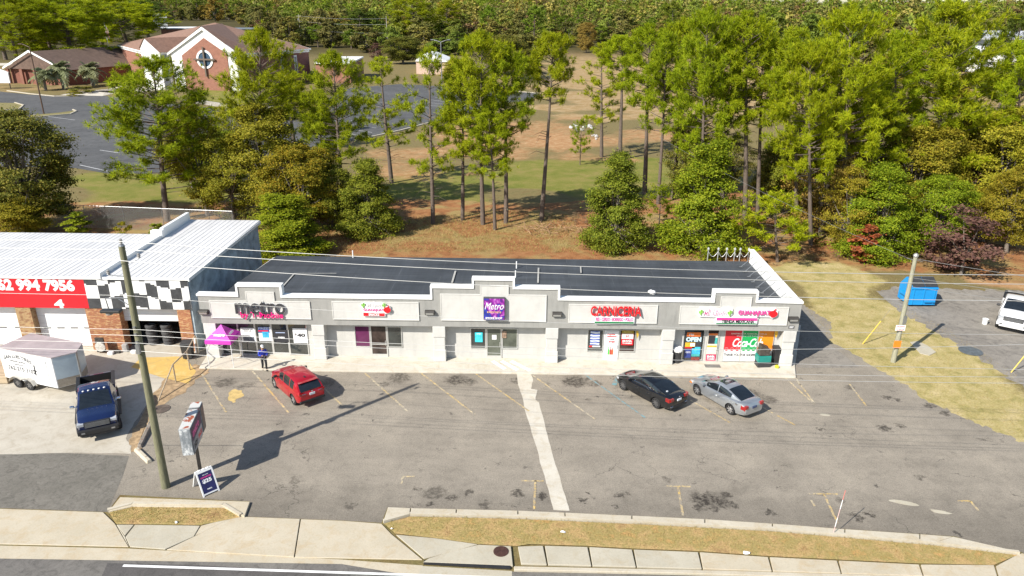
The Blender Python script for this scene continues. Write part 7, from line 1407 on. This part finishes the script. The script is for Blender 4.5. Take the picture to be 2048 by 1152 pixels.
make_pine('pine_slim', 1, 19, .52, 3.0, 66, 24, 19); make_pine('pine_mid', 2, 19, .42, 3.3, 78, 24, 19, gap=.25); make_pine('pine_top', 3, 20, .66, 2.9, 50, 24, 20, stubs=10); make_pine('pine_broad', 4, 18, .20, 4.4, 120, 24, 24, bend=.7, stubs=3)
make_pine('pine_full', 5, 20, .34, 4.2, 108, 24, 22, stubs=4); make_pine('pine_loose', 6, 18, .30, 3.2, 58, 24, 17, gap=.33, stubs=12); make_pine('pine_small', 7, 8, .28, 2.6, 40, 24, 11, bend=.5, ln=.36)
make_oak('oak_round', 11, 10, 4.3, 1.4, 620, 84, .095); make_oak('oak_skirt', 12, 9.5, 4.0, .1, 620, 86, .092, conic=.55); make_oak('oak_tall', 13, 12, 3.8, 2.2, 560, 80, .097, lean=.6); make_oak('oak_open', 14, 11, 4.5, 1.8, 330, 74, .097, cs=.85)
make_oak('oak_thin', 15, 8, 3.2, 1.4, 120, 24, .14, hollow=.3, cs=.8, trunk_r=.12); make_oak('shrub_low', 16, 3.0, 1.9, .1, 120, 26, .14, cs=.4, trunk_r=.06); make_oak('maple_small', 17, 4.2, 1.0, .4, 270, 9, .12, cs=.30, trunk_r=.05, hollow=.2)
make_palm('palm', 21)
make_pine('far_pine', 31, 19, .35, 4.0, 46, 7, 9, ln=1.0, wd=.22, stubs=0); make_oak('far_oak', 32, 12, 6.0, .8, 260, 16, .40, cs=1.0); make_oak('far_oak_tall', 33, 14, 5.6, 1.0, 250, 16, .40, cs=1.0); make_oak('far_oak_bare', 34, 13, 4.6, 2.0, 110, 11, .34, cs=1.2)
PROTO = {}
EXT = {}
def plant(key, name, label, cat, base, H, wid, leaf, rz=None, group=None, tilt=None):
    b, V, npv, h, r, bark = TREES[key]
    if key not in EXT: c_ = np.median(V[:,:2], 0); EXT[key] = (float(np.quantile(np.hypot(V[:,0]-c_[0], V[:,1]-c_[1]), .955)), float(np.quantile(V[:,2], .998)))
    r, h = EXT[key]
    if key not in PROTO:
        t = b.build('trunk', bark, smooth=60); PROTO[key] = (t.data, mesh_np('crown', V, npv, LEAF['pine'])); bpy.data.objects.remove(t)
    o = thing(name, label, cat, base, random.uniform(0,6.28) if rz is None else rz, group)
    link('trunk', PROTO[key][0], o); c = link('crown', PROTO[key][1], o); c.material_slots[0].link = 'OBJECT'; c.material_slots[0].material = LEAF[leaf]
    o.scale = (wid/(2*r), wid/(2*r), H/h)
    if tilt: o.rotation_euler = (tilt[0], tilt[1], o.rotation_euler.z)
    return o
def tree(key, leaf, bx, by, top, wpx, label, name=None, cat='tree', dx=0, group=None, rz=None):
    p = G(bx, by); H = GY(bx+dx, top, p.y).z; wid = wpx/CAM_F*depth(p+Vector((0,0,H*.6)))
    tilt = None
    if dx: q = GY(bx+dx, top, p.y); tilt = (0, math.atan2(q.x-p.x, H)); rz = 0
    return plant(key, name or ('pine_tree' if 'pine' in key else 'oak_tree'), label, cat, Vector((p.x,p.y,-.05)), H, wid, leaf, rz, group, tilt)
PT = [('pine_broad','pine',335,442,112,215,'broad low-crowned pine leaning left in front of the church lot, nearest the white metal roof',-50),
 ('pine_full','pine',522,432,52,150,'tall pine rising in front of the church gable right of the round window',-8),
 ('pine_full','pine',690,430,100,135,'pine between the church corner and the brick block, its crown over the church lot',-30),
 ('pine_loose','pine',783,366,112,120,'loose-branched pine in front of the white bay lines of the church lot',-20),
 ('pine_loose','pine',866,447,92,120,'slim pine with bare lower trunk left of the densest central pine',-4),
 ('pine_full','pine',966,449,60,150,'densest bright pine in the middle group, behind the square purple sign',-8),
 ('pine_slim','pine',1012,446,92,112,'pine just right of the densest central pine, with dark trunk',4),
 ('pine_mid','pine',990,460,205,95,'shorter pine low in the central cluster right behind the shop roof',-12),
 ('pine_slim','pine',925,440,120,95,'pine half hidden at the left of the central cluster',6),
 ('pine_top','pine',1083,442,62,100,'lone straight pine with small high crown and long bare trunk right of the central cluster',22),
 ('pine_loose','pine',1203,314,84,100,'pine standing farther back in the green field, left of its twin',4),
 ('pine_top','pine',1240,320,68,92,'farther pine in the green field with dark trunk, right of its twin',2),
 ('pine_slim','pine',1289,388,46,115,'tall pine behind the round oak right of the field, first of the right-hand stand',16),
 ('pine_mid','pine',1316,408,62,100,'pine with pale trunk just left of the big oak by the vent posts',20),
 ('pine_slim','pine',1346,398,34,110,'pine rising behind the big oak near the vent posts',0),
 ('pine_full','pine',1402,452,10,135,'very tall full pine over the big oak near the vent posts',12),
 ('pine_mid','pine',1445,448,62,115,'pine with dark gappy crown in the middle of the right-hand stand',-5),
 ('pine_slim','pine',1490,450,18,130,'tall pine with bare double-looking trunk right of the big oak',10),
 ('pine_slim','pine',1514,444,58,110,'pale-trunked pine leaning slightly, beside the tall pine right of the big oak',18),
 ('pine_mid','pine',1592,472,50,140,'pine above the small corner pine and the dark thicket',-2),
 ('pine_full','pine',1688,482,2,175,'very tall bright pine in the middle of the right-hand woods',12),
 ('pine_mid','pine',1640,455,150,130,'lower bright pine left of the very tall pine in the right-hand woods',0),
 ('pine_mid','pine',1745,470,160,140,'bright pine low beside the very tall pine, above the brown oaks',-8),
 ('pine_broad','pine',1868,442,0,235,'widest bright pine of the right-hand woods with pale limbs',22),
 ('pine_mid','pinedk',1972,332,26,110,'darker pine in front of the pale warehouse at right',0),
 ('pine_small','pine',1555,524,382,155,'small pine at the rear right corner of the shop row',-2),
 ('pine_small','pine',1318,452,368,62,'young pine between the round oak and the big oak',8),
 ('pine_small','pine',1160,330,235,50,'small thin young pine at the edge of the red field',0),
 ('pine_mid','pine',655,400,215,95,'pine low behind the yellow-topped oak right of the church gable pine',0),
 ('pine_full','pine',1622,490,78,140,'pine left of the very tall bright pine, rising out of the brown oaks',-4),
 ('pine_mid','pine',1786,455,55,130,'pine between the very tall bright pine and the widest bright pine',6),
 ('pine_mid','pine',2034,455,70,130,'pine at the right edge above the green oak',4),
 ('pine_slim','pine',590,300,140,95,'pine rising behind the yellow-topped oak in front of the church side wall',0)]
for k_, lf, bx, by, tp, wp_, lb, dx in PT: tree(k_, lf, bx, by, tp, wp_, lb, dx=dx)
PT2 = 0
OT = [('oak_round','oakdk',62,458,222,200,'large dark broad oak at the left edge behind the tyre shop'),
 ('oak_round','olive',42,472,398,130,'smaller pale olive tree in front of the large dark oak at the left edge'),
 ('oak_open','olive',415,432,210,140,'open olive oak right of the broad leaning pine'),
 ('oak_tall','olive',540,440,205,150,'tall olive oak below the church gable pine'),
 ('oak_open','olive',468,440,270,130,'sparse olive oak between the leaning pine and the tall olive oak'),
 ('oak_round','yellow',610,462,292,150,'wide oak with yellow top left of the dark shrubby oak'),
 ('oak_skirt','green',575,505,390,160,'dense green shrubby tree touching the corner of the white metal roof'),
 ('oak_round','oak',665,455,330,110,'dark oak wedged behind the yellow-topped oak'),
 ('oak_skirt','oak',740,468,322,120,'dark green conical oak at the left rear of the black roof'),
 ('oak_skirt','oak',1228,495,308,132,'isolated round oak standing on pine straw behind the red-lettered shop'),
 ('oak_skirt','green',1400,500,282,165,'big dense green oak right behind the vent posts'),
 ('oak_skirt','green',1745,512,330,150,'dense green oak behind the small red tree'),
 ('oak_open','brown',1640,470,215,140,'browning oak left of the dense green oak in the right-hand woods'),
 ('oak_open','brown',1722,440,190,150,'brown thin-leaved oak high in the right-hand woods'),
 ('oak_round','olive',1812,462,245,165,'olive oak in the middle of the right-hand woods'),
 ('oak_round','olive',1905,440,235,165,'olive oak below the widest bright pine'),
 ('oak_tall','olive',1988,462,215,165,'olive oak near the right edge above the red clay bank'),
 ('oak_tall','oak',2048,470,190,150,'green oak cut by the right edge above the clay bank'),
 ('oak_round','olive',1850,455,300,120,'low olive oak with orange tints near the pale trunks'),
 ('oak_open','olive',1965,482,378,125,'bright olive small oak above the purple shrub'),
 ('oak_tall','oak',1585,440,240,120,'oak in the dark thicket behind the small corner pine'),
 ('oak_thin','brown',1590,470,340,90,'dark brown dying tree in the thicket right of the small corner pine'),
 ('oak_round','oakdk',1545,425,280,100,'dark oak deep in the thicket right of the big green oak'),
 ('oak_round','oakdk',1370,400,230,90,'dark oak hidden behind the big green oak'),
 ('oak_thin','brown',2045,480,330,80,'grey-brown bare tree at the right edge by the clay bank'),
 ('oak_open','oakdk',1460,380,270,100,'dark open oak far back in the right-hand stand'),
 ('oak_round','yellow',1880,400,250,100,'yellow-orange tinted oak behind the pale trunk of the widest pine'),
 ('oak_skirt','oakdk',640,265,178,75,'dark small tree at the church side wall beside the lot'),
 ('oak_skirt','oakdk',585,235,160,90,'dark bushy tree against the church side wall'),
 ('oak_open','olive',1690,502,335,120,'loose olive oak just left of the dense green oak'),
 ('oak_round','green',1862,505,352,115,'low green oak right of the dense green oak, over shaded ground'),
 ('oak_tall','olive',2012,505,335,120,'tall olive oak behind the plum-coloured tree at right'),
 ('oak_tall','olive',385,375,228,100,'olive oak at the near edge of the church lot behind the leaning pine'),
 ('oak_round','green',450,380,262,105,'fresh green oak at the near edge of the church lot'),
 ('oak_open','olive',470,330,200,90,'olive oak over the church lot behind the open olive oak')]
for k_, lf, bx, by, tp, wp_, lb in OT: tree(k_, lf, bx, by, tp, wp_, lb)
tree('maple_small','red',1727,524,450,62,'small bright red maple in front of the dense green oak','maple_tree'); tree('oak_thin','purple',1922,548,420,160,'purple-brown leafy shrub tree by the clay bank','plum_tree'); tree('shrub_low','purple',1900,535,470,100,'low purple-brown bush left of the plum-coloured tree','bush','bush')
tree('maple_small','green',160,470,424,52,'thin green sapling in front of the chain-link fence','sapling'); tree('shrub_low','yellow',250,476,442,30,'small yellow bush behind the white metal roof','bush','bush'); tree('shrub_low','green',316,474,446,36,'round green bush behind the divider of the white roof','bush','bush')
tree('shrub_low','oakdk',60,145,133,26,'clipped dark bush on the lawn near the palms','bush','bush'); tree('shrub_low','green',398,226,212,24,'rounded yellow-green bush below the church lawn, left one of the pair','bush','bush'); tree('shrub_low','green',422,228,213,28,'rounded yellow-green bush below the church lawn, right one of the pair','bush','bush'); tree('shrub_low','oakdk',165,186,172,50,'low dark hedge bush along the church path','bush','bush'); tree('shrub_low','olive',148,192,182,30,'low olive bush by the kerb near the palms','bush','bush')
tree('palm','palm',92,181,134,46,'left palm of three beside the brown-roofed hall','palm_tree'); tree('palm','palm',128,178,120,52,'tallest pale palm in the middle of three by the hall','palm_tree'); tree('palm','palm',186,172,122,50,'right palm of three, next to the flagpole','palm_tree')
tree('pine_broad','pine',75,140,-30,170,'big pine at the left end of the brown-roofed hall'); tree('pine_broad','pine',152,152,-22,200,'big pine with thick trunk before the brown-roofed hall',); tree('pine_broad','pine',262,118,-6,180,'wide pine behind the flag and the hall roof'); tree('pine_full','pine',12,120,-16,120,'pine at the extreme left above the street'); tree('pine_full','pinedk',208,112,-4,130,'darker pine between the two big pines behind the hall'); tree('pine_full','pine',45,160,-12,130,'pine at the left corner of the church lawn, behind the notice board'); tree('pine_mid','pine',112,150,4,120,'slimmer pine between the hall gable and the tallest palm'); tree('pine_full','pinedk',300,90,0,110,'dark pine behind the church roof, left of the peak')
tree('oak_round','oakdk',806,128,74,78,'rounded dark oak beyond the far side of the church lot'); tree('oak_open','purple',755,122,86,36,'purple-leaved small tree near the brick block'); tree('pine_full','pine',830,100,-8,92,'brightest tall pine of the far tree line above the church lot'); tree('pine_mid','pinedk',722,92,18,64,'bluish-green pine behind the leaning pale power pole'); tree('oak_round','brown',1172,106,45,36,'small brown-leaved tree standing alone at the edge of the far field'); tree('pine_mid','pine',895,98,0,60,'bright pine left of centre in the far tree line')
tree('oak_round','green',2020,178,128,110,'low green oak in front of the dark-roofed house at right edge'); tree('oak_round','olive',1908,205,150,70,'olive bush-like tree on the tan field at right','oak_tree'); tree('shrub_low','green',1975,188,160,50,'green bush on the tan field below the pale warehouse','bush','bush'); tree('oak_round','brown',1800,165,98,90,'rust-brown oak at the far edge of the tan field')
tree('oak_round','olive',915,168,118,70,'olive tree behind the densest central pine beyond the lot'); tree('oak_round','oakdk',1010,150,70,90,'dark oak behind the central pines at the far field edge'); tree('oak_tall','oakdk',1055,158,98,70,'dark tree by the far chain-link fence')
# brush pile and undergrowth on the pine straw
for k, (px, py, w_) in enumerate(((1098,462,7.0),(940,352,2.5))):
    p = G(px, py); b = MB()
    for i in range(70 if k == 0 else 20):
        q = p+Vector((random.gauss(0,w_*.28), random.gauss(0,w_*.13), 0)); a = random.uniform(0,6.28); L_ = random.uniform(.6,1.8); b.tube([q+UPV*random.uniform(0,.4), q+Vector((math.cos(a)*L_*.5, math.sin(a)*L_*.5, random.uniform(.1,.7))), q+Vector((math.cos(a)*L_, math.sin(a)*L_, random.uniform(0,.6)))], [.035,.025,.008], 4)
    tag(b.build('brush_pile', mat('dead_branch', (.33,.20,.11), .9, var=.4, scale=2)), ('heap of cut branches on the pine straw below the single straight pine','dead bent branches at the left foot of the central pines')[k], 'brush pile')
def scatter_stuff(name, polys, count, key, leaf, smin, smax):
    b, V, npv, h, r, _ = TREES[key]; V = V.reshape(-1, npv, 3); V = V[::max(1, len(V)//260)]; out = []
    tot = [abs(dist) for dist in [1]*len(polys)]
    for P in polys:
        P_ = np.array([tuple(G(*p))[:2] for p in P]); lo, hi = P_.min(0), P_.max(0); q = RNG.uniform(lo, hi, (count*3, 2)); q = q[dist_poly(q[:,0], q[:,1], P_) < 0][:count]
        for x, y in q:
            s = RNG.uniform(smin, smax); a = RNG.uniform(0,6.28); Rz = np.array([[math.cos(a),math.sin(a),0],[-math.sin(a),math.cos(a),0],[0,0,1]]); out.append((V*s*np.array([1/r,1/r,1.2/h]))@Rz+np.array([x,y,0]))
    return tag(link(name, mesh_np(name, np.concatenate(out).reshape(-1,3), npv, LEAF[leaf])), kind='stuff')
scatter_stuff('undergrowth', [[(1440,470),(1500,440),(1600,460),(1650,500),(1540,450)],[(1600,430),(2048,400),(2048,470),(1800,480),(1640,480)],[(370,470),(480,430),(760,440),(700,480),(560,500)]], 60, 'shrub_low', 'oakdk', .5, 1.5)
scatter_stuff('weeds', [[(640,470),(1160,430),(1200,470),(1050,440),(800,430)],[(1180,500),(1340,470),(1420,500),(1300,480)],[(1480,540),(1640,520),(1900,540),(1880,520),(1600,500)]], 70, 'shrub_low', 'straw', .2, .6)
scatter_stuff('dry_bushes', [[(1250,120),(1500,130),(1560,240),(1420,255),(1250,230)],[(1560,170),(2048,185),(2048,230),(1880,210),(1560,240)]], 70, 'shrub_low', 'olive', .4, 1.3)
# far woods: the nearest rows tree by tree, the rest as one mass
bound = [(-900,62),(-200,62),(330,62),(480,62),(560,95),(700,100),(760,108),(1000,112),(1130,96),(1300,96),(1440,112),(1560,140),(1700,155),(1850,163),(1925,150),(1945,96),(3000,96)]
KINDS = [('far_oak','f_dk',5,'dense olive-brown oak of the far tree line'),('far_oak_tall','f_olive',4,'tall olive oak of the far tree line'),('far_oak','f_green',3.5,'dark green oak of the far tree line'),('far_pine','f_pine',3,'bright green pine of the far tree line'),('far_oak_bare','f_brown',1.8,'thin brown autumn tree of the far tree line'),('far_oak_tall','f_gold',1.0,'yellowing tree of the far tree line')]
kw = np.array([k[2] for k in KINDS]); kw = kw/kw.sum()
cnt = 0; rows = []
dmul = 1.0
while cnt < 285 and dmul < 2.2:
    px = -40+random.uniform(0,25)
    while px < 2090 and cnt < 285:
        by = interp(bound, px)+random.uniform(-1.5,1.5); g0 = G(px, by); d0 = (g0-EYE).to_2d(); q = EYE.to_2d()+d0*dmul*random.uniform(.985,1.02)
        ki = int(RNG.choice(len(KINDS), p=kw)); key, lf, _, lb = KINDS[ki]; z = float(terr(np.array(q.x), np.array(q.y))); H = random.choice((8.5,10.5,12,13.5,15,18))*random.uniform(.9,1.1)*(1.25 if key == 'far_pine' else 1); W_ = random.uniform(10.5,16)*(.8 if key == 'far_pine' else 1)
        if d0.length*dmul < 900: plant(key, 'pine_tree' if key == 'far_pine' else 'oak_tree', lb, 'tree', Vector((q.x,q.y,z-.2)), H, W_, lf, None, 'trees of the far wood: '+('pines','oaks')[key != 'far_pine']); cnt += 1
        px += W_*.70/(d0.length*dmul)*CAM_F*random.uniform(.75,1.3)
    dmul *= 1.075
mass = {}
dm2 = dmul
while dm2 < 6.5:
    px = -420+random.uniform(0,30)
    while px < 2470:
        by = interp(bound, px); g0 = G(px, by); d0 = (g0-EYE).to_2d(); dd_ = d0.length*dm2*random.uniform(.97,1.04)
        if dd_ < 1900:
            q = EYE.to_2d()+d0.normalized()*dd_; ki = int(RNG.choice(len(KINDS), p=kw)); key, lf, _, lb = KINDS[ki]; b, V, npv, h, r, _ = TREES[key]; V = V.reshape(-1,npv,3)[:,:4]
            st = max(1, int(len(V)/(330 if dd_ < 700 else 170))); Vs = V[RNG.permutation(len(V))[::st]]; g_ = math.sqrt(st)*.62; cc = Vs.mean(1, keepdims=True); Vs = cc+(Vs-cc)*max(1, g_)
            z = float(terr(np.array(q.x), np.array(q.y))); H = random.choice((9,11,13,15,19))*random.uniform(.9,1.1)*(1.2 if key == 'far_pine' else 1); W_ = random.uniform(11,17); a = random.uniform(0,6.28); Rz = np.array([[math.cos(a),math.sin(a),0],[-math.sin(a),math.cos(a),0],[0,0,1]])
            mass.setdefault(lf, []).append((Vs*np.array([W_/(2*r),W_/(2*r),H/h]))@Rz+np.array([q.x,q.y,z]))
        px += 10*.8/dd_*CAM_F*random.uniform(.7,1.4)
    dm2 *= 1.10
allV = []; allM = []; ms = list(mass)
for i, lf in enumerate(ms):
    V = np.concatenate(mass[lf]); allV.append(V.reshape(-1,3)); allM.append(np.full(len(V), i))
me = mesh_np('far_woods', np.concatenate(allV), 4, LEAF[ms[0]])
for lf in ms[1:]: me.materials.append(LEAF[lf])
me.polygons.foreach_set('material_index', np.concatenate(allM).astype(np.int32)); tag(link('far_woods', me), kind='stuff')
